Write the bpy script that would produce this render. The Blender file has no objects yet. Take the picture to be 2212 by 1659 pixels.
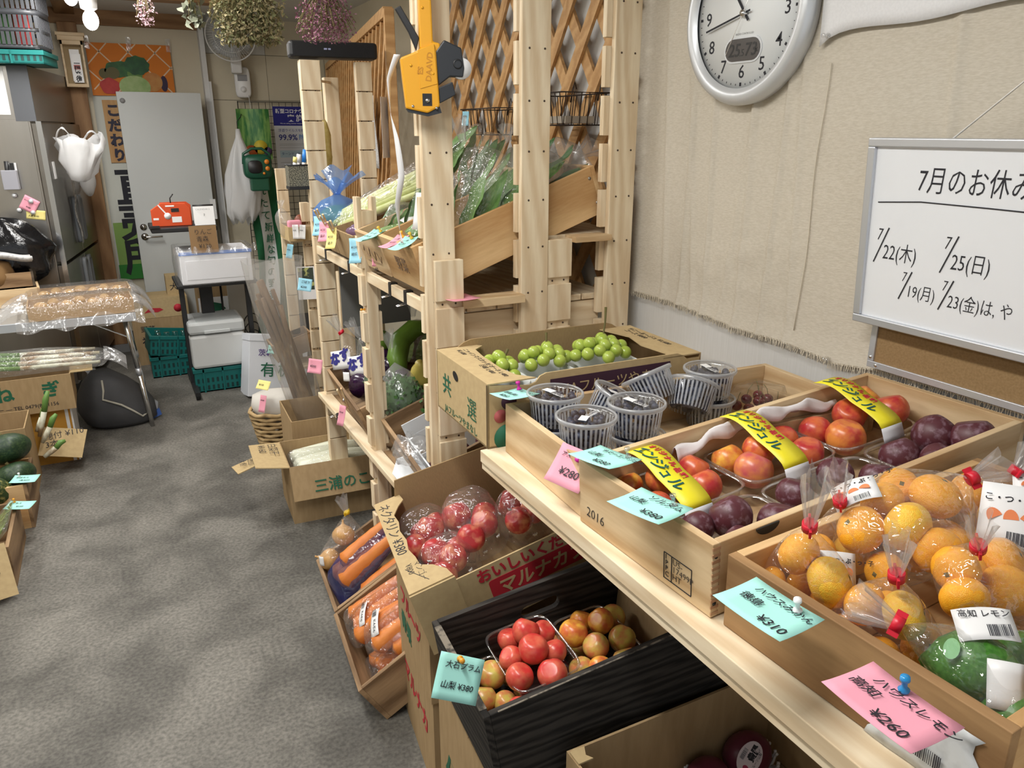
import bpy, math, random
from mathutils import Vector as V, Matrix as M, Euler, noise as NZ
from math import sin, cos, pi, radians as rad
random.seed(11)
SC = bpy.context.scene
COL = SC.collection
# ---------------------------------------------------------------- camera, world, lights, exposure
cam = bpy.data.cameras.new('camera'); cam.sensor_width = 36; cam.lens = 1660/2212*36; cam.clip_start = .05
camo = bpy.data.objects.new('camera', cam); COL.objects.link(camo)
camo.location = (0, 0, 1.65); camo.rotation_euler = (rad(90-18.27), 0, rad(-27.1))
SC.camera = camo
SC.view_settings.view_transform = 'Standard'; SC.view_settings.look = 'None'
SC.view_settings.exposure = 0.56; SC.view_settings.gamma = 1; SC.view_settings.use_curve_mapping = False
SC.cycles.transparent_max_bounces = 24
SC.cycles.max_bounces = 8
wd = bpy.data.worlds.new('world'); SC.world = wd; wd.use_nodes = True
bg = wd.node_tree.nodes['Background']; bg.inputs[0].default_value = (.90, .95, 1, 1); bg.inputs[1].default_value = .52
def lamp(kind, loc, energy, color=(1, .96, .9), size=.3, size_y=None, rot=(0, 0, 0)):
    l = bpy.data.lights.new('lamp_light', kind); l.energy = energy; l.color = color
    if kind == 'AREA':
        l.shape = 'RECTANGLE'; l.size = size; l.size_y = size_y or size
    else: l.shadow_soft_size = size
    o = bpy.data.objects.new('lamp_light', l); COL.objects.link(o); o.location = loc; o.rotation_euler = rot
    return o
# ceiling tube lights of the shop (fixtures are built further down)
TUBES = [(.05, 1.0), (.05, 2.9), (-.15, 4.7), (-1.5, 2.0), (-1.5, 4.2)]
for i, (x, y) in enumerate(TUBES):
    lamp('AREA', (x, y, 2.37), 18 if i < 3 else 13, (1, .985, .955), .16, 1.15)
# ---------------------------------------------------------------- materials
MT = {}
def nodes(name):
    m = bpy.data.materials.new(name); m.use_nodes = True
    nt = m.node_tree; p = nt.nodes['Principled BSDF']; MT[name] = m
    return m, nt, p
def lnk(nt, a, b): nt.links.new(a, b)
def c4(c): return (c[0], c[1], c[2], 1)
def srgb(h):
    r = [int(h[i:i+2], 16)/255 for i in (0, 2, 4)]
    return tuple(x/12.92 if x <= .04045 else ((x+.055)/1.055)**2.4 for x in r)
def noisecol(nt, p, c, c2, sc, st, lo, hi, bump, bdist=.002, detail=5, rand=0):
    tc = nt.nodes.new('ShaderNodeTexCoord'); mp = nt.nodes.new('ShaderNodeMapping'); mp.inputs['Scale'].default_value = st
    lnk(nt, tc.outputs['Object'], mp.inputs[0])
    n = nt.nodes.new('ShaderNodeTexNoise'); n.inputs['Scale'].default_value = sc; n.inputs['Detail'].default_value = detail
    if rand:
        oi = nt.nodes.new('ShaderNodeObjectInfo'); ad = nt.nodes.new('ShaderNodeVectorMath'); ad.operation = 'ADD'
        mu = nt.nodes.new('ShaderNodeMath'); mu.operation = 'MULTIPLY'; mu.inputs[1].default_value = 37
        lnk(nt, oi.outputs['Random'], mu.inputs[0]); lnk(nt, mp.outputs[0], ad.inputs[0]); lnk(nt, mu.outputs[0], ad.inputs[1]); lnk(nt, ad.outputs[0], n.inputs[0])
    else: lnk(nt, mp.outputs[0], n.inputs[0])
    r = nt.nodes.new('ShaderNodeValToRGB'); e = r.color_ramp.elements
    e[0].position = lo; e[0].color = c4(c); e[1].position = hi; e[1].color = c4(c2)
    lnk(nt, n.outputs[0], r.inputs[0]); lnk(nt, r.outputs[0], p.inputs['Base Color'])
    if bump:
        b = nt.nodes.new('ShaderNodeBump'); b.inputs['Strength'].default_value = bump; b.inputs['Distance'].default_value = bdist
        lnk(nt, n.outputs[0], b.inputs['Height']); lnk(nt, b.outputs[0], p.inputs['Normal'])
    return n, r
def mat(name, c, r=.6, metal=0, c2=None, sc=20, st=(1, 1, 1), lo=.35, hi=.65, bump=0, bdist=.002, spec=.5, coat=0, sub=0, rand=0, detail=5, emit=0):
    if name in MT: return MT[name]
    m, nt, p = nodes(name)
    p.inputs['Base Color'].default_value = c4(c); p.inputs['Roughness'].default_value = r; p.inputs['Metallic'].default_value = metal
    p.inputs['Specular IOR Level'].default_value = spec; p.inputs['Coat Weight'].default_value = coat
    if sub: p.inputs['Subsurface Weight'].default_value = sub; p.inputs['Subsurface Radius'].default_value = (.01, .006, .003)
    if emit: p.inputs['Emission Color'].default_value = c4(c); p.inputs['Emission Strength'].default_value = emit
    if c2 or bump: noisecol(nt, p, c, c2 or c, sc, st, lo, hi, bump, bdist, detail, rand)
    m.diffuse_color = c4(c)
    return m
def wood(name, c1, c2, axis=1, sc=9, rough=.6, dark=None, bump=.15):
    if name in MT: return MT[name]
    m, nt, p = nodes(name); p.inputs['Roughness'].default_value = rough; p.inputs['Specular IOR Level'].default_value = .3
    tc = nt.nodes.new('ShaderNodeTexCoord'); mp = nt.nodes.new('ShaderNodeMapping')
    s = [1, 1, 1]; s[axis] = .12; mp.inputs['Scale'].default_value = s
    oi = nt.nodes.new('ShaderNodeObjectInfo'); mu = nt.nodes.new('ShaderNodeMath'); mu.operation = 'MULTIPLY'; mu.inputs[1].default_value = 9
    lnk(nt, oi.outputs['Random'], mu.inputs[0])
    ad = nt.nodes.new('ShaderNodeVectorMath'); ad.operation = 'ADD'
    lnk(nt, tc.outputs['Object'], ad.inputs[0]); lnk(nt, mu.outputs[0], ad.inputs[1]); lnk(nt, ad.outputs[0], mp.inputs[0])
    w = nt.nodes.new('ShaderNodeTexWave'); w.wave_type = 'BANDS'; w.bands_direction = 'DIAGONAL'
    w.inputs['Scale'].default_value = sc; w.inputs['Distortion'].default_value = 7; w.inputs['Detail'].default_value = 3; w.inputs['Detail Scale'].default_value = 1.2
    lnk(nt, mp.outputs[0], w.inputs[0])
    n = nt.nodes.new('ShaderNodeTexNoise'); n.inputs['Scale'].default_value = 160; n.inputs['Detail'].default_value = 4
    lnk(nt, mp.outputs[0], n.inputs[0])
    mx = nt.nodes.new('ShaderNodeMath'); mx.operation = 'MULTIPLY_ADD'; mx.inputs[1].default_value = .55
    lnk(nt, w.outputs['Fac'], mx.inputs[0]); 
    m2 = nt.nodes.new('ShaderNodeMath'); m2.operation = 'MULTIPLY'; m2.inputs[1].default_value = .45
    lnk(nt, n.outputs[0], m2.inputs[0]); lnk(nt, m2.outputs[0], mx.inputs[2])
    r = nt.nodes.new('ShaderNodeValToRGB'); e = r.color_ramp.elements
    e[0].position = .2; e[0].color = c4(c1); e[1].position = .85; e[1].color = c4(c2)
    lnk(nt, mx.outputs[0], r.inputs[0]); lnk(nt, r.outputs[0], p.inputs['Base Color'])
    b = nt.nodes.new('ShaderNodeBump'); b.inputs['Strength'].default_value = bump; b.inputs['Distance'].default_value = .001
    lnk(nt, mx.outputs[0], b.inputs['Height']); lnk(nt, b.outputs[0], p.inputs['Normal'])
    m.diffuse_color = c4(c1)
    return m
def film(name, tint=(1, 1, 1), base=.035, rough=.08, bump=.6, sc=28, haze=0, hazecol=(.9, .9, .9), bdist=.01, st=(1, 1, 1)):
    """thin clear plastic: see-through with crinkled gloss"""
    if name in MT: return MT[name]
    m = bpy.data.materials.new(name); m.use_nodes = True; MT[name] = m; nt = m.node_tree
    nt.nodes.clear()
    out = nt.nodes.new('ShaderNodeOutputMaterial'); t = nt.nodes.new('ShaderNodeBsdfTransparent'); t.inputs[0].default_value = c4(tint)
    g = nt.nodes.new('ShaderNodeBsdfGlossy'); g.inputs['Roughness'].default_value = rough
    fr = nt.nodes.new('ShaderNodeLayerWeight'); fr.inputs[0].default_value = .5      # thin sheet: same gloss from both sides
    pw = nt.nodes.new('ShaderNodeMath'); pw.operation = 'POWER'; pw.inputs[1].default_value = 4; lnk(nt, fr.outputs['Facing'], pw.inputs[0])
    ad = nt.nodes.new('ShaderNodeMath'); ad.operation = 'MULTIPLY_ADD'; ad.inputs[1].default_value = .55; ad.inputs[2].default_value = base+.02; ad.use_clamp = True
    mx = nt.nodes.new('ShaderNodeMixShader'); lnk(nt, pw.outputs[0], ad.inputs[0]); lnk(nt, ad.outputs[0], mx.inputs[0])
    if bump:
        tc = nt.nodes.new('ShaderNodeTexCoord'); mp = nt.nodes.new('ShaderNodeMapping'); mp.inputs['Scale'].default_value = st
        n = nt.nodes.new('ShaderNodeTexNoise'); n.inputs['Scale'].default_value = sc; n.inputs['Detail'].default_value = 2; n.inputs['Distortion'].default_value = .6
        lnk(nt, tc.outputs['Object'], mp.inputs[0]); lnk(nt, mp.outputs[0], n.inputs[0])
        b = nt.nodes.new('ShaderNodeBump'); b.inputs['Strength'].default_value = bump; b.inputs['Distance'].default_value = bdist
        lnk(nt, n.outputs[0], b.inputs['Height']); lnk(nt, b.outputs[0], g.inputs['Normal'])
    lnk(nt, t.outputs[0], mx.inputs[1]); lnk(nt, g.outputs[0], mx.inputs[2]); last = mx
    if haze:
        d = nt.nodes.new('ShaderNodeBsdfTranslucent'); d.inputs[0].default_value = c4(hazecol)
        d2 = nt.nodes.new('ShaderNodeBsdfDiffuse'); d2.inputs[0].default_value = c4(hazecol)
        m3 = nt.nodes.new('ShaderNodeMixShader'); m3.inputs[0].default_value = .5; lnk(nt, d.outputs[0], m3.inputs[1]); lnk(nt, d2.outputs[0], m3.inputs[2])
        m2 = nt.nodes.new('ShaderNodeMixShader'); m2.inputs[0].default_value = haze
        lnk(nt, mx.outputs[0], m2.inputs[1]); lnk(nt, m3.outputs[0], m2.inputs[2]); last = m2
    lnk(nt, last.outputs[0], out.inputs[0])
    return m
# ---------------------------------------------------------------- mesh building
class B:
    def __init__(s): s.v = []; s.f = []; s.sm = []; s.mi = {}
    def add(s, vs, fs, sm=False):
        n = len(s.v); s.v += [tuple(v) for v in vs]; s.f += [tuple(i+n for i in f) for f in fs]; s.sm += [sm]*len(fs); return s
    def bx(s, x0, x1, y0, y1, z0, z1, T=None):
        vs = [V((x, y, z)) for z in (z0, z1) for y in (y0, y1) for x in (x0, x1)]
        if T: vs = [T @ v for v in vs]
        return s.add(vs, [(0, 2, 3, 1), (4, 5, 7, 6), (0, 1, 5, 4), (2, 6, 7, 3), (0, 4, 6, 2), (1, 3, 7, 5)])
    def box(s, c, d, T=None):
        m = M.Translation(c) @ (T or M.Identity(4)); return s.bx(-d[0]/2, d[0]/2, -d[1]/2, d[1]/2, -d[2]/2, d[2]/2, m)
    def bar(s, p, q, w, t, up=(0, 0, 1)):
        p, q = V(p), V(q); a = (q-p); L = a.length; a.normalize(); u = V(up); b = u.cross(a)
        if b.length < 1e-5: b = V((1, 0, 0)).cross(a)
        b.normalize(); n = a.cross(b)
        T = M((( a.x, b.x, n.x, p.x), (a.y, b.y, n.y, p.y), (a.z, b.z, n.z, p.z), (0, 0, 0, 1)))
        return s.bx(0, L, -w/2, w/2, -t/2, t/2, T)
    def tube(s, pts, r, n=6, closed=False, cap=True, sm=True):
        pts = [V(p) for p in pts]; N = len(pts); vs = []; fs = []
        prev = None
        for i, p in enumerate(pts):
            a = (pts[(i+1) % N] if closed or i < N-1 else p) - (pts[i-1] if closed or i > 0 else p)
            if a.length < 1e-9: a = V((0, 0, 1))
            a.normalize()
            if prev is None:
                b = a.cross(V((0, 0, 1)));  b = b if b.length > 1e-3 else a.cross(V((1, 0, 0)))
            else: b = prev - a*prev.dot(a)
            b.normalize(); prev = b; c = a.cross(b); rr = r[i] if isinstance(r, (list, tuple)) else r
            vs += [p + (b*cos(2*pi*k/n) + c*sin(2*pi*k/n))*rr for k in range(n)]
        for i in range(N if closed else N-1):
            j = (i+1) % N
            fs += [(i*n+k, i*n+(k+1) % n, j*n+(k+1) % n, j*n+k) for k in range(n)]
        if cap and not closed: fs += [tuple(range(n))[::-1], tuple((N-1)*n+k for k in range(n))]
        return s.add(vs, fs, sm)
    def cyl(s, p, q, r, r2=None, n=14, cap=True, sm=True): return s.tube([p, q], [r, r if r2 is None else r2], n, cap=cap, sm=sm)
    def lathe(s, prof, n=20, T=None, fn=None, sm=True, caps=True):
        vs = []; fs = []
        for (r, z) in prof:
            for k in range(n):
                a = 2*pi*k/n; p = V((r*cos(a), r*sin(a), z))
                if fn: p = fn(p, a, r, z)
                vs.append(T @ p if T else p)
        for i in range(len(prof)-1): fs += [(i*n+k, i*n+(k+1) % n, (i+1)*n+(k+1) % n, (i+1)*n+k) for k in range(n)]
        if caps: fs += [tuple(range(n))[::-1], tuple((len(prof)-1)*n+k for k in range(n))]
        return s.add(vs, fs, sm)
    def ball(s, c, r, nu=16, nv=10, T=None, fn=None):
        if not isinstance(r, (tuple, list)): r = (r, r, r)
        prof = [(max(sin(pi*i/nv), .004), -cos(pi*i/nv)) for i in range(nv+1)]
        T2 = M.Translation(c) @ (T or M.Identity(4)) @ M.Diagonal((r[0], r[1], r[2], 1))
        return s.lathe(prof, nu, T2, fn)
    def sheet(s, fn, nu, nv, sm=True):
        vs = [V(fn(i/nu, j/nv)) for j in range(nv+1) for i in range(nu+1)]
        return s.add(vs, [(j*(nu+1)+i, j*(nu+1)+i+1, (j+1)*(nu+1)+i+1, (j+1)*(nu+1)+i) for j in range(nv) for i in range(nu)], sm)
    def slab(s, poly, z0, z1, T=None, sm=False):
        n = len(poly); vs = [V((x, y, z0)) for x, y in poly]+[V((x, y, z1)) for x, y in poly]
        if T: vs = [T @ v for v in vs]
        return s.add(vs, [tuple(range(n))[::-1], tuple(range(n, 2*n))]+[(i, (i+1) % n, n+(i+1) % n, n+i) for i in range(n)], sm)
    def se(s, rings, n=32, p=5, T=None, sm=True, caps=(0, 0)):
        vs = []; fs = []
        for (a, b, z) in rings:
            for k in range(n):
                t = 2*pi*k/n; cx, sx = cos(t), sin(t)
                q = V((a*math.copysign(abs(cx)**(2/p), cx), b*math.copysign(abs(sx)**(2/p), sx), z)); vs.append(T @ q if T else q)
        for i in range(len(rings)-1): fs += [(i*n+k, i*n+(k+1) % n, (i+1)*n+(k+1) % n, (i+1)*n+k) for k in range(n)]
        if caps[0]: fs.append(tuple(range(n))[::-1])
        if caps[1]: fs.append(tuple((len(rings)-1)*n+k for k in range(n)))
        return s.add(vs, fs, sm)
    def mesh(s, name):
        me = bpy.data.meshes.new(name); me.from_pydata(s.v, [], s.f); me.polygons.foreach_set('use_smooth', s.sm); 
        for i, k in s.mi.items(): me.polygons[i].material_index = k
        me.update(); return me
def Fr(P=(0, 0, 0), yaw=0, tilt=0, roll=0):
    return M.Translation(P) @ M.Rotation(rad(yaw), 4, 'Z') @ M.Rotation(-rad(tilt), 4, 'Y') @ M.Rotation(rad(roll), 4, 'X')
def EU(loc, e): return M.Translation(loc) @ Euler(e, 'XYZ').to_matrix().to_4x4()
def tag(o, label=None, cat=None, group=None, kind=None):
    if label: o['label'] = label
    if cat: o['category'] = cat
    if group: o['group'] = group
    if kind: o['kind'] = kind
    return o
def T(name, label, cat, T0=None, group=None):
    o = bpy.data.objects.new(name, None); COL.objects.link(o); o.empty_display_size = .05
    if T0 is not None: o.matrix_world = T0 if isinstance(T0, M) else M.Translation(T0)
    return tag(o, label, cat, group)
def P(par, name, b, m, bev=0, thick=0, kind=None, label=None, T0=None, sub=0):
    me = b if isinstance(b, bpy.types.Mesh) else b.mesh(name)
    if not me.materials:
        for q in (m if isinstance(m, (list, tuple)) else [m]): me.materials.append(q)
    o = bpy.data.objects.new(name, me); COL.objects.link(o); o.parent = par
    if T0 is not None: o.matrix_local = T0
    if bev:
        d = o.modifiers.new('bevel', 'BEVEL'); d.width = bev; d.segments = 2; d.limit_method = 'ANGLE'
    if thick:
        d = o.modifiers.new('solidify', 'SOLIDIFY'); d.thickness = thick; d.offset = 0
    if sub:
        d = o.modifiers.new('subsurf', 'SUBSURF'); d.levels = sub; d.render_levels = sub
    return tag(o, label, kind=kind)
def O(name, label, cat, b, m, T0=None, group=None, **k):
    o = P(None, name, b, m, **k); tag(o, label, cat, group)
    if T0 is not None: o.matrix_world = T0 if isinstance(T0, M) else M.Translation(T0)
    return o
def ST(name, b, m, par=None, **k):
    o = P(par, name, b, m, **k)
    if par is None: o['kind'] = 'structure'
    return o
def dup(root, T0, label=None, group=None):
    r = root.copy(); COL.objects.link(r); r.matrix_world = T0
    if label: r['label'] = label
    if group: r['group'] = group
    for ch in root.children:
        c = ch.copy(); COL.objects.link(c); c.parent = r; c.matrix_parent_inverse = ch.matrix_parent_inverse; c.matrix_local = ch.matrix_local
        for g in ch.children:
            d = g.copy(); COL.objects.link(d); d.parent = c; d.matrix_local = g.matrix_local
    return r
# lettering: filled outlines from the built-in font, as thin meshes
TS = bpy.data.scenes.new('lettering'); TXC = {}
def txmesh(s, size, shear=0, off=0, ext=.0002, align='LEFT', sp=1, lsp=1):
    k = (s, size, shear, off, ext, align, sp, lsp)
    if k not in TXC:
        cu = bpy.data.curves.new('lettering', 'FONT'); cu.body = s; cu.size = size; cu.shear = shear; cu.offset = off; cu.extrude = ext
        cu.align_x = align; cu.space_character = sp; cu.space_line = lsp; cu.resolution_u = 2
        o = bpy.data.objects.new('lettering', cu); TS.collection.objects.link(o)
        with bpy.context.temp_override(scene=TS, view_layer=TS.view_layers[0]):
            dg = bpy.context.evaluated_depsgraph_get(); dg.update()
        me = bpy.data.meshes.new_from_object(o.evaluated_get(dg)); bpy.data.objects.remove(o); bpy.data.curves.remove(cu)
        me.name = 'lettering'; me.materials.clear(); TXC[k] = me
    return TXC[k].copy()
def text(par, s, size, T0, m, name='lettering', **k):
    return P(par, name, txmesh(s, size, **k), m, T0=T0)
def onface(x, y, z, n='-y', rot=0):
    """frame lying on a face with normal n: local x reads left to right, local y up"""
    R = {'-y': ((1, 0, 0), (0, 0, 1)), '-x': ((0, -1, 0), (0, 0, 1)), '+x': ((0, 1, 0), (0, 0, 1)), '+z': ((1, 0, 0), (0, 1, 0)), 'a': ((0, -1, 0), (1, 0, 0))}[n]
    a, b = V(R[0]), V(R[1]); c = a.cross(b)
    return M(((a.x, b.x, c.x, x), (a.y, b.y, c.y, y), (a.z, b.z, c.z, z), (0, 0, 0, 1))) @ M.Rotation(rad(rot), 4, 'Z')
# ---------------------------------------------------------------- palette
pine = [wood('pine_'+a, (.65, .50, .32), (.80, .68, .49), i, 14) for i, a in enumerate('xyz')]
ply = [wood('plywood_'+a, (.46, .26, .105), (.70, .48, .245), i, 4) for i, a in enumerate('xyz')]
oldw = [wood('old_wood_'+a, (.17, .10, .05), (.40, .26, .14), i, 7) for i, a in enumerate('xyz')]
cratew = [wood('crate_pine_'+a, (.50, .33, .17), (.70, .53, .32), i, 9) for i, a in enumerate('xyz')]
blackw = [wood('black_wood_'+a, (.010, .0085, .0075), (.046, .040, .034), i, 30, .8, bump=.7) for i, a in enumerate('xyz')]
cedar = wood('cedar', (.43, .235, .09), (.58, .35, .155), 2, 10)
brownw = [wood('brown_beam_'+a, (.20, .105, .045), (.30, .17, .08), i, 8) for i, a in enumerate('xyz')]
card = mat('cardboard', (.35, .24, .125), .85, c2=(.40, .28, .15), sc=60, st=(1, 1, .2), spec=.15)
card2 = mat('cardboard_pale', (.46, .34, .18), .85, c2=(.50, .375, .20), sc=60, spec=.15)
cardin = mat('cardboard_inside', (.30, .205, .105), .9, c2=(.34, .235, .12), sc=80, st=(6, .3, 1), spec=.1)
white = mat('white_plastic', (.80, .80, .80), .4)
offw = mat('off_white', (.66, .66, .65), .55)
black = mat('black_plastic', (.012, .012, .013), .45)
ink = mat('ink', (.012, .012, .018), .7)
inkg = mat('green_ink', (.01, .11, .055), .7)
inkr = mat('red_ink', (.45, .015, .03), .7)
inkp = mat('purple_ink', (.10, .06, .22), .7)
chrome = mat('chrome', (.7, .7, .7), .22, 1)
steel = mat('stainless', (.50, .48, .45), .32, 1, c2=(.42, .40, .37), sc=6, st=(1, 1, .1))
darkm = mat('dark_metal', (.03, .02, .015), .5, .6)
cyan = mat('note_cyan', (.37, .74, .66), .8); pink = mat('note_pink', (.79, .33, .42), .8); yel = mat('note_yellow', (.80, .70, .25), .8); lblue = mat('note_blue', (.30, .60, .74), .8)
red = mat('red_tape', (.60, .01, .03), .4)
teal = mat('teal_plastic', (.004, .13, .12), .4)
fclear = film('clear_film', base=.085, rough=.07, bump=1, sc=46, bdist=.014, haze=.05, hazecol=(.95, .95, .95))
fsmooth = film('clear_tray', base=.08, rough=.05, bump=.15, sc=40, tint=(.97, .97, .97))
fwhite = film('milky_bag', base=.08, rough=.3, haze=.75, hazecol=(.88, .88, .88), sc=22)
fhaze = film('hazy_bag', base=.07, rough=.18, haze=.16, hazecol=(.85, .85, .85), sc=26)
fblue = film('blue_bag', tint=(.62, .76, .98), base=.08, rough=.15, haze=.34, hazecol=(.20, .42, .95), sc=24)
# ================================================================ SETTING
def floor_mat():
    m, nt, p = nodes('concrete_floor'); p.inputs['Roughness'].default_value = .62; p.inputs['Specular IOR Level'].default_value = .35
    tc = nt.nodes.new('ShaderNodeTexCoord')
    def noise(sc, det, lo, hi, dist=0, st=(1, 1, 1)):
        mp = nt.nodes.new('ShaderNodeMapping'); mp.inputs['Scale'].default_value = st; lnk(nt, tc.outputs['Object'], mp.inputs[0])
        n = nt.nodes.new('ShaderNodeTexNoise'); n.inputs['Scale'].default_value = sc; n.inputs['Detail'].default_value = det; n.inputs['Distortion'].default_value = dist
        lnk(nt, mp.outputs[0], n.inputs[0]); r = nt.nodes.new('ShaderNodeMapRange'); r.inputs[1].default_value = lo; r.inputs[2].default_value = hi
        lnk(nt, n.outputs[0], r.inputs[0]); return r.outputs[0], n.outputs[0]
    a, _ = noise(.9, 5, .35, .66, .5, (1, .7, 1)); b, bf = noise(85, 10, .34, .66); d, _ = noise(3.6, 15, .38, .64, .4)
    def mix(c1, c2, fac):
        x = nt.nodes.new('ShaderNodeMix'); x.data_type = 'RGBA'
        for s, c in ((6, c1), (7, c2)):
            if isinstance(c, tuple): x.inputs[s].default_value = c4(c)
            else: lnk(nt, c, x.inputs[s])
        lnk(nt, fac, x.inputs[0]); return x.outputs[2]
    c1 = mix((.055, .051, .044), (.21, .197, .172), a); c2 = mix((.080, .075, .065), (.28, .265, .232), d)
    x = nt.nodes.new('ShaderNodeMix'); x.data_type = 'RGBA'; x.inputs[0].default_value = .5; lnk(nt, c1, x.inputs[6]); lnk(nt, c2, x.inputs[7])
    c3 = mix((.48, .48, .48), (1.18, 1.18, 1.18), b)
    y = nt.nodes.new('ShaderNodeMix'); y.data_type = 'RGBA'; y.blend_type = 'MULTIPLY'; y.inputs[0].default_value = .75; lnk(nt, x.outputs[2], y.inputs[6]); lnk(nt, c3, y.inputs[7])
    lnk(nt, y.outputs[2], p.inputs['Base Color'])
    bu = nt.nodes.new('ShaderNodeBump'); bu.inputs['Strength'].default_value = .5; bu.inputs['Distance'].default_value = .002
    lnk(nt, bf, bu.inputs['Height']); lnk(nt, bu.outputs[0], p.inputs['Normal'])
    return m
ST('floor', B().bx(-2.7, 1.8, -1.6, 6.85, -.1, 0), floor_mat())
cream = mat('cream_panel', (.56, .50, .37), .6, c2=(.60, .54, .41), sc=3)
greyp = mat('grey_panel', (.55, .55, .52), .6)
wallp = mat('white_wallpaper', (.60, .60, .585), .7, c2=(.64, .64, .63), sc=120, st=(1, 3, .1), bump=.2, bdist=.001)
ST('wall_right', B().bx(1.42, 1.5, -1.6, 3.55, 0, 2.46).bx(1.42, 1.80, 3.55, 3.6, 0, 2.46).bx(1.72, 1.80, 3.6, 6.85, 0, 2.46), wallp)
ST('trim_7', B().bx(1.712, 1.719, 3.6, 6.69, .13, 2.46).bx(1.43, 1.71, 3.598, 3.606, .13, 2.46), cream)
wb_ = ST('wall_back', B().bx(-2.7, 1.8, 6.7, 6.85, 0, 2.46), mat('seam_dark', (.20, .18, .13), .8))
for x0, x1 in ((-2.6, -.9), (-.9, .775), (.79, 1.25), (1.253, 1.71)):
    for z0, z1 in ((.12, 1.872), (1.876, 2.205), (2.209, 2.46)):
        if x1 < .78 and z0 > .2: continue
        if x1 < .78: z1 = 2.46
        P(wb_, 'panel', B().bx(x0, x1, 6.693, 6.702, z0, z1), cream if not (z0 > 2.2 and x1 > .8 and x1 < 1.3) else greyp)
ST('wall_left', B().bx(-2.7, -2.6, -1.6, 6.85, 0, 2.46), cream)
ceil = mat('ceiling_white', (.62, .62, .60), .8)
ST('ceiling', B().bx(-2.7, 1.8, -1.6, 6.85, 2.46, 2.5), ceil)
ST('trim_1', B().bx(-2.6, .79, 6.66, 6.70, 2.36, 2.46), brownw[0])
ST('trim_2', B().bx(-2.6, 1.0, 5.55, 5.67, 2.40, 2.46), brownw[0])
ST('trim_3', B().bx(-.15, -.03, -1, 6.66, 2.42, 2.46), brownw[1])
ST('trim_4', B().bx(-.15, -.03, 6.56, 6.69, .06, 2.36), brownw[2], bev=.004)
ST('trim_5', B().bx(-.17, -.01, 6.54, 6.70, 0, .06), mat('footing', (.20, .195, .19), .9))
ST('trim_6', B().bx(.765, .80, 6.60, 6.693, 0, 2.46).bx(.80, .815, 6.585, 6.693, .75, 2.0), offw)
ST('baseboard_back', B().bx(-.9, 1.7, 6.64, 6.692, 0, .13), mat('footing_grey', (.16, .155, .15), .9))
# door
dr = T('door_1', 'pale grey flush door standing open in front of the banner', 'door', (.15, 6.42, .05)); dr['kind'] = 'structure'
dm = mat('door_grey', (.50, .52, .51), .5)
P(dr, 'leaf', B().bx(0, .56, 0, .036, 0, 1.86), dm, bev=.002)
hh = P(dr, 'handle', B().cyl((.05, 0, .845), (.05, -.045, .845), .009).tube([(.05, -.045, .845), (.06, -.05, .845), (.17, -.05, .845)], .008, 8).cyl((.05, .0, .845), (.05, -.006, .845), .026).cyl((.05, 0, .915), (.05, -.006, .915), .024).cyl((.05, -.006, .915), (.05, -.012, .915), .012), chrome)
P(dr, 'viewer', B().cyl((.035, 0, 1.80), (.035, -.004, 1.80), .018), mat('grey_rubber', (.25, .25, .25), .6))
P(dr, 'hinge', B().bx(.535, .575, -.012, .0, .95, 1.10), offw)
# ================================================================ LAMPS OF THE ROOM
for i, (x, y) in enumerate(TUBES):
    t = T('ceiling_light', 'long white tube light fixed under the ceiling', 'lamp', (x, y, 2.46), 'tube lights under the ceiling')
    P(t, 'housing', B().bx(-.09, .09, -.6, .6, -.035, 0), white)
    P(t, 'tube', B().cyl((-.05, -.58, -.05), (-.05, .58, -.05), .014).cyl((.05, -.58, -.05), (.05, .58, -.05), .014), mat('tube_glow', (1, .97, .92), .5, emit=6))
t = T('light_bulb', 'lit white bulb in a ceramic socket under the ceiling', 'lamp', (.05, 5.0, 2.46))
P(t, 'socket', B().lathe([(.03, 0), (.03, -.1), (.045, -.14), (.04, -.2), (.022, -.21)], 16), white)
P(t, 'bulb', B().ball((0, 0, -.255), (.038, .038, .05)), mat('bulb_glow', (1, .98, .95), .4, emit=14))
lamp('POINT', (.05, 5.0, 2.13), 3.5, (1, .95, .86), .04)
t = T('light_bulb', 'bulb in a brass socket hanging near the brown beam', 'lamp', (-.03, 5.3, 2.46))
P(t, 'socket', B().lathe([(.02, 0), (.02, -.03), (.03, -.05), (.03, -.08)], 14), mat('brass', (.5, .3, .1), .3, 1))
P(t, 'bulb', B().ball((0, 0, -.115), (.034, .034, .04)), MT['bulb_glow'])
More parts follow.
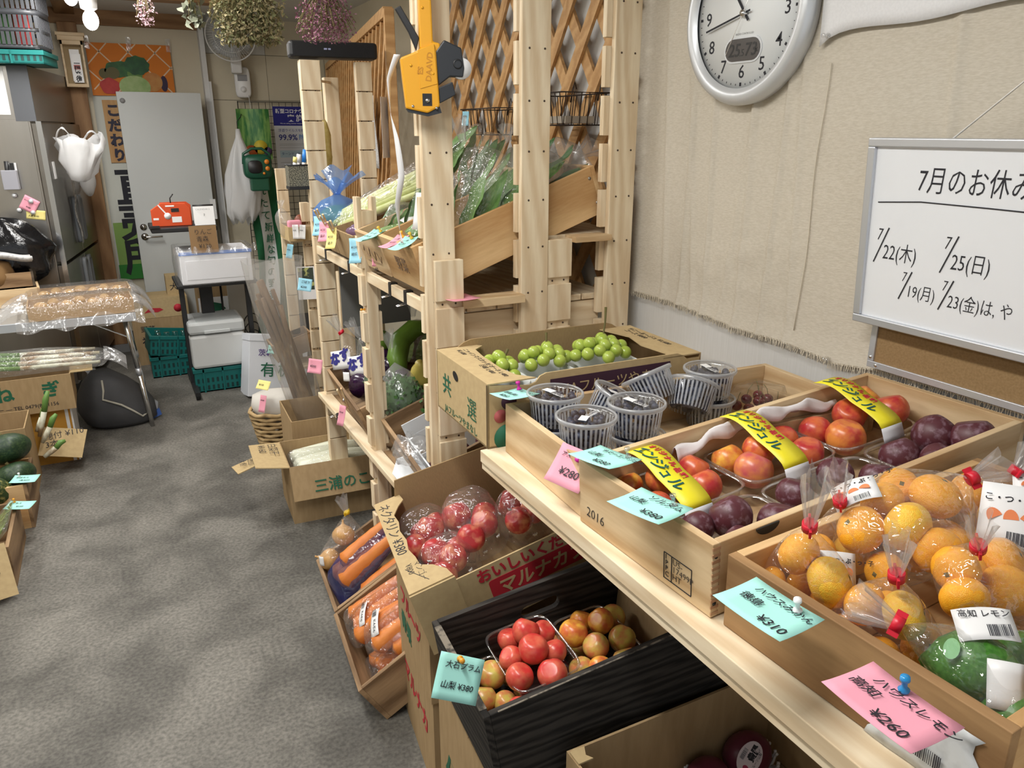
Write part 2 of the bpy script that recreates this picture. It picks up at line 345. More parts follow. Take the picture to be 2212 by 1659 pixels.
# ================================================================ RIGHT WALL
cl = mat('canvas', (.52, .47, .385), .9, c2=(.59, .54, .455), sc=90, st=(1, 1, 4), bump=.35, bdist=.0015, spec=.1)
hem = [(-.9, 1.17), (.6, 1.168), (1.036, 1.164), (1.15, 1.150), (1.165, 1.155), (1.30, 1.165), (1.454, 1.162), (1.60, 1.172), (1.741, 1.180), (1.911, 1.180), (2.05, 1.19)]
def hemz(y):
    for (a, b), (c, d) in zip(hem, hem[1:]):
        if a <= y <= c: return b+(d-b)*(y-a)/(c-a)
    return hem[-1][1]
FOLDS = [(1.47, .0, .008, .009), (1.60, .03, .011, .007), (1.70, -.02, .009, .006), (1.30, .06, .006, .007), (1.78, .05, .006, .009), (1.38, -.03, .008, .006), (1.52, -.12, .006, .008), (1.66, .10, .006, .007), (.95, .05, .006, .01)]
def cloth(u, v):
    y = -.9+2.95*u; z0 = hemz(y); z = z0+(2.45-z0)*v
    x = 1.407 - .0025*sin(y*9+z*2)
    for fy, sl, am, wd_ in FOLDS: x -= am*math.exp(-((y-fy-sl*(z-1.3))/wd_)**2)
    for k in range(5):   # crumple creases running diagonally
        a = .7+.35*k; d = (y-1.25-.12*k)*cos(a)+(z-1.45+.05*k)*sin(a); x -= .005*math.exp(-(d/.008)**2)*math.exp(-((y-1.5)**2+(z-1.4)**2)/.05)
    x -= .009*math.exp(-((v)/.02)**2)
    return (x, y, z)
ct = T('wall_cloth', 'beige canvas cloth pinned along the wall with a frayed lower hem', 'cloth', (0, 0, 0))
P(ct, 'fabric', B().sheet(cloth, 420, 60), cl)
fb = B()
for i in range(620):
    y = -.2+2.2*i/620+random.uniform(-.002, .002); x, _, z = cloth((y+.9)/2.95, 0)
    l = random.uniform(.006, .015); fb.bar((x-.001, y, z+.004), (x-.003, y+random.uniform(-.005, .005), z-l), .0012, .0008, (1, 0, 0))
P(ct, 'fringe', fb, mat('canvas_thread', (.60, .54, .43), .9), kind='stuff')
fb = B()
for k in range(1):
    fb.tube([(1.400, 1.262+.004*sin(z*17)+.05*(1.5-z)*.3, z) for z in [1.20+.045*i for i in range(14)]], .0012, 5)
P(ct, 'raised_seam', fb, MT['canvas_thread'])
for y, z, lb in ((1.156, 1.162, 'clear push pin holding the canvas hem above the plum crate'), (1.262, 1.838, 'clear push pin at the corner of the white hanging cloth')):
    pin = T('push_pin', lb, 'push pin', M.Translation((1.39, y, z)) @ M.Rotation(-pi/2, 4, 'Y'))
    P(pin, 'head', B().lathe([(.0055, 0), (.006, .003), (.003, .005), (.0028, .011), (.005, .014), (.0045, .017)], 12), film('clear_pin', base=.25, rough=.05, bump=0))
    P(pin, 'needle', B().cyl((0, 0, 0), (0, 0, -.014), .0006, n=6), chrome)
wc = T('hanging_cloth', 'plain white cloth pinned above the whiteboard', 'cloth', (0, 0, 0))
def wcl(u, v):
    y = 1.285-1.5*u; zb = 1.838+.06*u+.004*sin(u*30)-.02*math.exp(-u*60)
    return (1.392-.006*sin(u*22+v*3)*(.4+v), y, zb+(2.3-zb)*v)
P(wc, 'fabric', B().sheet(wcl, 60, 20), mat('white_cloth', (.72, .72, .73), .9, c2=(.76, .76, .77), sc=200, bump=.1), thick=.0008)
# clock (faces -x)
clk = T('wall_clock', 'round white and silver wall clock with a small temperature display', 'clock', M.Translation((1.40, 1.50, 1.908)) @ onface(0, 0, 0, '-x'))
silver = mat('silver_plastic', (.62, .64, .66), .35, .35)
P(clk, 'rim', B().lathe([(.19, -.008), (.200, .0), (.202, .02), (.196, .034), (.183, .040), (.170, .036), (.163, .028)], 72, caps=False), silver)
P(clk, 'back_plate', B().cyl((0, 0, -.008), (0, 0, .018), .19, n=64), silver)
P(clk, 'dial', B().cyl((0, 0, .018), (0, 0, .021), .166, n=72), mat('dial_white', (.78, .80, .80), .5))
TK = [B().bar((.153, 0, 0), (.157, 0, 0), .0014, .0006).mesh('minute_mark'), B().bar((.150, 0, 0), (.158, 0, 0), .006, .0006).mesh('hour_mark')]
for i in range(60):
    P(clk, 'hour_mark' if i % 5 == 0 else 'minute_mark', TK[i % 5 == 0], ink, T0=M.Translation((0, 0, .0215)) @ M.Rotation(2*pi*i/60, 4, 'Z'))
for i in range(1, 13):
    a = pi/2-2*pi*i/12; r = .128
    if i == 6: r = .125
    text(clk, str(i), .042, M.Translation((r*cos(a), r*sin(a)-.015, .0212)), ink, 'numeral', align='CENTER', off=.0002)
def hand(name, ang, L, w, z, m, tail=.02):
    a = rad(90-ang); d = V((cos(a), sin(a), 0))
    P(clk, name, B().bar(tuple(-d*tail+V((0, 0, z))), tuple(d*L+V((0, 0, z))), w, .0012), m)
hand('hour_hand', 322, .085, .006, .026, ink); hand('minute_hand', 257, .130, .004, .029, ink); hand('second_hand', 208, .10, .0015, .032, chrome, .04)
P(clk, 'hub', B().cyl((0, 0, .02), (0, 0, .036), .007), chrome)
def pill(w, h, n=10): return [(w/2-h/2+h/2*cos(a), h/2*sin(a)) for a in [-pi/2+pi*i/n for i in range(n+1)]]+[(-w/2+h/2+h/2*cos(a), h/2*sin(a)) for a in [pi/2+pi*i/n for i in range(n+1)]]
TL = M.Translation((0, -.078, .0205))
P(clk, 'display_frame', B().slab(pill(.124, .058), 0, .003, TL), silver)
d = P(clk, 'display', B().slab(pill(.114, .049), .003, .0042, TL), mat('lcd', (.07, .062, .058), .3))
text(clk, '25', .040, TL @ M.Translation((-.046, -.014, .0044)), mat('lcd_digit', (.012, .012, .012), .4), 'digits', shear=.1, off=.0006); text(clk, '.5', .022, TL @ M.Translation((-.008, -.014, .0044)), MT['lcd_digit'], 'digits')
text(clk, '73', .040, TL @ M.Translation((.008, -.014, .0044)), MT['lcd_digit'], 'digits', shear=.1, off=.0006); text(clk, '%', .014, TL @ M.Translation((.042, -.008, .0044)), MT['lcd_digit'], 'digits')
text(clk, 'RADIO CONTROLLED', .006, M.Translation((0, -.045, .0212)), mat('grey_ink', (.3, .3, .3), .6), 'print', align='CENTER')
# whiteboard
alu = mat('aluminium', (.60, .62, .66), .4, .7)
WBT = M.Translation((1.355, 1.066, 1.276)) @ M.Rotation(rad(-4), 4, 'Y') @ onface(0, 0, 0, '-x')
W_, H_ = .62, .362
bd = T('whiteboard', 'white marker board in a silver frame with handwritten closing dates', 'whiteboard', WBT)
P(bd, 'panel', B().bx(.008, W_-.008, .008, H_-.008, 0, .008), mat('board_white', (.74, .76, .79), .25, c2=(.70, .72, .75), sc=5, lo=.5, hi=.8))
for n_, b in (('x', B().bx(0, W_, 0, .016, -.004, .016)), ('x', B().bx(0, W_, H_-.016, H_, -.004, .016)), ('y', B().bx(0, .016, .016, H_-.016, -.004, .016)), ('y', B().bx(W_-.016, W_, .016, H_-.016, -.004, .016))):
    P(bd, 'frame_rail', b, alu, bev=.002)
def wtext(s, x, y, sz, **k): text(bd, s, sz, M.Translation((x, y, .0086)) @ M.Diagonal((.74, 1.05, 1, 1)), ink, 'handwriting', off=-.0003, **k)
wtext('7月のお休み', .108, .270, .050, shear=.1, sp=1.05)
P(bd, 'underline', B().tube([(.03, .243, .009), (.12, .250, .009), (.25, .249, .009), (.5, .245, .009)], .0012, 5), ink)
def date(a, b, x, y, sz):
    wtext(a, x, y+sz*.55, sz*.75, shear=.2); P(bd, 'pen_slash', B().bar((x-.002, y-sz*.5, .009), (x+sz*.62, y+sz*1.15, .009), .0022, .0006), ink); wtext(b, x+sz*.38, y-sz*.28, sz*.9, shear=.1)
date('7', '22(木)', .034, .148, .042); date('7', '25(日)', .176, .148, .042); date('7', '19(月)', .098, .080, .034); date('7', '23(金)は, や', .182, .076, .035)
ts = B().tube([(.15, H_-.01, 0), (.31, H_+.135, -.03), (.47, H_-.01, 0)], .0018, 6)
P(bd, 'hanging_string', ts, mat('white_string', (.70, .68, .64), .9))
ck = T('corkboard', 'brown cork board in a silver frame behind the whiteboard', 'corkboard', M.Translation((1.385, 1.045, 1.176)) @ onface(0, 0, 0, '-x'))
P(ck, 'panel', B().bx(.008, .70, .008, .33, -.005, .004), mat('cork', (.24, .15, .065), .95, c2=(.29, .185, .085), sc=220, bump=.3))
for b in (B().bx(0, .708, 0, .014, -.006, .008), B().bx(0, .014, .014, .33, -.006, .008), B().bx(0, .708, .33, .344, -.006, .008)): P(ck, 'frame_rail', b, alu, bev=.001)
for x, y in ((.007, .022), (.022, .007)): P(ck, 'screw', B().ball((x, y, .008), (.004, .004, .002), 10, 6), chrome)
# ================================================================ RACK
rk = T('display_rack', 'tall pine rack of notched posts with two long shelves along the lattice', 'rack', (0, 0, 0))
BLK = {}
def npost(x0, x1, y0, z0, z1, face='-y', per=.128, gap=.02, th=.02, base=True, par=rk, first=0, dep=.02, only=None):
    """post with short blocks nailed on a backing strip; gaps between the blocks form notches"""
    yb = y0+(th if face == '-y' else 0)
    p = P(par, 'post', B().bx(x0, x1, yb, yb+dep, z0, z1), pine[2], bev=.0015)
    z = z1-first
    while z-per+gap > z0:
        k = (round(x1-x0, 3), per, gap, th)
        if k not in BLK: BLK[k] = B().bx(0, x1-x0+.004, 0, th, 0, per-gap).mesh('block')
        P(p, 'block', BLK[k], pine[2], bev=.0015, T0=M.Translation((x0-.002, y0, z-per+gap)))
        for sx in (.25, .75):
            if 'nail' not in BLK: BLK['nail'] = B().cyl((0, -.0008, 0), (0, .001, 0), .0028, n=8).mesh('nail')
            P(p, 'nail', BLK['nail'], mat('nail_dark', (.06, .035, .02), .5), T0=M.Translation((x0+(x1-x0)*sx, yb-.0004 if face == '-y' else y0, z-per+gap-gap/2)))
        z -= per
    return p
def plain(x0, x1, y0, y1, z0, z1):
    p = P(rk, 'post', B().bx(x0, x1, y0, y1, z0, z1), pine[2], bev=.002)
    z = z0+.06
    while z < z1:
        for sx in (.25, .78): P(p, 'nail', BLK['nail'], MT['nail_dark'], T0=M.Translation((x0+(x1-x0)*sx, y0-.0004, z)))
        z += .128
npost(.735, .812, 1.874, .03, 1.325, th=.009, dep=.012)
plain(.717, .801, 1.897, 1.916, 0, 2.45); plain(1.000, 1.086, 1.897, 1.916, 0, 2.45); plain(1.287, 1.372, 1.897, 1.916, 0, 2.45)
for x in (.722, 1.004, 1.280):                     # blocks behind the tall boards: the notched edge shows at the side
    z = .1
    while z < 2.4:
        P(rk, 'block', B().bx(x-.01, x+.076, 1.917, 1.936, z, z+.106), pine[2], bev=.001); z += .128
npost(1.088, 1.165, 1.90, .03, 1.355, th=.009, dep=.02)
dp = P(rk, 'post', B().bx(.728, .768, 2.50, 2.55, 0, 1.40), pine[2], bev=.002)
for xx in (.720, .7705):
    z = .06
    while z < 1.36:
        P(dp, 'block', B().bx(xx-.007, xx+.0085, 2.502, 2.545, z, z+.104), pine[2], bev=.001); z += .128
npost(.727, .800, 3.20, 0, 1.907, per=.112, gap=.004, dep=.03); npost(.945, 1.005, 3.20, 0, 1.907, per=.112, gap=.004, dep=.02)
P(rk, 'post', B().bx(.87, .93, 3.42, 3.46, 0, 1.86), pine[2], bev=.002)
P(rk, 'hanging_rod', B().cyl((.765, 3.24, 1.84), (.90, 3.43, 1.84), .005, n=8), pine[0])
P(rk, 'rail', B().bx(.733, .752, 1.94, 3.2, 1.165, 1.200), pine[1], bev=.002)
P(rk, 'rail', B().bx(.700, .75, 2.0, 3.25, .530, .552), pine[1], bev=.002)
for y0, y1, z in ((1.94, 3.22, 1.168), (1.94, 3.22, .530)):
    for i in range(6 if z > 1 else 5):
        P(rk, 'shelf_board', B().bx(.756+.095*i, .846+.095*i, y0, y1, z-.004, z+.014), oldw[1] if z < 1 else pine[1], bev=.001)
P(rk, 'shelf_board', B().bx(.812, 1.002, 1.875, 1.94, 1.19, 1.212), cratew[0], bev=.001)
P(rk, 'shelf_board', B().bx(1.166, 1.29, 1.88, 1.94, 1.345, 1.362), cratew[0], bev=.001)
P(rk, 'shelf_board', B().bx(1.10, 1.40, 1.94, 3.2, 1.345, 1.362), pine[1], bev=.001)
for y in (1.905, 3.21):
    P(rk, 'brace', B().bx(.80, 1.29, y+.03, y+.048, .46, .53), pine[0]); P(rk, 'brace', B().bx(.80, 1.29, y+.035, y+.05, 1.08, 1.16), pine[0])
clip = mat('black_clip', (.01, .01, .01), .35)
for y in (3.05, 2.72, 2.26, 2.12):
    t = T('binder_clip', 'small black binder clip on the rail under the upper trays', 'clip', (.735, y, 1.165), 'binder clips on the upper rail')
    P(t, 'body', B().bx(-.004, .02, -.012, .012, -.004, .04), clip, bev=.002)
    P(t, 'wire_lever', B().tube([(0, -.008, .0), (-.03, -.006, -.004), (-.03, .006, -.004), (0, .008, 0)], .0012, 5), chrome)
t = T('binder_clip', 'small binder clip on the lower rail beside the eggplant crate', 'clip', (.703, 2.93, .53)); P(t, 'body', B().bx(-.004, .02, -.012, .012, -.004, .026), clip, bev=.002)
P(t, 'wire_lever', B().tube([(0, -.008, .02), (-.03, -.006, .018), (-.03, .006, .018), (0, .008, .02)], .0012, 5), chrome)
# lattices
def lattice(name, label, A, Bp, z0, z1, sp, w=.034, th=.011, frame=True, sl=.7):
    A, Bp = V((A[0], A[1], 0)), V((Bp[0], Bp[1], 0)); L = (Bp-A).length; d = (Bp-A)/L; n = V((d.y, -d.x, 0))
    Tm = M(((d.x, 0, n.x, A.x), (d.y, 0, n.y, A.y), (0, 1, 0, z0), (0, 0, 0, 1)))
    t = T(name, label, 'lattice', Tm); H = z1-z0
    for sgn, off in ((1, .006), (-1, -.006)):
        k = -H*sl if sgn > 0 else 0
        while k < (L if sgn > 0 else L+H*sl):
            # slat runs along x = k + sgn*sl*y, clipped to the panel
            if sgn > 0: a = max(0, -k/sl); b = min(H, (L-k)/sl)
            else: a = max(0, (k-L)/sl); b = min(H, k/sl)
            if b-a > .03: P(t, 'slat', B().bar((k+sgn*sl*a, a, off), (k+sgn*sl*b, b, off), w, th, (0, 0, 1)), cedar)
            k += sp
    if frame:
        for b in (B().bx(-.03, 0, -.03, H+.03, -.02, .02), B().bx(L, L+.03, -.03, H+.03, -.02, .02), B().bx(0, L, H, H+.04, -.02, .02), B().bx(0, L, -.04, 0, -.02, .02)): P(t, 'frame_rail', b, brownw[2] if 0 else cedar, bev=.002)
    return t
lattice('lattice_panel', 'orange brown diagonal lattice behind the leafy greens tray', (1.388, 1.96), (1.388, 3.50), 1.10, 2.44, .165, w=.042, frame=False)
lattice('lattice_panel', 'framed brown lattice panel beyond the sound bar', (1.10, 3.24), (1.60, 6.15), 1.02, 2.08, .125, w=.03)
# ================================================================ TABLE WITH FRUIT CRATES
def crate(name, label, F, D, L, H, m, t=.012, base=3, cat='crate', fb=None):
    c = T(name, label, cat, F)
    P(c, 'front_board', B().bx(0, t, 0, L, 0, H), m[1], bev=.0012); P(c, 'back_board', B().bx(D-t, D, 0, L, 0, H), m[1], bev=.0012)
    P(c, 'side_board', B().bx(t, D-t, 0, t, 0, H), m[0], bev=.0012); P(c, 'side_board', B().bx(t, D-t, L-t, L, 0, H), m[0], bev=.0012)
    for i in range(base):
        w = (L-2*t)/base; P(c, 'base_board', B().bx(t, D-t, t+w*i+.001, t+w*(i+1)-.001, .001, .008), m[0])
    return c
tb = T('display_table', 'long pine display table with crates of fruit along the wall', 'table', (0, 0, 0))
for i in range(5): P(tb, 'top_board', B().bx(.632+.155*i, .785+.155*i, .05, 1.84 if i else 1.385, .972, .999), pine[1], bev=.0015)
P(tb, 'apron', B().bx(.636, .655, .05, 1.385, .955, .971), pine[1])
P(tb, 'back_rail', B().bx(1.385, 1.41, .05, 1.84, .90, .971), pine[1])
for y in (.12, 1.78): P(tb, 'leg', B().bx(1.33, 1.375, y, y+.045, 0, .971), pine[2])
P(tb, 'leg', B().bx(1.02, 1.10, 1.70, 1.745, 0, .971), pine[2])
O('batten', 'wooden batten under the backs of the fruit crates', 'batten', B().bx(1.22, 1.25, .32, 1.0, .999, 1.034), pine[1])
# --- notes
def note(label, w, h, T0, m, lines, pin=None, pinpos=None, sz=.016, group=None, curl=.004, ex=()):
    n = T('price_note', label, 'note', T0, group)
    def f(u, v): return (w*u, -h*v, curl*((u-.5)**2*2+(v-.4)**2*2))
    P(n, 'paper', B().sheet(f, 6, 6), m, thick=.0003)
    for i, (s, x, y, k) in enumerate(lines): text(n, s, sz*k, M.Translation((x, y, .0016+curl*.5)), ink, 'handwriting', shear=.15, off=.0001, ext=.0001)
    if pin:
        R = M.Translation((pinpos[0], pinpos[1], .001+curl*.3)) @ M.Rotation(.15, 4, 'X')
        P(n, 'push_pin', B().lathe([(.0052, 0), (.0058, .002), (.003, .004), (.0027, .011), (.0050, .014), (.0046, .018)], 12, R), pin)
    return n
pclear = film('clear_pin', base=.25, rough=.05, bump=0); pwhite = mat('pin_white', (.8, .8, .8), .3); pblue = mat('pin_blue', (.02, .25, .55), .25); ppink = mat('pin_pink', (.55, .02, .30), .3); porange = mat('pin_orange', (.75, .33, .03), .3); pyel = mat('pin_yellow', (.80, .48, .05), .3)
note('cyan price note for blueberries with a pink pin', .075, .075, EU((.7492-.03, 1.3717, 1.128), (.011, -.1, -1.449)), cyan, [('ブルーベリー', .012, -.02, .85), ('群馬 (新)', .008, -.045, .7), ('¥260', .018, -.064, .9)], ppink, (.012, -.008))
note('pink price note for American cherries hanging off the blueberry crate', .075, .075, EU((.668, 1.10, 1.115), (.85, .10, -1.15)), pink, [('アメリカンチェリー', .008, -.022, .62), ('¥280', .018, -.055, 1.25)], ppink, (.05, -.02))
note('cyan price note for summer plums, pinned to the front of the pale crate', .1, .075, EU((.700, 1.030, 1.127), (-.02, -.08, -1.402)), cyan, [('サマーエンジェル', .022, -.02, .75), ('山梨', .012, -.042, .9), ('¥380', .045, -.064, 1.1)], pclear, (.075, -.008))
note('cyan price note for dark plums beside the clear pin', .1, .075, EU((.6629, .860, 1.128), (.026, -.044, -1.374)), cyan, [('ソルダム', .03, -.022, 1.0), ('山梨', .010, -.040, .9), ('¥380', .050, -.063, 1.15)], pclear, (.072, -.010))
note('cyan price note for mandarins with a white pin', .1, .075, EU((.6467, .5996, 1.122), (.025, .017, -1.497)), cyan, [('ハウスみかん', .016, -.022, .85), ('徳島', .012, -.044, .95), ('¥310', .054, -.064, 1.15)], pwhite, (.072, -.012))
note('pink price note for green lemons with a blue pin', .1, .075, EU((.632, .4194, 1.128), (-.014, .03, -1.576)), pink, [('ハウスレモン', .018, -.025, .95), ('高知', .006, -.044, .95), ('¥260', .046, -.066, 1.15)], pblue, (.042, -.008))
# --- grape box
def flute(b, p, q, w=.004): return b.bar(p, q, w, .001)
GB = Fr((.648, 1.380, 1.0), -1.2)
g = T('grape_box', 'brown cardboard grape box with green lettering on the table', 'box', GB)
D_, L_, H_ = .56, .30, .143; t_ = .004
P(g, 'end_panel', B().bx(0, t_, 0, L_, 0, H_), card2); P(g, 'end_panel', B().bx(D_-t_, D_, 0, L_, 0, H_), card)
P(g, 'base', B().bx(0, D_, 0, L_, 0, .004), cardin)
def rpoly(x0, x1, y0, y1, r, n=5): return [(x0, y0), (x1, y0)]+[(x1-r+r*cos(a), y1-r+r*sin(a)) for a in [pi/2*i/n for i in range(n+1)]]+[(x0+r+r*cos(a), y1-r+r*sin(a)) for a in [pi/2+pi/2*i/n for i in range(n+1)]]
XZ = lambda y: M(((1, 0, 0, 0), (0, 0, -1, y), (0, 1, 0, 0), (0, 0, 0, 1)))
P(g, 'side_panel', B().slab([(0, 0), (D_, 0), (D_, .135), (.52, .135), (.505, .146), (.49, .152), (.14, .152), (.125, .147), (.115, .135), (.10, .130), (0, H_)], 0, t_, XZ(.004)), card2)
P(g, 'side_panel', B().slab([(0, 0), (D_, 0), (D_, H_), (.52, H_), (.50, .156), (.48, .162), (.09, .162), (.07, .156), (.05, H_), (0, H_)], 0, t_, XZ(L_)), cardin)
P(g, 'top_flap', B().slab([(0, 0), (.115, 0), (.085, .035), (.075, .09), (.078, .20), (.085, .26), (.115, .285), (.10, L_), (0, L_)], 0, .003, M.Translation((0, 0, H_))), card2)
P(g, 'top_flap', B().slab([(D_, 0), (D_-.11, 0), (D_-.08, .03), (D_-.09, .12), (D_-.07, .2), (D_-.09, .27), (D_-.10, L_), (D_, L_)], 0, .003, M.Translation((0, 0, H_))), card2)
P(g, 'hand_hole', B().slab([(.016*cos(a), .010*sin(a)) for a in [2*pi*i/16 for i in range(16)]], 0, .0006, onface(-.0006, .178, .113, '-x', -20)), black)
P(g, 'corrugated_edge', B().bx(-.001, .003, .0015, .0045, 0, H_), mat('flute_dark', (.10, .065, .03), .9))
text(g, '共', .055, onface(-.001, .262, .055, '-x'), inkg, off=.0006); text(g, '選', .055, onface(-.001, .112, .042, '-x'), inkg, off=-.0002); text(g, 'JAフルーツやまなし', .022, onface(-.001, .25, .008, '-x'), inkg)
text(g, 'ニャインマスカット\n¥1,680', .016, onface(.055, .27, H_+.004, 'a'), ink, off=-.0002, shear=.1); text(g, 'ピオーネ 1,480\n巨峰 1,480', .016, onface(.055, .135, H_+.004, 'a'), ink, off=-.0002, shear=.1)
text(g, 'サニールージュ ¥1,680\n  コース ¥800', .018, onface(D_-.03, .27, H_+.004, 'a'), ink, off=-.0002, shear=.1)
P(g, 'print_band', B().bx(.15, .47, -.0011, -.0003, .080, .136), mat('plum_print', (.045, .012, .03), .7)); text(g, 'JAフルーツやまなし', .033, onface(.19, -.0014, .098, '-y'), card2, 'print')
for x, z, r, m in ((.05, .10, .018, MT['plum_print']), (.03, .07, .015, mat('rose_print', (.45, .10, .10), .7)), (.045, .02, .03, inkg)): P(g, 'print_dot', B().cyl((x, -.0003, z), (x, -.0012, z), r, n=20), m)
# grapes: each bunch is a thing, its berries and stalk are parts
gm = mat('green_grape', (.30, .40, .05), .28, c2=(.40, .50, .09), sc=30, sub=.15, rand=1)
GRP = B().ball((0, 0, 0), (.0158, .0158, .0165), 14, 10).mesh('grape'); stalk = mat('stalk', (.10, .085, .02), .7)
paper = mat('wrap_paper', (.72, .74, .72), .8)
for lab, c0, dx, dy, n, st in (('bunch of green grapes in paper beside the box end with the green characters', (.765, 1.575), .05, .06, 11, (.05, .0, .055)), ('bunch of green grapes with an upright dark stalk', (.895, 1.575), .062, .05, 15, (.03, .03, .07)), ('largest heap of green grapes with a tall pale stalk', (1.035, 1.545), .072, .062, 20, (.07, .05, .11))):
    z0 = 1.100 if n < 12 else 1.106 if n < 16 else 1.116
    bn = T('grape_bunch', lab, 'grapes', (c0[0], c0[1], z0), None)
    P(bn, 'wrap', B().se([(dx+.018, dy+.016, -.09), (dx+.020, dy+.018, -.03), (dx+.022, dy+.019, -.012)], 24, 3, caps=(1, 0)), paper, thick=.0006)
    for i in range(n):
        a = i*2.4; r = math.sqrt((i+.3)/n); P(bn, 'grape', GRP, gm, T0=M.Translation((dx*r*cos(a), dy*r*sin(a), .034*(1-r*r)+.004+.006*sin(i*5))) @ M.Rotation(i, 4, 'X'))
    P(bn, 'stalk', B().tube([(0, 0, .02), (st[0]*.3, st[1]*.3, .05), (st[0]*.45, st[1]*.5, st[2]*.7), (st[0]*.6, st[1]*.8, st[2])], [.003, .0025, .0025, .0035], 7), stalk)
# --- crates on the table
BLU = Fr((.663, 1.024, 1.0), -2.3); MID = Fr((.667, .693, 1.0), 2.0, 3.4); ORA = Fr((.688, .304, 1.0), 2.3, 2.0)
c1 = crate('wooden_crate', 'shallow wooden crate holding blueberry cups and cherry packs', BLU, .70, .328, .108, cratew, .014)
c2 = crate('wooden_crate', 'pale wooden wine crate stamped 2016 holding plum packs', MID, .735, .326, .118, cratew, .013)
for k in range(11):
    P(c2, 'joint_finger', B().bx(-.0006, .0135, -.0008, .0012, .004+.0104*k, .0085+.0104*k), wood('end_grain', (.40, .21, .11), (.52, .32, .18), 0, 20))
text(c2, '2016', .026, onface(-.0008, .305, .022, '-x'), ink, 'stamp', off=-.0004, shear=.1)
P(c2, 'stamp', B().bar((-.0006, .1, .012), (-.0006, .04, .012), .001, .001).bar((-.0006, .1, .056), (-.0006, .04, .056), .001, .001).bar((-.0006, .1, .012), (-.0006, .1, .056), .001, .001).bar((-.0006, .04, .012), (-.0006, .04, .056), .001, .001).bar((-.0006, .083, .012), (-.0006, .083, .056), .001, .001), ink, kind='stuff')
text(c2, 'US-\n17499P\nHT', .015, onface(-.0008, .081, .044, '-x'), ink, 'stamp', off=-.0003, lsp=.85); text(c2, 'I\nP\nP\nC', .012, onface(-.0008, .097, .046, '-x'), ink, 'stamp', lsp=.8)
for z in (.022, .098): P(c2, 'nail_hole', B().cyl((.006, -.0006, z), (.006, .001, z), .0035, n=10), black)
P(c2, 'finger_notch', B().slab([(.022*cos(a), .013*sin(a)) for a in [pi+pi*i/12 for i in range(13)]], 0, .002, onface(.10, -.0008, .117, '-y')), black)
c3 = crate('wooden_crate', 'weathered wooden crate heaped with bagged mandarins and green lemons', ORA, .56, .370, .112, [ply[0], wood('oiled_wood', (.24, .13, .055), (.40, .24, .11), 1, 6), ply[2]], .015)
P(c3, 'torn_label', B().sheet(lambda u, v: (-.0015-.001*sin(u*9), .135-.115*u+.01*sin(v*8), .085-.085*v), 8, 8), mat('torn_paper', (.60, .62, .62), .9, c2=(.45, .46, .46), sc=40, lo=.5, hi=.75), thick=.0003)
BC = mat('barcode_ink', (.03, .03, .04), .6)
def barcode(par, T0, w, h, n=14):
    b = B(); x = 0
    for i in range(n):
        ww = w/n*random.choice((.3, .5, .7)); b.bx(x, x+ww, 0, h, 0, .0002); x += w/n
    P(par, 'barcode', b, BC, T0=T0, kind='stuff')
barcode(c3, onface(-.004, .085, .018, '-x'), .03, .018)
# --- packs and plums
def packtray(label, F, u0, u1, v0, v1, h, group, rimz=None):
    a, b = (u1-u0)/2, (v1-v0)/2; t = T('clear_pack', label, 'pack', F @ M.Translation(((u0+u1)/2, (v0+v1)/2, .010)), group)
    P(t, 'tray', B().se([(a-.012, b-.012, .0), (a-.008, b-.008, .004), (a-.004, b-.004, h-.004), (a-.003, b-.003, h), (a, b, h+.001), (a, b, h-.004)], 36, 6, caps=(1, 0)), fsmooth)
    P(t, 'rim', B().se([(a-.004, b-.004, h-.001), (a-.002, b-.002, h+.0025), (a+.001, b+.001, h+.0015), (a, b, h-.003)], 36, 6), film('clear_rim', base=.22, rough=.08, bump=.2, haze=.08))
    return t
def plum_mat(name, c, c2, c3=None, rough=.35, sc=9, bloom=0):
    return mat(name, c, .3, c2=c2, sc=1.5, lo=.36, hi=.64, rand=1, detail=3, spec=.5)
pm = {'y': plum_mat('plum_gold', (.78, .42, .06), (.62, .14, .04)), 'r': plum_mat('plum_red', (.46, .03, .035), (.62, .14, .045)), 'o': plum_mat('plum_orange', (.72, .25, .05), (.52, .06, .04)), 'p': plum_mat('plum_rose', (.52, .09, .10), (.68, .24, .07)), 's': mat('plum_dark', (.085, .018, .026), .45, c2=(.24, .15, .19), sc=3, lo=.5, hi=.72, rand=1, detail=8), 'g': plum_mat('plum_green', (.58, .47, .10), (.60, .20, .08)), 'R': plum_mat('plum_bright', (.62, .045, .04), (.66, .14, .08))}
def plumfn(p, a, r, z):
    d = .10*math.exp(-((a-pi) / .28)**2)*max(0, r)          # shallow seam down one side
    q = V((p.x*(1-d), p.y*(1-d), p.z)); 
    if z > .8: q.z -= .16*(z-.8)/.2*1.2
    return q
PLM = B().ball((0, 0, 0), 1, 24, 14, fn=plumfn).mesh('plum'); STK = B().tube([(0, 0, .78), (.02, .01, .92), (.06, .02, 1.02)], [.05, .04, .05], 6).mesh('stalk')
PMESH = {}
def plum(label, pos, r, key, group, name='plum', squash=.95, F=None):
    me = PMESH.get(key)
    if not me: me = PMESH[key] = PLM.copy(); me.materials.clear(); me.materials.append(pm[key])
    R = Euler((random.uniform(-.7, .7), random.uniform(-.7, .7), random.uniform(0, 6.3))).to_matrix().to_4x4()
    return O(name, label, 'plum', me, pm[key], (F or M.Identity(4)) @ M.Translation(pos) @ R @ M.Diagonal((r, r, r*squash, 1)), group)
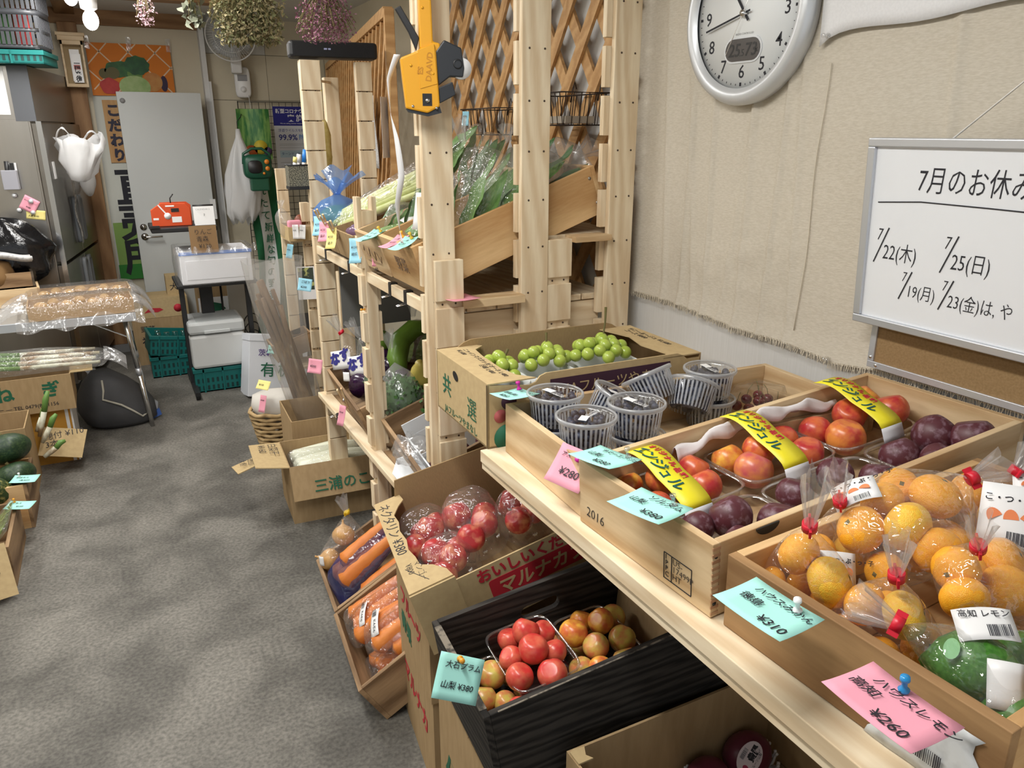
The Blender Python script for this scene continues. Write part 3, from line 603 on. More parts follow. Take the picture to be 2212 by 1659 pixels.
SUM = [((.082, .293, .058, .025), 'y'), ((.180, .213, .062, .031), 'r'), ((.210, .272, .06, .029), 'r'), ((.125, .256, .075, .030), 'o'), ((.072, .205, .058, .028), 'r'), ((.150, .200, .045, .026), 'o'),
       ((.285, .266, .062, .030), 'y'), ((.290, .207, .064, .035), 'p'), ((.340, .244, .075, .031), 'o'), ((.423, .205, .062, .031), 'r'), ((.430, .270, .062, .029), 'r'),
       ((.510, .262, .062, .032), 'r'), ((.525, .205, .066, .037), 'o'), ((.598, .255, .078, .034), 'r'), ((.667, .215, .085, .034), 'r'), ((.670, .275, .088, .028), 'y')]
for k, (lab, u0, u1) in enumerate((('clear pack of red and gold plums with a yellow band, nearest the aisle', .025, .245), ('yellow banded plum pack between the other two in the pale crate', .25, .47), ('clear pack of red and gold plums with a yellow band, by the wall', .475, .70))):
    packtray(lab, MID, u0, u1, .166, .310, .052, None)
for i, ((u, v, w, r), key) in enumerate(SUM):
    cn = {'y': 'golden', 'r': 'red', 'o': 'orange', 'p': 'rose pink'}[key]; wh_ = 'banded pack nearest the aisle' if u < .25 else 'middle banded pack' if u < .475 else 'banded pack by the wall'
    plum(cn+' plum in the '+wh_, (u, v, w), r, key, cn+' plums, '+wh_, F=MID)
for k, (lab, u0, u1) in enumerate((('open clear pack of dark plums at the front of the pale crate', .02, .235), ('open clear pack of dark plums between two others in the pale crate', .24, .49), ('open clear pack of dark plums at the wall end of the pale crate', .50, .70))):
    packtray(lab, MID, u0, u1, .016, .160, .048, None)
for (u, v, w, r) in [(.096, .135, .048, .027), (.149, .118, .058, .035), (.119, .060, .048, .030), (.205, .070, .052, .034), (.295, .120, .052, .031), (.400, .125, .055, .032), (.350, .06, .05, .031), (.446, .075, .055, .031), (.642, .105, .075, .041), (.66, .045, .085, .040), (.58, .05, .058, .037), (.553, .110, .055, .036)]:
    wh_ = 'front' if u < .24 else 'middle' if u < .495 else 'wall end'
    plum('dark purple plum in the open pack at the '+wh_+' of the pale crate', (u, v, w), r, 's', 'dark plums, '+wh_+' pack', squash=.97, F=MID)
bandy = mat('band_yellow', (.80, .70, .02), .45); bandw = mat('band_white', (.72, .72, .75), .5); tealink = mat('teal_ink', (.005, .09, .08), .6)
for k, (uc, lab) in enumerate(((.118, 'yellow paper band with teal lettering over the plum pack nearest the aisle'), (.340, 'yellow paper band with teal lettering over the middle plum pack'), (.590, 'yellow paper band with teal lettering over the plum pack by the wall'))):
    bt = T('paper_band', lab, 'label', MID @ M.Translation((uc, 0, 0)))
    up = .012*k
    def arc(s):   # s 0 far rim .. 1 near rim ; returns (v, w, angle)
        v = .318-.160*s; w = .066+up+.052*cos(pi/2*s)**.6*(.80+.20*sin(pi*min(1, s*1.6+.1))) if s < .995 else .066+up
        return v, w
    P(bt, 'band', B().sheet(lambda a, s: (-.029+.058*a, *arc(s)), 2, 24), bandy, thick=.0006)
    P(bt, 'tab', B().sheet(lambda a, s: (-.029+.058*a, .158-.010*s, .066+up-.026*s), 2, 3), bandw, thick=.0006)
    def char(ch, s, x, sz, m):
        v, w = arc(s); v2, w2 = arc(s+.02); ang = math.atan2(w2-w, v-v2)
        text(bt, ch, sz, M.Translation((x, v, w+.0012)) @ onface(0, 0, 0, 'a') @ M.Rotation(-ang, 4, 'Y'), m, 'lettering', off=.0006)
    for i, ch in enumerate('エンジェル'): char(ch, .06+.145*i, -.018, .029, tealink)
    for i, ch in enumerate('オリジナル品種'): char(ch, .10+.085*i, .012, .013, inkr)
ts_ = mat('tissue', (.70, .66, .66), .9)
O('tissue_paper', 'crumpled white tissue strip along the inside of the pale crate', 'tissue', B().sheet(lambda u, v: (.19+.42*u, .312-.022*v+.004*sin(u*40), .075+.05*u*(1-u)*2+.018*sin(v*3.1)+.006*sin(u*23+v*4)), 40, 6), ts_, MID, thick=.0005)
# --- blueberry cups
bmat = mat('blueberry', (.012, .016, .04), .5, c2=(.05, .065, .12), sc=60, lo=.4, hi=.7)
N_ = 72; cupb = B(); cupb.lathe([(.0455, .002), (.0475, .006), (.0535, .058)], N_, caps=False); 
for i, f in enumerate(cupb.f): cupb.mi[i] = 1 if (i % N_) % 2 == 0 else 0
nb = len(cupb.f); cupb.lathe([(.0535, .058), (.0555, .060), (.0560, .062)], N_, caps=False); cupb.lathe([(.001, .002), (.0455, .002)], N_, caps=False)
rib = film('white_rib', base=.12, rough=.25, bump=0, haze=.75, hazecol=(.72, .75, .80))
cupw = [fsmooth, rib]; CUPM = cupb.mesh('cup')
lidb = B().lathe([(.0575, .058), (.0590, .060), (.0590, .065), (.0565, .067), (.0530, .0635), (.0500, .0635), (.001, .0645)], 48, caps=False).mesh('lid')
rimb = B().lathe([(.0575, .0575), (.0595, .0605), (.0592, .0655), (.0565, .0675), (.0545, .0655)], 48, caps=False).mesh('lid_rim')
fr = film('frosted_rim', base=.18, rough=.25, bump=0, haze=.45, hazecol=(.75, .77, .80))
bb = B()
random.seed(5)
for i in range(95):
    z = .010+.046*(i % 5)/4; a = random.uniform(0, 6.28); rr = (.044+.05*(z-.01)*.8)*(.98 if i % 3 else .6)*math.sqrt(random.uniform(.55, 1))
    bb.ball((rr*cos(a)*.86, rr*sin(a)*.86, z), random.uniform(.0065, .0085), 8, 6)
BERR = bb.mesh('blueberries')
CUP = None
def cup(label, T0):
    global CUP
    t = T('blueberry_cup', label, 'berry cup', T0)
    P(t, 'cup_wall', CUPM, cupw); P(t, 'lid', lidb, fsmooth); P(t, 'lid_rim', rimb, fr); P(t, 'blueberries', BERR, bmat, kind='stuff')
    P(t, 'barcode_label', B().bx(.004, .030, -.008, .008, .0655, .0658, M.Rotation(random.uniform(-.6, .6), 4, 'Z')), white)
    text(t, 'BLUEBERRY\nブルーベリー', .0075, M.Translation((-.034, .006, .066)), mat('white_print', (.7, .7, .7), .5), 'print')
    return t
for lab, (u, v, z, rx, ry) in (('blueberry cup at the far front corner, beside the grape box', (.085, .268, .074, 0, 0)), ('lower blueberry cup under the cup at the far front corner', (.085, .263, .008, 0, 0)), ('upper blueberry cup behind the pink cherry note', (.076, .125, .074, 0, 0)), ('lower blueberry cup behind the pink cherry note', (.072, .122, .008, 0, 0)), ('upper blueberry cup beside the tilted cups', (.205, .150, .074, 0, 0)), ('lower blueberry cup under the one beside the tilted cups', (.207, .146, .008, 0, 0)),
                               ('blueberry cup leaning on edge toward the aisle against the grape box', (.205, .265, .060, -.2, -.45)), ('blueberry cup tipped on its side beside the grape box print', (.345, .272, .080, .1, .55)), ('blueberry cup tipped against the other tipped cup', (.400, .235, .060, .15, -.6)), ('blueberry cup on top of the stack by the wall', (.475, .262, .078, 0, 0)), ('blueberry cup at the bottom of the stack by the wall', (.480, .262, .008, 0, 0))):
    cup(lab, BLU @ M.Translation((u, v, z)) @ Euler((rx, ry, random.uniform(0, 6))).to_matrix().to_4x4())
# cherry clamshells
chm = mat('cherry', (.10, .006, .010), .22, c2=(.16, .012, .018), sc=20, rand=1); CHM = B().ball((0, 0, 0), (.0125, .0125, .0115), 14, 9).mesh('cherry'); CHS = B().tube([(0, 0, .010), (.004, .002, .025), (.012, .004, .036)], .0007, 5).mesh('cherry_stalk')
for k, (lab, u, v, z, yaw) in enumerate((('clear cherry box with an open lid beside the tall crate board', .335, .085, .010, 8), ('clear cherry box under the tipped blueberry cup', .455, .10, .010, -12), ('clear cherry box in the back corner near the wall', .60, .09, .010, 5), ('clear cherry box beside the back corner, farther from the plums', .59, .225, .030, 12))):
    F = BLU @ M.Translation((u, v, z)) @ M.Rotation(rad(yaw), 4, 'Z')
    t = T('cherry_box', lab, 'pack', F)
    P(t, 'tray', B().se([(.050, .038, 0), (.056, .044, .04), (.064, .052, .042), (.064, .052, .040)], 36, 6, caps=(1, 0)), fsmooth)
    P(t, 'lid', B().se([(.064, .052, .044), (.058, .046, .046), (.052, .040, .066), (.030, .020, .068)], 36, 6, caps=(0, 1)), fsmooth)
    for i in range(9):
        x, y = -.036+.036*(i % 3)+random.uniform(-.004, .004), -.026+.026*(i//3)+random.uniform(-.003, .003)
        o = O('cherry', 'dark red cherry in the '+lab[6:], 'cherry', CHM, chm, F @ M.Translation((x, y, .018+random.uniform(0, .012))) @ M.Rotation(i*1.7, 4, 'Z'), 'cherries, '+lab)
        P(o, 'stalk', CHS, mat('cherry_stalk', (.12, .13, .03), .6))
# --- mandarins in bags
mm = mat('mandarin', (.88, .36, .012), .4, c2=(.90, .43, .025), sc=7, rand=1, lo=.35, hi=.65, detail=2); mg = mat('mandarin_pale', (.85, .54, .05), .4, c2=(.86, .44, .03), sc=7, rand=1)
for m_ in (mm, mg):
    nt = m_.node_tree; p = nt.nodes['Principled BSDF']; v_ = nt.nodes.new('ShaderNodeTexVoronoi'); v_.inputs['Scale'].default_value = 26; tc = nt.nodes.new('ShaderNodeTexCoord'); lnk(nt, tc.outputs['Object'], v_.inputs[0])
    b_ = nt.nodes.new('ShaderNodeBump'); b_.inputs['Strength'].default_value = .25; b_.inputs['Distance'].default_value = .02; lnk(nt, v_.outputs['Distance'], b_.inputs['Height']); lnk(nt, b_.outputs[0], p.inputs['Normal'])
def manfn(p, a, r, z):
    q = p.copy()
    if abs(z) > .85: q.z *= 1-.10*(abs(z)-.85)/.15
    k = 1+.012*sin(9*a)*r; q.x *= k; q.y *= k; return q
MAN = B().ball((0, 0, 0), 1, 28, 16, fn=manfn).mesh('mandarin'); CAL = B().lathe([(.13, .885), (.10, .90), (.05, .905), (.03, .93)], 8, fn=lambda p, a, r, z: V((p.x*(1+.4*(int(round(a/(pi/4))) % 2)), p.y*(1+.4*(int(round(a/(pi/4))) % 2)), z))).mesh('calyx')
MAN2 = MAN.copy(); MAN.materials.append(mm); MAN2.materials.append(mg)
calm = mat('calyx', (.12, .10, .03), .8)
def mandarin(pos, r, pale=0, lab='', grp=''):
    R = Euler((random.uniform(-1.6, 1.6), random.uniform(-1.2, 1.2), random.uniform(0, 6.3))).to_matrix().to_4x4()
    o = O('mandarin', lab, 'mandarin', MAN2 if pale else MAN, None, ORA @ M.Translation(pos) @ R @ M.Diagonal((r, r, r*.84, 1)), grp)
    P(o, 'calyx', CAL, calm); return o
import bmesh
def hullbag(label, F, balls, neck, tuft, m=None, group=None, grow=1.05, tie=red, tr=.012, tl=.05, cat='bag', name='tied_bag', sub=1):
    """taut clear bag: hull around the contents drawn up to a taped neck with a fanned tuft"""
    t = T(name, label, cat, F, group); bm = bmesh.new()
    for (c, r) in balls:
        for i in range(5):
            for k in range(8):
                th = pi*(i+.5)/5; a = 2*pi*k/8+i*.4; bm.verts.new((c[0]+r*grow*sin(th)*cos(a), c[1]+r*grow*sin(th)*sin(a), c[2]+r*grow*cos(th)))
    nk = V(neck); d = (V(tuft)-nk).normalized(); e = d.orthogonal().normalized(); f = d.cross(e)
    for k in range(6): bm.verts.new(nk-d*.004+(e*cos(k*pi/3)+f*sin(k*pi/3))*tr*.7)
    res = bmesh.ops.convex_hull(bm, input=bm.verts)
    bmesh.ops.delete(bm, geom=[v for v in bm.verts if not v.link_faces], context='VERTS')
    me = bpy.data.meshes.new('film'); bm.to_mesh(me); bm.free()
    for p_ in me.polygons: p_.use_smooth = True
    o = P(t, 'film', me, m or fclear, sub=sub)
    Tn = M(((e.x, f.x, d.x, nk.x), (e.y, f.y, d.y, nk.y), (e.z, f.z, d.z, nk.z), (0, 0, 0, 1)))
    if tie: P(t, 'tape', B().lathe([(tr*.75, -.006), (tr*.8, -.006), (tr*.8, .006), (tr*.75, .006)], 14, Tn).bx(-tr*1.3, tr*1.3, -.0015, .0015, -.006, .006, Tn), tie)
    P(t, 'tuft', B().lathe([(tr*.55, -.004), (tr*.65, .004), (tr*1.2, tl*.5), (tr*1.8, tl)], 26, Tn, fn=lambda p, a, r, z: V((p.x*(1+.28*sin(7*a)), p.y*(1+.28*sin(7*a+1))*.7, z+.12*tl*sin(5*a)*(z > tl*.8))), caps=False), fhaze)
    return t
def card_label(par, c, n_, w, h, up=(0, 0, 1), words=True):
    """white printed card lying on a bag"""
    n = V(n_).normalized(); y = (V(up)-n*V(up).dot(n)).normalized(); x = y.cross(n)
    T0 = M(((x.x, y.x, n.x, c[0]), (x.y, y.y, n.y, c[1]), (x.z, y.z, n.z, c[2]), (0, 0, 0, 1)))
    q = P(par, 'card_label', B().sheet(lambda u, v: (w*(u-.5), h*(v-.5), -.006*(2*u-1)**2), 6, 4), white, thick=.0004, T0=T0)
    if words:
        text(q, 'こ・つ・ぶ・っ・子', w*.155, M.Translation((-w*.46, h*.22, .0004)), ink, 'lettering', off=.0002)
        wd_ = B()
        for k in range(3): P(q, 'printed_segment', B().slab([(.12*w*cos(a), .16*h*sin(a)) for a in [pi*i/10 for i in range(11)]], 0, .0003, M.Translation((-w*.25+w*.24*k, -.05*h, .0002)) @ M.Rotation(.6-.5*k, 4, 'Z')), mat('segment_print', (.75, .22, .08), .6))
        barcode(q, M.Translation((-w*.05, -h*.44, .0003)), w*.34, h*.2)
    return q
random.seed(8)
BA = [((.075, .318, .115), .029), ((.082, .272, .095), .033), ((.062, .345, .060), .022), ((.050, .300, .050), .024), ((.11, .330, .05), .028), ((.10, .28, .045), .028)]
BB_ = [((.180, .305, .125), .033), ((.214, .262, .140), .034), ((.224, .222, .120), .031), ((.249, .325, .140), .030), ((.305, .283, .150), .035), ((.308, .340, .140), .028), ((.195, .325, .070), .029), ((.182, .262, .080), .028), ((.25, .27, .085), .03), ((.29, .33, .085), .03), ((.31, .25, .085), .03)]
BC_ = [((.085, .222, .090), .027), ((.092, .175, .100), .029), ((.065, .235, .045), .026), ((.075, .190, .040), .027), ((.140, .225, .055), .028), ((.12, .16, .05), .027)]
BD_ = [((.237, .137, .105), .032), ((.241, .195, .100), .029), ((.195, .180, .125), .029), ((.168, .150, .110), .028), ((.280, .170, .115), .030), ((.29, .10, .07), .03), ((.33, .17, .06), .03)]
BE_ = [((.42, .30, .115), .031), ((.370, .225, .125), .030), ((.43, .22, .110), .032), ((.47, .29, .07), .032), ((.47, .22, .06), .032), ((.36, .29, .06), .032), ((.41, .25, .05), .03)]
BF_ = [((.150, .345, .08), .026), ((.19, .345, .05), .026)]
for bl, wh_ in ((BA, 'upright bag at the front crate corner'), (BB_, 'largest bag lying across the crate'), (BC_, 'bag behind the lemon note'), (BD_, 'bag beside the lemons'), (BE_, 'bag at the wall end of the crate'), (BF_, 'small bag against the pale crate')):
    for i, (p_, r) in enumerate(bl):
        k_ = (i*7) % 5 == 2; mandarin(p_, r, k_, ('yellowish' if k_ else 'orange')+' mandarin in the '+wh_, ('yellowish ' if k_ else 'orange ')+'mandarins, '+wh_)
ba = hullbag('clear mandarin bag with an upright tuft at the front crate corner', ORA, BA, (.052, .288, .178), (.03, .27, .25), tl=.085)
bb_ = hullbag('largest clear mandarin bag, lying across the crate', ORA, BB_, (.350, .262, .175), (.40, .245, .19), tl=.05)
bc_ = hullbag('clear mandarin bag behind the lemon note with an upright tuft', ORA, BC_, (.078, .183, .155), (.065, .18, .22), tl=.055)
bd_ = hullbag('clear mandarin bag beside the lemons', ORA, BD_, (.188, .156, .172), (.16, .145, .23), tl=.05)
be_ = hullbag('clear mandarin bag at the wall end of the weathered crate', ORA, BE_, (.40, .232, .185), (.42, .22, .23), tl=.04)
bf_ = hullbag('small clear mandarin bag against the pale crate', ORA, BF_, (.17, .335, .158), (.14, .325, .23), tl=.06)
card_label(bb_, (.198, .336, .166), (-.5, .2, .9), .062, .05, (.6, .8, .2)); card_label(be_, (.335, .195, .150), (-.75, -.45, .6), .075, .085); card_label(ba, (.118, .285, .092), (-.3, -.75, .55), .05, .05, (.3, .2, 1)); card_label(be_, (.40, .20, .178), (-.5, -.4, .8), .06, .03)
lm = mat('green_lemon', (.035, .15, .015), .35, c2=(.07, .23, .03), sc=9, rand=1, bump=.15)
LEM = B().lathe([(.01, -1.22), (.16, -1.15), (.30, -1.02), (.70, -.72), (.95, -.3), (1, .05), (.93, .42), (.66, .8), (.28, 1.06), (.12, 1.12), (.02, 1.14)], 24).mesh('lemon')
LB = [((.105, .098, .075), .040), ((.175, .075, .065), .036), ((.095, .040, .050), .032)]
for (p_, r), rz in zip(LB, (.5, 1.2, .2)):
    o = O('lemon', 'glossy dark green lemon in a tied clear bag', 'lemon', LEM, lm, ORA @ M.Translation(p_) @ M.Rotation(rz, 4, 'Z') @ M.Rotation(1.35, 4, 'X') @ M.Diagonal((r, r, r*1.08, 1)), 'green lemons in a clear bag')
    P(o, 'stem_end', B().cyl((0, 0, 1.12), (0, 0, 1.17), .09, n=8), calm)
lb_ = hullbag('clear bag of green lemons behind the pink price note', ORA, LB, (.048, .155, .118), (.03, .195, .13), tl=.05, grow=1.1)
bc2 = card_label(lb_, (.118, .098, .128), (-.35, -.2, .9), .06, .04, (.5, .6, .3), False); card_label(lb_, (.085, .05, .092), (-.6, -.5, .6), .035, .05, (0, 0, 1), False)
text(bc2, '高知 レモン', .010, M.Translation((-.026, .008, .0006)), ink); barcode(bc2, M.Translation((0, -.016, .0006)), .024, .014)
P(lb_, 'green_sticker', B().slab([(.012*cos(a), .008*sin(a)) for a in [2*pi*i/16 for i in range(16)]], 0, .0005, M.Translation((.072, .105, .108)) @ Euler((0, -.7, .4)).to_matrix().to_4x4()), mat('sticker_green', (.25, .55, .25), .5))
# ================================================================ BELOW THE TABLE: cardboard stacks, peaches, plums, carrots
def keyhole(outer, inner):
    """polygon with a hole, joined by a hairline bridge"""
    return outer+[outer[0]]+inner[::-1]+[inner[-1]]
def cbox(label, F, D, L, H, m=None, t=.005, name='cardboard_box', flaps=(), top=False, cat='box'):
    m = m or card; c = T(name, label, cat, F)
    P(c, 'end_panel', B().bx(0, t, 0, L, 0, H), m); P(c, 'end_panel', B().bx(D-t, D, 0, L, 0, H), m)
    P(c, 'side_panel', B().bx(t, D-t, 0, t, 0, H), m); P(c, 'side_panel', B().bx(t, D-t, L-t, L, 0, H), m)
    P(c, 'base', B().bx(t, D-t, t, L-t, 0, t), cardin)
    if top:
        P(c, 'top_flap', B().bx(0, D, 0, L/2-.001, H, H+.004), m); P(c, 'top_flap', B().bx(0, D, L/2+.001, L, H, H+.004), m)
    for pts in flaps: P(c, 'flap', B().add([V(p) for p in pts], [(0, 1, 2, 3)]), card2, thick=.004)
    return c
s1 = cbox('closed cardboard box with green and red characters under the black plum crate', Fr((.482, .965, 0), -3.9), .5, .40, .470, card, top=True)
text(s1, '健', .13, onface(-.001, .36, .20, '-x'), inkg, off=.002); text(s1, '菜', .10, onface(-.001, .20, .20, '-x'), inkr, off=.002); text(s1, 'JA', .06, onface(-.001, .34, .07, '-x'), inkg)
text(s1, 'こと', .07, onface(-.001, .10, .30, '-x'), ink, off=.001)
s2 = cbox('closed cardboard box with red lettering under the nectarine box', Fr((.535, 1.475, 0), -7), .48, .38, .30, card, top=True)
text(s2, 'マルナカ', .07, onface(-.001, .34, .15, '-x'), inkr, off=.002)
s3 = cbox('second closed cardboard box stacked directly under the nectarine box', Fr((.53, 1.47, .306), -7), .47, .38, .20, card, top=True)
text(s3, 'フルーツ', .06, onface(-.001, .33, .10, '-x'), inkr, off=.002); text(s3, '青果', .06, onface(-.001, .33, .02, '-x'), inkg, off=.002)
# black plum crate
PC = Fr((.477, .978, .492), -4.1, 8.9) @ M.Scale(.926, 4); D, L, H = .56, .324, .214   # built at 1.08 of its size
pc = T('wooden_crate', 'black stained wooden crate with a hand hole, holding plums', 'crate', PC)
P(pc, 'front_board', B().bx(0, .014, 0, L, 0, H), blackw[1], bev=.0015); P(pc, 'back_board', B().bx(D-.014, D, 0, L, 0, H), blackw[1], bev=.0015); P(pc, 'side_board', B().bx(.014, D-.014, 0, .014, 0, H), blackw[0], bev=.0015)
hole = [(.255+q[0], .150+q[1]) for q in pill(.10, .034, 8)]
P(pc, 'side_board', B().slab(keyhole([(.014, 0), (D-.014, 0), (D-.014, H), (.014, H)], hole), 0, .014, XZ(L)), blackw[0])
P(pc, 'base_board', B().bx(.014, D-.014, .014, L-.014, 0, .01), blackw[0])
P(pc, 'worn_edge', B().bx(-.0004, .0145, .02, .30, H-.0012, H+.0006).bx(.03, .5, -.0004, .003, H-.001, H+.0006), mat('worn_wood', (.20, .17, .13), .8, c2=(.03, .025, .02), sc=45, lo=.45, hi=.6), kind='stuff')
for lab, u0, u1, v0, v1, z, h in (('clear punnet of bright red plums heaped in the black crate', .095, .25, .075, .285, .10, .045), ('clear punnet of yellow plums at the aisle end of the black crate', .02, .12, .06, .28, .02, .07), ('clear punnet of yellow plums behind the red ones in the black crate', .255, .40, .05, .28, .02, .09)):
    packtray(lab, PC @ M.Translation((0, 0, z)), u0, u1, v0, v1, h, None)
for (u, v, w, r) in [(.187, .239, .160, .032), (.150, .259, .140, .027), (.226, .238, .140, .028), (.170, .157, .180, .033), (.128, .190, .150, .027), (.215, .153, .155, .027), (.120, .124, .155, .030), (.182, .095, .155, .032), (.091, .075, .115, .032)]:
    plum('bright red plum heaped in a punnet in the black crate', (u, v, w), r, 'R', 'red plums in the black crate', F=PC)
for i, (u, v, w, r) in enumerate([(.045, .245, .115, .026), (.082, .205, .115, .032), (.042, .155, .110, .029), (.045, .085, .100, .026), (.082, .135, .095, .026), (.283, .198, .140, .033), (.326, .245, .120, .028), (.354, .200, .140, .030), (.378, .150, .115, .031), (.312, .150, .125, .030), (.258, .120, .110, .028), (.290, .090, .115, .030), (.350, .085, .115, .031), (.243, .070, .095, .026), (.40, .23, .11, .03)]):
    wh_ = 'aisle end' if u < .12 else 'wall side'; k_ = 'y' if i in (5, 6, 7, 11) else 'g'; cn = 'golden' if k_ == 'y' else 'greenish yellow'
    plum(cn+' plum with a red blush at the '+wh_+' of the black crate', (u, v, w), r, k_, cn+' plums, '+wh_+' of the black crate', F=PC)
for i in range(12):
    plum('greenish yellow plum under the others in the black crate', (.05+.03*i, .06+.19*(i % 2)+.02*(i % 3), .055), .03, 'g', 'lower plums in the black crate', F=PC)
O('cardboard_sheet', 'bent cardboard sheet standing at the wall end of the black crate', 'cardboard', B().sheet(lambda u, v: (.43+.05*v+.01*sin(u*3), .02+.28*u, .012+.20*v), 6, 4), card, PC, thick=.004)
note('cyan price note pinned on the aisle board of the black plum crate', .080, .075, EU((.392, 1.030, .812), (1.0, .38, -.28)), cyan, [('大石プラム', .012, -.022, .8), ('山梨 ¥380', .010, -.055, .85)], porange, (.035, -.006), curl=.002)
# nectarine box
PB = Fr((.505, 1.389, .539), -7.7, 17.1) @ M.Translation((0, 0, -.02)) @ M.Scale(1.071, 4); D, L, H = .52, .42, .158
nb_ = T('fruit_box', 'brown cardboard fruit box with red lettering holding wrapped nectarines', 'box', PB); t_ = .004
P(nb_, 'end_panel', B().bx(0, t_, 0, L, 0, H), card2); P(nb_, 'end_panel', B().bx(D-t_, D, 0, L, 0, H), card2); P(nb_, 'base', B().bx(0, D, 0, L, 0, .004), cardin)
P(nb_, 'side_panel', B().slab([(0, 0), (D, 0), (D, .145), (.10, .145), (.09, H), (0, H)], 0, t_, XZ(.004)), card2)
P(nb_, 'side_panel', B().slab([(0, 0), (D, 0), (D, H+.02), (.07, H+.045), (.055, H), (0, H)], 0, t_, XZ(L)), cardin)
P(nb_, 'corner_fold', B().bx(-.001, .10, -.006, -.001, .0, H), card2)
wv = [(0, 0), (.098, 0), (.092, .03), (.07, .065), (.045, .085), (.043, .12), (.035, .16), (.040, .20), (.034, .25), (.040, .29), (.036, .33), (.055, .365), (.072, .385), (.068, L), (0, L)]
P(nb_, 'top_flap', B().slab(wv, 0, .003, M.Translation((0, 0, H))), card2)
text(nb_, 'ネクタリン ¥380', .034, onface(.008, .40, H+.0036, 'a'), ink, 'handwriting', off=-.0002, shear=.1); text(nb_, 'マンゴー\n¥800', .020, onface(.035, .105, H+.0036, 'a'), ink, 'handwriting', off=-.0004)
P(nb_, 'pen_stroke', B().bar((.012, .09, H+.0036), (.05, .02, H+.0036), .0012, .0005), ink)
text(nb_, 'おいしいくだもの', .034, onface(.14, -.0015, .113, '-y'), inkr, off=.0012); P(nb_, 'print_panel', B().slab(rpoly(.16, .45, .055, .106, .008), 0, .0008, XZ(-.0005)), inkr)
text(nb_, 'マルナカフルーツ', .042, onface(.175, -.0018, .065, '-y'), card2, off=.001, shear=.2)
nm = mat('nectarine', (.44, .03, .035), .32, c2=(.72, .30, .16), sc=1.4, lo=.45, hi=.75, rand=1, detail=3)
NEC = PLM.copy(); NEC.materials.clear(); NEC.materials.append(nm)
PK = [[(.104, .310, .082, .036), (.055, .283, .070, .033), (.083, .345, .055, .034), (.125, .36, .055, .034)], [(.176, .316, .082, .037), (.178, .19, .088, .034), (.224, .235, .080, .034), (.24, .30, .06, .034)], [(.309, .264, .082, .036), (.345, .207, .075, .033), (.299, .193, .075, .033), (.36, .29, .06, .034)], [(.089, .205, .080, .036), (.121, .165, .075, .034), (.085, .14, .06, .033), (.14, .22, .055, .033)]]
for k, (pk, lab) in enumerate(zip(PK, ('clear wrapped pack of nectarines in the far aisle corner of the fruit box', 'tall clear wrapped pack of nectarines amid the fruit box', 'clear wrapped pack of nectarines under the table edge', 'clear wrapped pack of nectarines nearest the handwritten flap'))):
    for (u, v, w, r) in pk:
        R = Euler((random.uniform(-1, 1), random.uniform(-1, 1), random.uniform(0, 6.3))).to_matrix().to_4x4()
        O('nectarine', 'dark red nectarine in the '+('pack in the far aisle corner', 'tall pack amid the fruit box', 'pack under the table edge', 'pack nearest the handwritten flap')[k], 'nectarine', NEC, nm, PB @ M.Translation((u, v, w+.012)) @ R @ M.Diagonal((r, r, r, 1)), 'nectarines, '+lab)
    cx = sum(q[0] for q in pk)/4; cy = sum(q[1] for q in pk)/4; tp = (.13, .16, .12, .115)[k]
    w_ = T('clear_wrap', lab, 'pack', PB @ M.Translation((cx, cy, .020)))
    P(w_, 'film', B().se([(.060, .060, 0), (.072, .072, .02), (.074, .074, .06), (.060, .060, tp-.03), (.045, .045, tp-.012), (.02, .02, tp-.01)], 30, 2.6, caps=(1, 1)), fclear)
    pr = B()
    for j in range(7):
        a = pi+.6*j-1.6; zz = .03+.012*(j % 5)*1.6; rr = .0755 if zz < .075 else .066
        pts = [(rr*cos(a+.012*i)*.985, rr*sin(a+.012*i)*.985, zz+.004*math.sin(i*1.7)) for i in range(14)]
        pr.tube(pts, .0010, 4)
    P(w_, 'white_print', pr, white, kind='stuff')
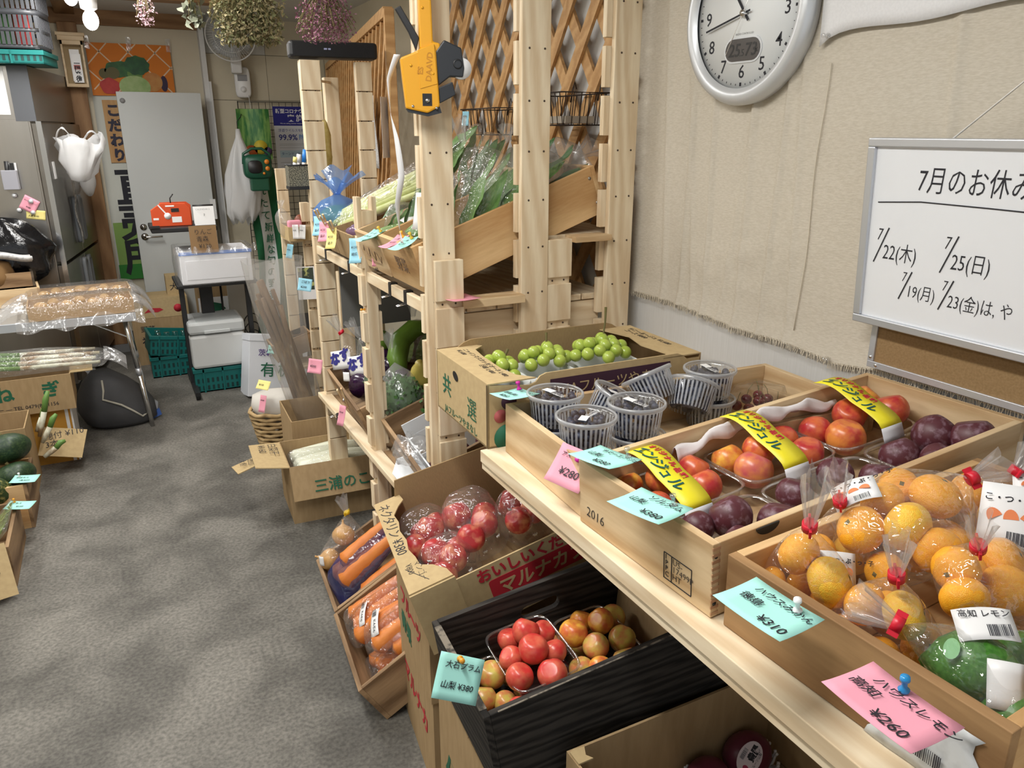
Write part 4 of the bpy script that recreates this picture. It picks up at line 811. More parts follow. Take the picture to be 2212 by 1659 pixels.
# near box at the bottom, wrapped purple fruit
NBX = Fr((.585, .50, .32)); 
nb2 = cbox('open cardboard box under the table with net-wrapped purple fruit', NBX, .50, .43, .28, card)
cbox('closed cardboard box underneath the open box of purple fruit', Fr((.60, .50, 0)), .48, .42, .312, card, top=True)
P(nb2, 'torn_corner', B().slab([(0, 0), (.03, 0), (.022, .012), (.03, .03), (.01, .034), (0, .03)], .281, .284, M.Translation((.002, .392, 0))), card2)
pu = mat('purple_mango', (.13, .018, .045), .35, c2=(.20, .07, .11), sc=8, lo=.45, hi=.7, rand=1); NETM = mat('foam_net', (.75, .76, .78), .7)
for k, (x, y, z, lab) in enumerate(((.40, .385, .135, 'purple fruit with an oval sticker in a white foam net'), (.29, .375, .125, 'purple fruit in a foam net beside the stickered one'))):
    F = NBX @ M.Translation((x, y, z)) @ Euler((.2, -.2, .4*k)).to_matrix().to_4x4()
    fo = T('purple_fruit', lab, 'fruit', F)
    P(fo, 'flesh', B().ball((0, 0, 0), (.052, .044, .044), 28, 18), pu)
    nt_ = B()
    for j in range(26):
        a = 2*pi*j/26; pts = [(( .047*sin(th)+.006)*cos(a+.10*sin(6*th+j*pi)), (.047*sin(th)+.006)*sin(a+.10*sin(6*th+j*pi)), -.049*cos(th)) for th in [.25+i*.09 for i in range(15)]]
        nt_.tube(pts, .0034, 5)
    P(fo, 'foam_net', nt_, NETM, kind='stuff', T0=M.Translation((.008, -.004, -.006)))
    if k == 0:
        sT = M.Translation((-.018, -.022, .036)) @ Euler((.45, -.45, .3)).to_matrix().to_4x4()
        P(fo, 'sticker', B().slab([(.034*cos(a), .022*sin(a)) for a in [2*pi*i/28 for i in range(28)]], 0, .0006, sT), mat('sticker_pale', (.66, .58, .62), .5))
        text(fo, '貴陽', .016, sT @ M.Translation((-.004, -.008, .0008)), ink, off=.0006); text(fo, 'JAフルーツ山梨', .0065, sT @ M.Translation((-.024, -.016, .0008)), ink)
        barcode(fo, sT @ M.Translation((-.010, .009, .0008)), .022, .008); P(fo, 'printed_fruit', B().slab([(.005*cos(a), .006*sin(a)) for a in [2*pi*i/14 for i in range(14)]], 0, .0009, sT @ M.Translation((-.020, -.002, 0))), mat('magenta_print', (.35, .01, .06), .5))
pk_ = packtray('clear punnet around the purple fruit under the table', NBX, .19, .49, .29, .42, .07, None)
O('paper_liner', 'white paper liner sticking out of the box under the table', 'paper', B().sheet(lambda u, v: (.40+.09*u-.02*v, .10+.10*v, .14+.17*v*(1-.3*u)+.02*sin(u*5)), 10, 10), paper, NBX, thick=.0005)
# --- carrot crates on the floor
CA = Fr((.511, 1.806, 0.0), -4.6, 31.9); CB = Fr((.546, 2.212, 0.0), -3.7, 30)
crate('wooden_crate', 'weathered wooden crate of bagged carrots tilted toward the aisle', CA, .40, .400, .147, oldw, .014)
crate('wooden_crate', 'weathered wooden crate with a blue carrot bag and bagged onions', CB, .40, .353, .150, oldw, .014)
O('support_block', 'cardboard block propping up the backs of the carrot crates', 'block', B().bx(.80, .90, 1.88, 2.5, 0, .14), card)
carm = mat('carrot', (.60, .17, .028), .45, c2=(.70, .235, .045), sc=14, st=(1, 1, .3), rand=1, bump=.15)
def carrot_mesh(bend):
    N = 14; b = B(); pts = []; rs = []
    for i in range(N+1):
        s = i/N; pts.append((bend*sin(s*3)*.012, bend*.008*sin(s*2+1), s)); rs.append((.105*(1-s)**.38*.93+.012)*(1+.03*sin(i*2.3)) if i else .05)
    return b.tube(pts, rs, 16)
CAR = [carrot_mesh(k).mesh('carrot') for k in (-1, 0, 1.5)]
for m_ in CAR: m_.materials.append(carm)
def carrot(label, F, p0, p1, r, group):
    a = V(p1)-V(p0); Lc = a.length; q = a.to_track_quat('Z', 'Y').to_matrix().to_4x4()
    o = O('carrot', label, 'carrot', random.choice(CAR), carm, F @ M.Translation(p0) @ q @ M.Diagonal((r/.1, r/.1, Lc, 1)), group)
    P(o, 'crown', B().lathe([(.035, -.004), (.03, -.012), (.012, -.02)], 8), calm); return o
def bagof(label, F, cs, neck, tuft, m=None, lab='orange carrot in a clear bag', group='carrots in the tilted crates', tie=None, **k):
    bl = []
    for p0, p1, r in cs:
        carrot(lab, F, p0, p1, r, group)
        for s in (0.02, .5, 1): bl.append((tuple(V(p0).lerp(V(p1), s)), r*(1-.65*s)))
    return hullbag(label, F, bl, neck, tuft, m, tie=tie, **k)
random.seed(4)
b1 = bagof('clear carrot bag on the divider side of the crate with a paper label', CA, [((.05, .33, .145), (.27, .30, .165), .028), ((.05, .28, .13), (.26, .26, .15), .027), ((.06, .355, .10), (.26, .34, .12), .024), ((.04, .24, .12), (.24, .21, .14), .03)], (.30, .29, .18), (.35, .28, .2), tl=.04)
b2 = bagof('clear carrot bag lying by the black crate with a wide paper label', CA, [((.10, .19, .15), (.32, .17, .16), .029), ((.085, .13, .135), (.30, .115, .15), .031), ((.13, .21, .11), (.32, .20, .12), .026), ((.13, .09, .11), (.32, .08, .12), .024)], (.345, .13, .18), (.385, .13, .2), tl=.04)
b3 = bagof('small clear carrot bag at the near bottom of the crate', CA, [((.04, .085, .06), (.22, .06, .07), .028), ((.05, .14, .065), (.24, .13, .075), .026), ((.03, .19, .05), (.22, .19, .06), .026)], (.25, .08, .09), (.3, .08, .09), tl=.03)
def paperlab(par, c, n_, w, h, up, rows=2):
    q = card_label(par, c, n_, w, h, up, False); text(q, 'にんじん', h*.35, M.Translation((-w*.1, -h*.1, .0006)), ink, off=.0003); barcode(q, M.Translation((-w*.46, -h*.3, .0006)), w*.25, h*.5)
paperlab(b1, (.10, .265, .171), (-.3, 0, 1), .085, .028, (.3, -.2, .2)); paperlab(b2, (.13, .165, .186), (-.3, -.1, 1), .09, .032, (.3, -.2, .2)); paperlab(b3, (.16, .10, .104), (-.3, -.3, 1), .05, .028, (.3, -.2, .2))
bagof('translucent blue bag of large carrots in the tilted crate', CB, [((.06, .10, .155), (.33, .07, .20), .036), ((.045, .17, .15), (.32, .15, .20), .036), ((.06, .22, .12), (.31, .20, .16), .032), ((.10, .13, .20), (.33, .13, .23), .032)], (.02, .05, .10), (-.0, .0, .06), film('blue_thin', tint=(.66, .72, .95), base=.06, rough=.15, haze=.16, hazecol=(.12, .16, .6), sc=30), lab='large orange carrot in a thin blue bag', group='carrots in the blue bag', tl=.03, tr=.02)
bagof('pale bag of long carrots next to the blue bag', CB, [((.10, .03, .11), (.36, .02, .14), .03), ((.16, .05, .09), (.38, .04, .11), .03)], (.39, .04, .15), (.41, .04, .16), fhaze, lab='long carrot in a pale bag', group='carrots in the pale bag', tl=.02)
onm = mat('onion', (.52, .27, .085), .4, c2=(.62, .38, .15), sc=10, st=(4, 4, .3), rand=1)
ONI = B().lathe([(.02, -.9), (.35, -.85), (.75, -.6), (1, -.1), (.95, .3), (.65, .65), (.28, .85), (.12, 1.0), (.08, 1.25), (.10, 1.35)], 22).mesh('onion')
ob = [((.05, .29, .155), .040), ((.14, .31, .19), .042), ((.06, .305, .08), .038), ((.17, .27, .12), .04)]
for p_, r in ob: O('onion', 'golden brown onion in a clear bag', 'onion', ONI, onm, CB @ M.Translation(p_) @ Euler((random.uniform(-1, 1), random.uniform(-1, 1), 0)).to_matrix().to_4x4() @ M.Scale(r, 4), 'onions in the clear bag')
o_ = hullbag('clear onion bag with a crinkled silver neck and yellow tie', CB, ob, (.20, .315, .255), (.22, .32, .33), tie=mat('tie_yellow', (.75, .50, .02), .4), tl=.065, tr=.013)
card_label(o_, (.025, .268, .185), (-.8, -.3, .5), .035, .035, (0, 0, 1), False)
# --- daikon boxes, burdock, basket
db = cbox('open cardboard box of daikon with a handwritten price flap', Fr((.525, 3.13, 0), -3), .48, .32, .27, card, flaps=[((0, .0, .27), (0, .31, .27), (-.135, .29, .285), (-.135, .02, .285)), ((-.01, .19, .262), (-.01, .28, .262), (-.22, .24, .215), (-.20, .15, .215))])
P(db, 'printed_flap', B().add([V((.0, -.004, .275)), V((.48, -.004, .275)), V((.48, -.07, .14)), V((.0, -.07, .14))], [(0, 1, 2, 3)]), card, thick=.004)
q = M(((1, 0, 0, .09), (0, .44, -.9, -.0625), (0, .9, .44, .168), (0, 0, 0, 1))); text(db, '三浦のこだわり 畑', .062, q, inkg, off=.0008)
text(db, '白菜子\n¥160', .045, onface(-.055, .27, .287, 'a'), ink, 'handwriting', off=-.0004, shear=.1); text(db, '徳島\n大根', .035, onface(-.15, .245, .240, 'a'), ink, 'handwriting', off=-.0004)
dk = mat('daikon', (.70, .72, .58), .4); 
for i in range(4):
    o = O('daikon', 'white daikon radish in a clear bag inside the cardboard box', 'daikon', B().tube([(0, 0, 0), (.02, 0, 0), (.2, .005, .004), (.32, 0, 0), (.36, 0, 0)], [.02, .036, .038, .026, .006], 16), dk, Fr((.58, 3.18+.07*i, .19+.012*(i % 2)), 2*i), 'daikon in the cardboard box')
hullbag('clear bag around the daikon in the cardboard box', Fr((0, 0, 0)), [((.6, 3.2, .19), .04), ((.6, 3.40, .20), .04), ((.92, 3.2, .19), .03), ((.92, 3.40, .20), .03)], (.86, 3.25, .27), (.86, 3.24, .34), tie=None, tl=.04)
bx2 = cbox('torn open cardboard box behind the daikon box', Fr((.62, 3.52, 0), -2), .45, .34, .33, card)
O('folded_cardboard', 'folded cardboard pieces lying in the torn box', 'cardboard', B().bx(.03, .40, .05, .12, .26, .272, M.Rotation(.1, 4, 'Y')).bx(.05, .42, .13, .2, .24, .252), card2, Fr((.62, 3.52, 0), -2))
burm = mat('burdock', (.14, .085, .045), .85, c2=(.22, .14, .08), sc=30, st=(1, 1, .15), rand=1, bump=.4)
random.seed(21)
bt_, tp_ = V((.83, 3.93, .02)), V((.615, 3.82, .95)); bl = []
for i in range(9):
    o1 = V((random.uniform(-.045, .045), random.uniform(-.03, .03), 0)); o2 = V((random.uniform(-.05, .06), random.uniform(-.03, .03), random.uniform(-.12, .02)))
    p0, p1 = bt_+o1, tp_+o2; mid_ = p0.lerp(p1, .5)+V((random.uniform(-.015, .015), 0, 0)); r = random.uniform(.012, .017)
    O('burdock_root', 'long brown burdock root standing in a tall clear bag', 'burdock', B().tube([p0, p0.lerp(mid_, .5), mid_, mid_.lerp(p1, .6), p1], [r, r*1.1, r, r*.95, r*.8], 9), burm, None, 'burdock roots in the tall bag')
def bagtube(u, v):
    c = bt_.lerp(tp_, v*1.10)+V((-.02*v+.08*v*v*v, -.02, 0)); a = 2*pi*u; rx = .085+.055*v*v; return (c.x+rx*cos(a)*(1+.05*sin(7*a)), c.y+.07*sin(a)*(1+.06*sin(5*a+v*4)), c.z+.02+.012*sin(3*a)*v)
O('tall_bag', 'tall open clear bag holding the burdock roots', 'bag', B().sheet(bagtube, 48, 14), film('bag_soft', base=.10, rough=.12, bump=1, haze=.20, hazecol=(.8, .8, .78), sc=14, st=(1, 1, .25)))
note('blue price note pinned to the rim of the burdock bag', .06, .055, EU((.70, 3.44, 1.03), (1.35, .15, -.45)), lblue, [('ごぼう', .012, -.02, .8), ('¥200', .012, -.042, .8)], None, curl=.006)
wk = T('wicker_basket', 'woven wicker basket on the floor beside the burdock', 'basket', (.66, 4.08, 0))
for k in range(9): P(wk, 'weave_ring', B().tube([((.085+.004*k)*cos(a)*1.3, (.085+.004*k)*sin(a), .02+.024*k+.005*sin(8*a+pi*(k % 2))) for a in [2*pi*i/32 for i in range(32)]], .011, 6, closed=True), mat('wicker', (.38, .25, .11), .8, c2=(.48, .34, .17), sc=40))
P(wk, 'base', B().cyl((0, 0, 0), (0, 0, .015), .10), MT['wicker'])
P(wk, 'bag_liner', B().lathe([(.09, .16), (.11, .24), (.10, .30), (.05, .31)], 18, fn=lambda p, a, r, z: V((p.x*1.25*(1+.06*sin(5*a)), p.y*(1+.06*sin(4*a)), z))), mat('linen_bag', (.60, .57, .52), .9))
note('yellow price tag hanging by a clothes peg on the wicker basket', .07, .05, EU((.56, 3.98, .42), (.9, .1, -.7)), yel, [('¥150', .01, -.03, .8)])
note('long pink price tag hanging on the wicker basket', .035, .09, EU((.56, 3.97, .34), (1.3, .1, -.7)), pink, [('¥180', .004, -.03, .6)])
# ================================================================ RACK CONTENTS
random.seed(31)
leafm = mat('leaf_green', (.085, .20, .035), .45, c2=(.15, .29, .07), sc=12, st=(1, 3, 1), rand=1); leafd = mat('leaf_dark', (.03, .11, .02), .45, c2=(.06, .17, .035), sc=14, rand=1)
leafp = mat('leaf_pale', (.30, .38, .09), .5, c2=(.18, .30, .06), sc=10, rand=1); stem = mat('stem_pale', (.56, .62, .22), .45, c2=(.68, .72, .36), sc=20, st=(1, 1, .1), rand=1)
def leaf_mesh(W, Ls=1, wav=.02, cup=.3):
    """blade along +x, width in y, midrib fold and wavy edge"""
    def f(u, v):
        s = u; w = W*(sin(pi*min(1, s*.98+.02))**.8)*(1.15-.5*s); y = (v-.5)*2*w
        return (s*Ls, y, cup*abs(y)*.9+.10*Ls*sin(s*2.2)*.5+wav*sin(s*19+v*2)*abs(2*v-1))
    return B().sheet(f, 16, 8)
LEAF = [leaf_mesh(.13+.02*k, 1, .012+.004*k, .35-.1*k).mesh('leaf') for k in range(3)]
def aim(p0, p1, roll=0):
    a = V(p1)-V(p0); L = a.length; a.normalize(); b = V((0, 0, 1)).cross(a); b = b.normalized() if b.length > 1e-4 else V((0, 1, 0)); n = a.cross(b)
    return M(((a.x, b.x, n.x, p0[0]), (a.y, b.y, n.y, p0[1]), (a.z, b.z, n.z, p0[2]), (0, 0, 0, 1))) @ M.Rotation(roll, 4, 'X') @ M.Scale(L, 4)
def greens(label, leaves, stems, F=M.Identity(4), m=leafm, film_=None, neck=None, tuft=None, sm=stem, name='bagged_greens', grow=1.0, tie=None):
    """bagged leafy vegetable: every leaf and stem a part, wrapped in a clear film"""
    bl = []; t = T(name, label, 'vegetables', F)
    for k, (p0, p1, roll, i) in enumerate(leaves):
        P(t, 'leaf', LEAF[i].copy() if not LEAF[i].materials else LEAF[i], m, T0=aim(p0, p1, roll)) if 0 else P(t, 'leaf', leafcopy(i, m), m, T0=aim(p0, p1, roll))
        L = (V(p1)-V(p0)).length; bl += [(tuple(V(p0).lerp(V(p1), s)), L*.10) for s in (.1, .5)]+[(tuple(p1), .012)]
    for p0, p1, r in stems:
        P(t, 'stem', B().tube([p0, V(p0).lerp(V(p1), .3), V(p0).lerp(V(p1), .7), p1], [r*1.3, r*1.2, r, r*.7], 8), sm); bl += [(tuple(p0), r*1.4), (tuple(p1), r)]
    return t, bl
LC = {}
def leafcopy(i, m):
    k = (i, m.name)
    if k not in LC: LC[k] = LEAF[i].copy(); LC[k].materials.clear(); LC[k].materials.append(m)
    return LC[k]
def bagfilm(t, bl, grow=1.0, m=None, neck=None, tuft=None, tl=.05):
    bm = bmesh.new()
    for (c, r) in bl:
        for i in range(4):
            for k in range(7):
                th = pi*(i+.5)/4; a = 2*pi*k/7+i; bm.verts.new((c[0]+r*grow*sin(th)*cos(a), c[1]+r*grow*sin(th)*sin(a), c[2]+r*grow*cos(th)))
    if neck: bm.verts.new(neck)
    bmesh.ops.convex_hull(bm, input=bm.verts); bmesh.ops.delete(bm, geom=[v for v in bm.verts if not v.link_faces], context='VERTS')
    me = bpy.data.meshes.new('film'); bm.to_mesh(me); bm.free()
    for p_ in me.polygons: p_.use_smooth = True
    P(t, 'film', me, m or fclear, sub=1)
    if tuft:
        nk = V(neck); d = (V(tuft)-nk).normalized(); e = d.orthogonal().normalized(); f = d.cross(e); Tn = M(((e.x, f.x, d.x, nk.x), (e.y, f.y, d.y, nk.y), (e.z, f.z, d.z, nk.z), (0, 0, 0, 1)))
        P(t, 'tuft', B().lathe([(.012, -.012), (.014, 0), (.022, tl*.5), (.035, tl)], 22, Tn, fn=lambda p, a, r, z: V((p.x*(1+.3*sin(6*a)), p.y*(1+.3*sin(7*a+1))*.6, z+.15*tl*sin(5*a)*(z > tl*.8))), caps=False), fhaze)
# --- tilted trays on the upper shelf
TR1 = Fr((.742, 1.945, 1.222), 0, 19.5)
c = crate('vegetable_tray', 'tilted plywood tray of broad green leaves behind the tall posts', TR1, .60, .300, .140, ply, .014, cat='tray')
for u, w in ((.02, .11), (.02, .035), (.575, .11), (.58, .035)): P(c, 'screw', B().cyl((u, -.001, w), (u, .001, w), .005, n=10), mat('screw_grey', (.35, .33, .30), .4, .8))
text(c, '野菜', .05, onface(-.001, .20, .05, '-x'), mat('faded_ink', (.20, .13, .08), .9))
TR2 = Fr((.738, 2.252, 1.222), 0, 19); c = crate('vegetable_tray', 'tilted wooden tray of dark green bags with faded writing', TR2, .58, .24, .125, cratew, .013, cat='tray')
P(c, 'faded_print', B().tube([(-.0008, .21-.018*i, .06+.022*sin(i*1.9)) for i in range(11)], .001, 4).tube([(-.0008, .20, .03), (-.0008, .05, .035)], .001, 4), MT['faded_ink'], kind='stuff')
TR3 = Fr((.735, 2.565, 1.215), 0, 15); cbox('tilted cardboard tray of small bags between two notched posts', TR3, .50, .27, .10, card, name='vegetable_tray', cat='tray')
TR4 = Fr((.735, 2.845, 1.215), 0, 12); cbox('tilted cardboard tray under the celery and the blue bag', TR4, .50, .33, .09, card, name='vegetable_tray', cat='tray')
# broad leaves in the plywood tray (world coordinates)
Lv = lambda *a: a
t, bl = greens('clear bag of long broad leaves nearest the tall post', [((.865, 2.02, 1.315), (.985, 2.00, 1.585), .2, 1), ((.86, 2.06, 1.32), (.90, 2.06, 1.54), -.4, 2), ((.885, 2.00, 1.33), (1.03, 2.03, 1.54), .5, 0)], [], m=leafm); bagfilm(t, bl, neck=(.915, 2.10, 1.63), tuft=(.905, 2.12, 1.70), tl=.055)
t, bl = greens('clear bag of long broad leaves leaning toward the wall', [((.90, 2.01, 1.33), (1.13, 1.99, 1.565), .2, 1), ((.93, 2.04, 1.34), (1.16, 2.05, 1.59), -.3, 2), ((.95, 2.02, 1.36), (1.20, 2.00, 1.555), .5, 0), ((.92, 2.09, 1.33), (1.08, 2.10, 1.58), 0, 1), ((.94, 2.14, 1.34), (1.16, 2.14, 1.57), .1, 2)], [], m=leafm); bagfilm(t, bl, neck=(1.06, 2.10, 1.63), tuft=(1.06, 2.12, 1.67), tl=.03)
t, bl = greens('clear bag of green leaves at the raised end of the plywood tray', [((1.06, 2.03, 1.43), (1.235, 2.01, 1.59), .2, 1), ((1.09, 2.06, 1.43), (1.27, 2.06, 1.60), -.2, 2), ((1.12, 2.02, 1.45), (1.28, 2.00, 1.55), .5, 0), ((1.05, 2.12, 1.42), (1.24, 2.12, 1.62), 0, 1)], [], m=leafd); bagfilm(t, bl, neck=(1.29, 2.06, 1.585), tuft=(1.32, 2.06, 1.60), tl=.05, m=fhaze)
t, bl = greens('clear bag of curly dark leaves at the back of the trays', [((1.0, 2.24+.02*i, 1.45), (1.04+.04*i, 2.22+.03*i, 1.62), .3*i, i % 3) for i in range(4)], [], m=leafd); bagfilm(t, bl, neck=(1.06, 2.26, 1.66))
# bags in the second tray
t, bl = greens('clear bag of dark spinach leaves in the wooden tray', [((.80+.03*i, 2.30+.035*(i % 4), 1.335), (.84+.045*i, 2.27+.05*(i % 4), 1.47+.02*(i % 3)), .5*i, i % 3) for i in range(8)], [], m=leafd); bagfilm(t, bl, neck=(.90, 2.30, 1.53))
t, bl = greens('clear bag of green peppers at the front of the wooden tray', [((.775+.02*i, 2.42+.012*i, 1.31), (.82+.02*i, 2.38+.02*i, 1.41), .6*i, (i+1) % 3) for i in range(5)], [], m=leafm); bagfilm(t, bl, neck=(.78, 2.40, 1.44))
t, bl = greens('clear bag of pale okra pods with a white label', [], [((.755, 2.42-.024*i, 1.335+.004*(i % 2)), (.93, 2.40-.026*i, 1.40), .010) for i in range(6)], sm=mat('pod_green', (.20, .34, .08), .5)); bagfilm(t, bl); card_label(t, (.83, 2.33, 1.385), (-.5, -.2, .85), .09, .04, (.6, 0, .4), False)
t, bl = greens('clear bag of slender green stalks beside the tall post', [], [((.755, 2.06+.014*i, 1.365), (.86, 2.05+.014*i, 1.45), .008) for i in range(7)], sm=leafm); bagfilm(t, bl); card_label(t, (.745, 2.03, 1.44), (-.9, -.4, .2), .03, .10, (0, 0, 1), False)
lab_ = t.children[-1]; text(lab_, '小松菜', .018, M.Translation((-.011, .045, .001)) @ M.Rotation(-pi/2, 4, 'Z'), ink, off=.0004); barcode(lab_, M.Translation((-.012, -.046, .001)), .022, .02)
# celery
t, bl = greens('long clear bag of pale green celery stalks with leafy tops', [((.93+.02*i, 2.47-.015*i, 1.50+.012*(i % 3)), (1.02+.03*(i % 3), 2.40-.03*(i % 4), 1.60+.03*(i % 3)), .5*i, i % 3) for i in range(7)], [((.765+.012*(i % 3), 3.08-.028*i, 1.305+.014*(i % 3)), (.93+.01*i, 2.58-.02*i, 1.48+.02*(i % 3)), .013) for i in range(7)], m=leafm); bagfilm(t, bl, m=fclear)
t, bl = greens('clear bag of mixed greens beside the celery', [((.80+.03*i, 2.62+.03*i, 1.30), (.90+.03*i, 2.60+.03*i, 1.42), .5*i, i % 3) for i in range(4)], [], m=leafd); bagfilm(t, bl)
O('purple_bag', 'thin clear bag with a pale purple print in the cardboard tray', 'bag', B().ball((0, 0, 0), (.07, .05, .03), 16, 10, fn=lambda p, a, r, z: p*(1+.1*sin(5*a+z*4))), film('lilac_film', tint=(.85, .75, .9), haze=.3, hazecol=(.5, .35, .6)), (.80, 2.70, 1.31))
# blue bag with a round cabbage
bg_ = T('blue_bag', 'knotted translucent blue plastic bag holding a round vegetable', 'bag', (.80, 3.07, 1.24))
P(bg_, 'body', B().lathe([(.03, .0), (.075, .02), (.098, .07), (.095, .115), (.06, .15), (.018, .168), (.014, .172)], 40, fn=lambda p, a, r, z: V((p.x*(1+.05*sin(9*a)*(z/.17)), p.y*(1+.05*sin(8*a+1)*(z/.17)), z))), fblue)
for k, (dx, dy, h) in enumerate(((-.06, .02, .10), (.05, -.06, .11), (.02, .06, .13), (-.02, -.05, .09))):
    def fl(u, v, dx=dx, dy=dy, h=h): 
        w = .012+.05*v; px = V((-dy, dx, 0)).normalized(); b = V((0, 0, .17))+V((dx, dy, 0))*v*1.25+V((0, 0, h*v-.03*v*v)); return tuple(b+px*(u-.5)*2*w+V((0, 0, .012*sin(u*9+k)*v)))
    P(bg_, 'loose_end', B().sheet(fl, 10, 10), fblue)
O('cabbage', 'round green vegetable inside the knotted blue bag', 'cabbage', B().ball((0, 0, 0), (.082, .082, .062), 24, 14), leafp, (.80, 3.07, 1.31))
# --- tags on the trays
TG = [((.694, 2.99, 1.335), lblue, 'blue price tag hung by the blue bag', 1), ((.690, 2.89, 1.325), pink, 'pink price tag hung under the celery', 1), ((.684, 2.76, 1.315), yel, 'yellow price tag hung between the cardboard trays', 1), ((.700, 2.535, 1.305), lblue, 'long blue price tag on the notched post', 2), ((.728, 2.39, 1.275), pink, 'small pink price tag below the wooden tray rim', 3)]
peg = cratew[0]
for (x, y, z), m, lb, k in TG:
    n = note(lb, .045 if k < 3 else .03, .075 if k == 1 else .085 if k == 2 else .045, EU((x, y+.022, z), (1.25, -.12, -1.15+.2*k)), m, [('¥150', .006, -.035, .7), ('茄子' if k == 1 else '胡瓜', .006, -.058, .7)], curl=.01)
    if k == 1:
        pg = T('clothes_peg', 'wooden clothes peg clipping a tag: '+lb.split(' price')[0]+' one', 'peg', EU((x+.012, y, z-.01), (.3, -.5, 0)))
        P(pg, 'jaw', B().bx(-.004, .002, -.005, .005, -.03, .045), peg); P(pg, 'jaw', B().bx(.003, .009, -.005, .005, -.03, .045, M.Rotation(.1, 4, 'Y')), peg); P(pg, 'spring', B().cyl((.002, -.007, .01), (.002, .007, .01), .004, n=8), chrome)
for (x, y, z), m, lb, pn, e in (((.72, 2.335, 1.352), cyan, 'cyan price tag lying on the wooden tray rim next to a peg', None, -1.3), ((.715, 2.285, 1.356), cyan, 'cyan price tag with a yellow pin on the wooden tray rim', pyel, -1.35), ((.715, 2.10, 1.362), pink, 'pink price tag with a yellow pin on the plywood tray', pyel, -1.1), ((.712, 2.03, 1.366), cyan, 'long cyan price tag with a yellow pin on the plywood tray', pyel, -1.0)):
    note(lb, .05, .085, EU((x, y, z), (.35, -.1, e)), m, [('¥180', .008, -.05, .7), ('一束', .008, -.03, .7)], pn, (.025, -.006), curl=.012)
note('pink price note lying on the near shelf board under the plywood tray', .075, .09, EU((.84, 1.925, 1.219), (0, 0, -1.35)), pink, [('¥150', .01, -.04, .9)])
O('push_pin', 'orange push pin in the side of the notched post', 'push pin', B().lathe([(.005, 0), (.003, .004), (.0028, .01), (.005, .013), (.004, .016)], 10), porange, M.Translation((.724, 2.515, 1.07)) @ M.Rotation(-pi/2, 4, 'Y'))
# --- lower shelf
CE = Fr((.738, 2.60, .560), -3, 20); crate('wooden_crate', 'tilted old wooden crate of purple eggplants on the lower shelf', CE, .45, .56, .125, oldw, .013)
CPb = Fr((.752, 1.985, .562), -4.4, 21); crate('wooden_crate', 'tilted old wooden crate holding a white box of dark plums', CPb, .48, .50, .120, oldw, .013)
eg = mat('eggplant', (.018, .005, .022), .2, c2=(.03, .006, .035), sc=6, rand=1); egc = mat('eggplant_cap', (.05, .09, .03), .6)
EGG = B().lathe([(.05, -1.0), (.45, -.92), (.85, -.6), (1, -.15), (.92, .3), (.68, .75), (.45, 1.05), (.34, 1.2)], 22).mesh('eggplant'); EGG.materials.append(eg)
EC = B().lathe([(.46, .98), (.40, 1.14), (.30, 1.24), (.12, 1.3), (.10, 1.5), (.12, 1.55)], 12, fn=lambda p, a, r, z: V((p.x*(1+.25*(z < 1.1)*sin(5*a)), p.y*(1+.25*(z < 1.1)*sin(5*a)), z-.12*(z < 1.0)*sin(5*a)))).mesh('cap')
for i, (u, v, w, r, rz) in enumerate(((.08, .22, .12, .055, .4), (.10, .36, .11, .05, 1.4), (.10, .48, .11, .048, 2.2), (.22, .28, .11, .05, 1), (.22, .42, .11, .05, 2), (.09, .09, .09, .042, 2.6), (.22, .12, .10, .05, 0.2))):
    o = O('eggplant', 'glossy dark purple eggplant in the old crate', 'eggplant', EGG, eg, CE @ M.Translation((u, v, w)) @ Euler((1.2, .2*i, rz)).to_matrix().to_4x4() @ M.Diagonal((r, r, r*.95, 1)), 'eggplants in the old crate'); P(o, 'cap', EC, egc)
ppr = mat('print_white', (.65, .66, .70), .5); ppb = mat('print_navy', (.03, .03, .22), .5)
for k, (u, v, lb) in enumerate(((.10, .42, 'clear eggplant bag with navy printed characters and a taped neck'), (.14, .27, 'second clear eggplant bag with a broad navy printed character'))):
    hb = hullbag(lb, CE, [((u, v, .14), .06), ((u+.02, v+.02, .20), .05), ((u, v, .08), .05)], (u+.01, v, .29), (u+.0, v+.01, .36), tl=.07, tr=.014, sub=1, tie=red if k == 0 else None)
    q = card_label(hb, (u-.045, v-.045, .20), (-.7, -.62, .42), .10, .075, (.1, .1, 1), False); text(q, 'なす', .052, M.Translation((-.05, -.02, .001)) @ M.Rotation(.25, 4, 'Z'), ppb, off=.003, shear=.2)
card_label(hb, (.03, .20, .19), (-.8, -.4, .4), .04, .035, (0, 0, 1), False)
note('pink price tag clipped at the far corner of the eggplant crate', .06, .06, EU((.655, 3.15, .74), (1.3, .1, -.6)), pink, [('¥200', .008, -.035, .8)], curl=.008)
note('pink tag under a wooden peg on the eggplant crate board', .03, .08, EU((.675, 2.76, .655), (1.35, .1, -.9)), pink, [('¥160', .004, -.03, .5)], curl=.004)
pg = T('clothes_peg', 'wooden clothes peg on the board of the eggplant crate', 'peg', EU((.688, 2.745, .67), (.25, -.35, -.3)))
P(pg, 'jaw', B().bx(-.006, .0, -.007, .007, -.03, .06), peg); P(pg, 'jaw', B().bx(.002, .008, -.007, .007, -.03, .06, M.Rotation(.12, 4, 'Y')), peg); P(pg, 'spring', B().cyl((.001, -.009, .01), (.001, .009, .01), .005, n=8), chrome)
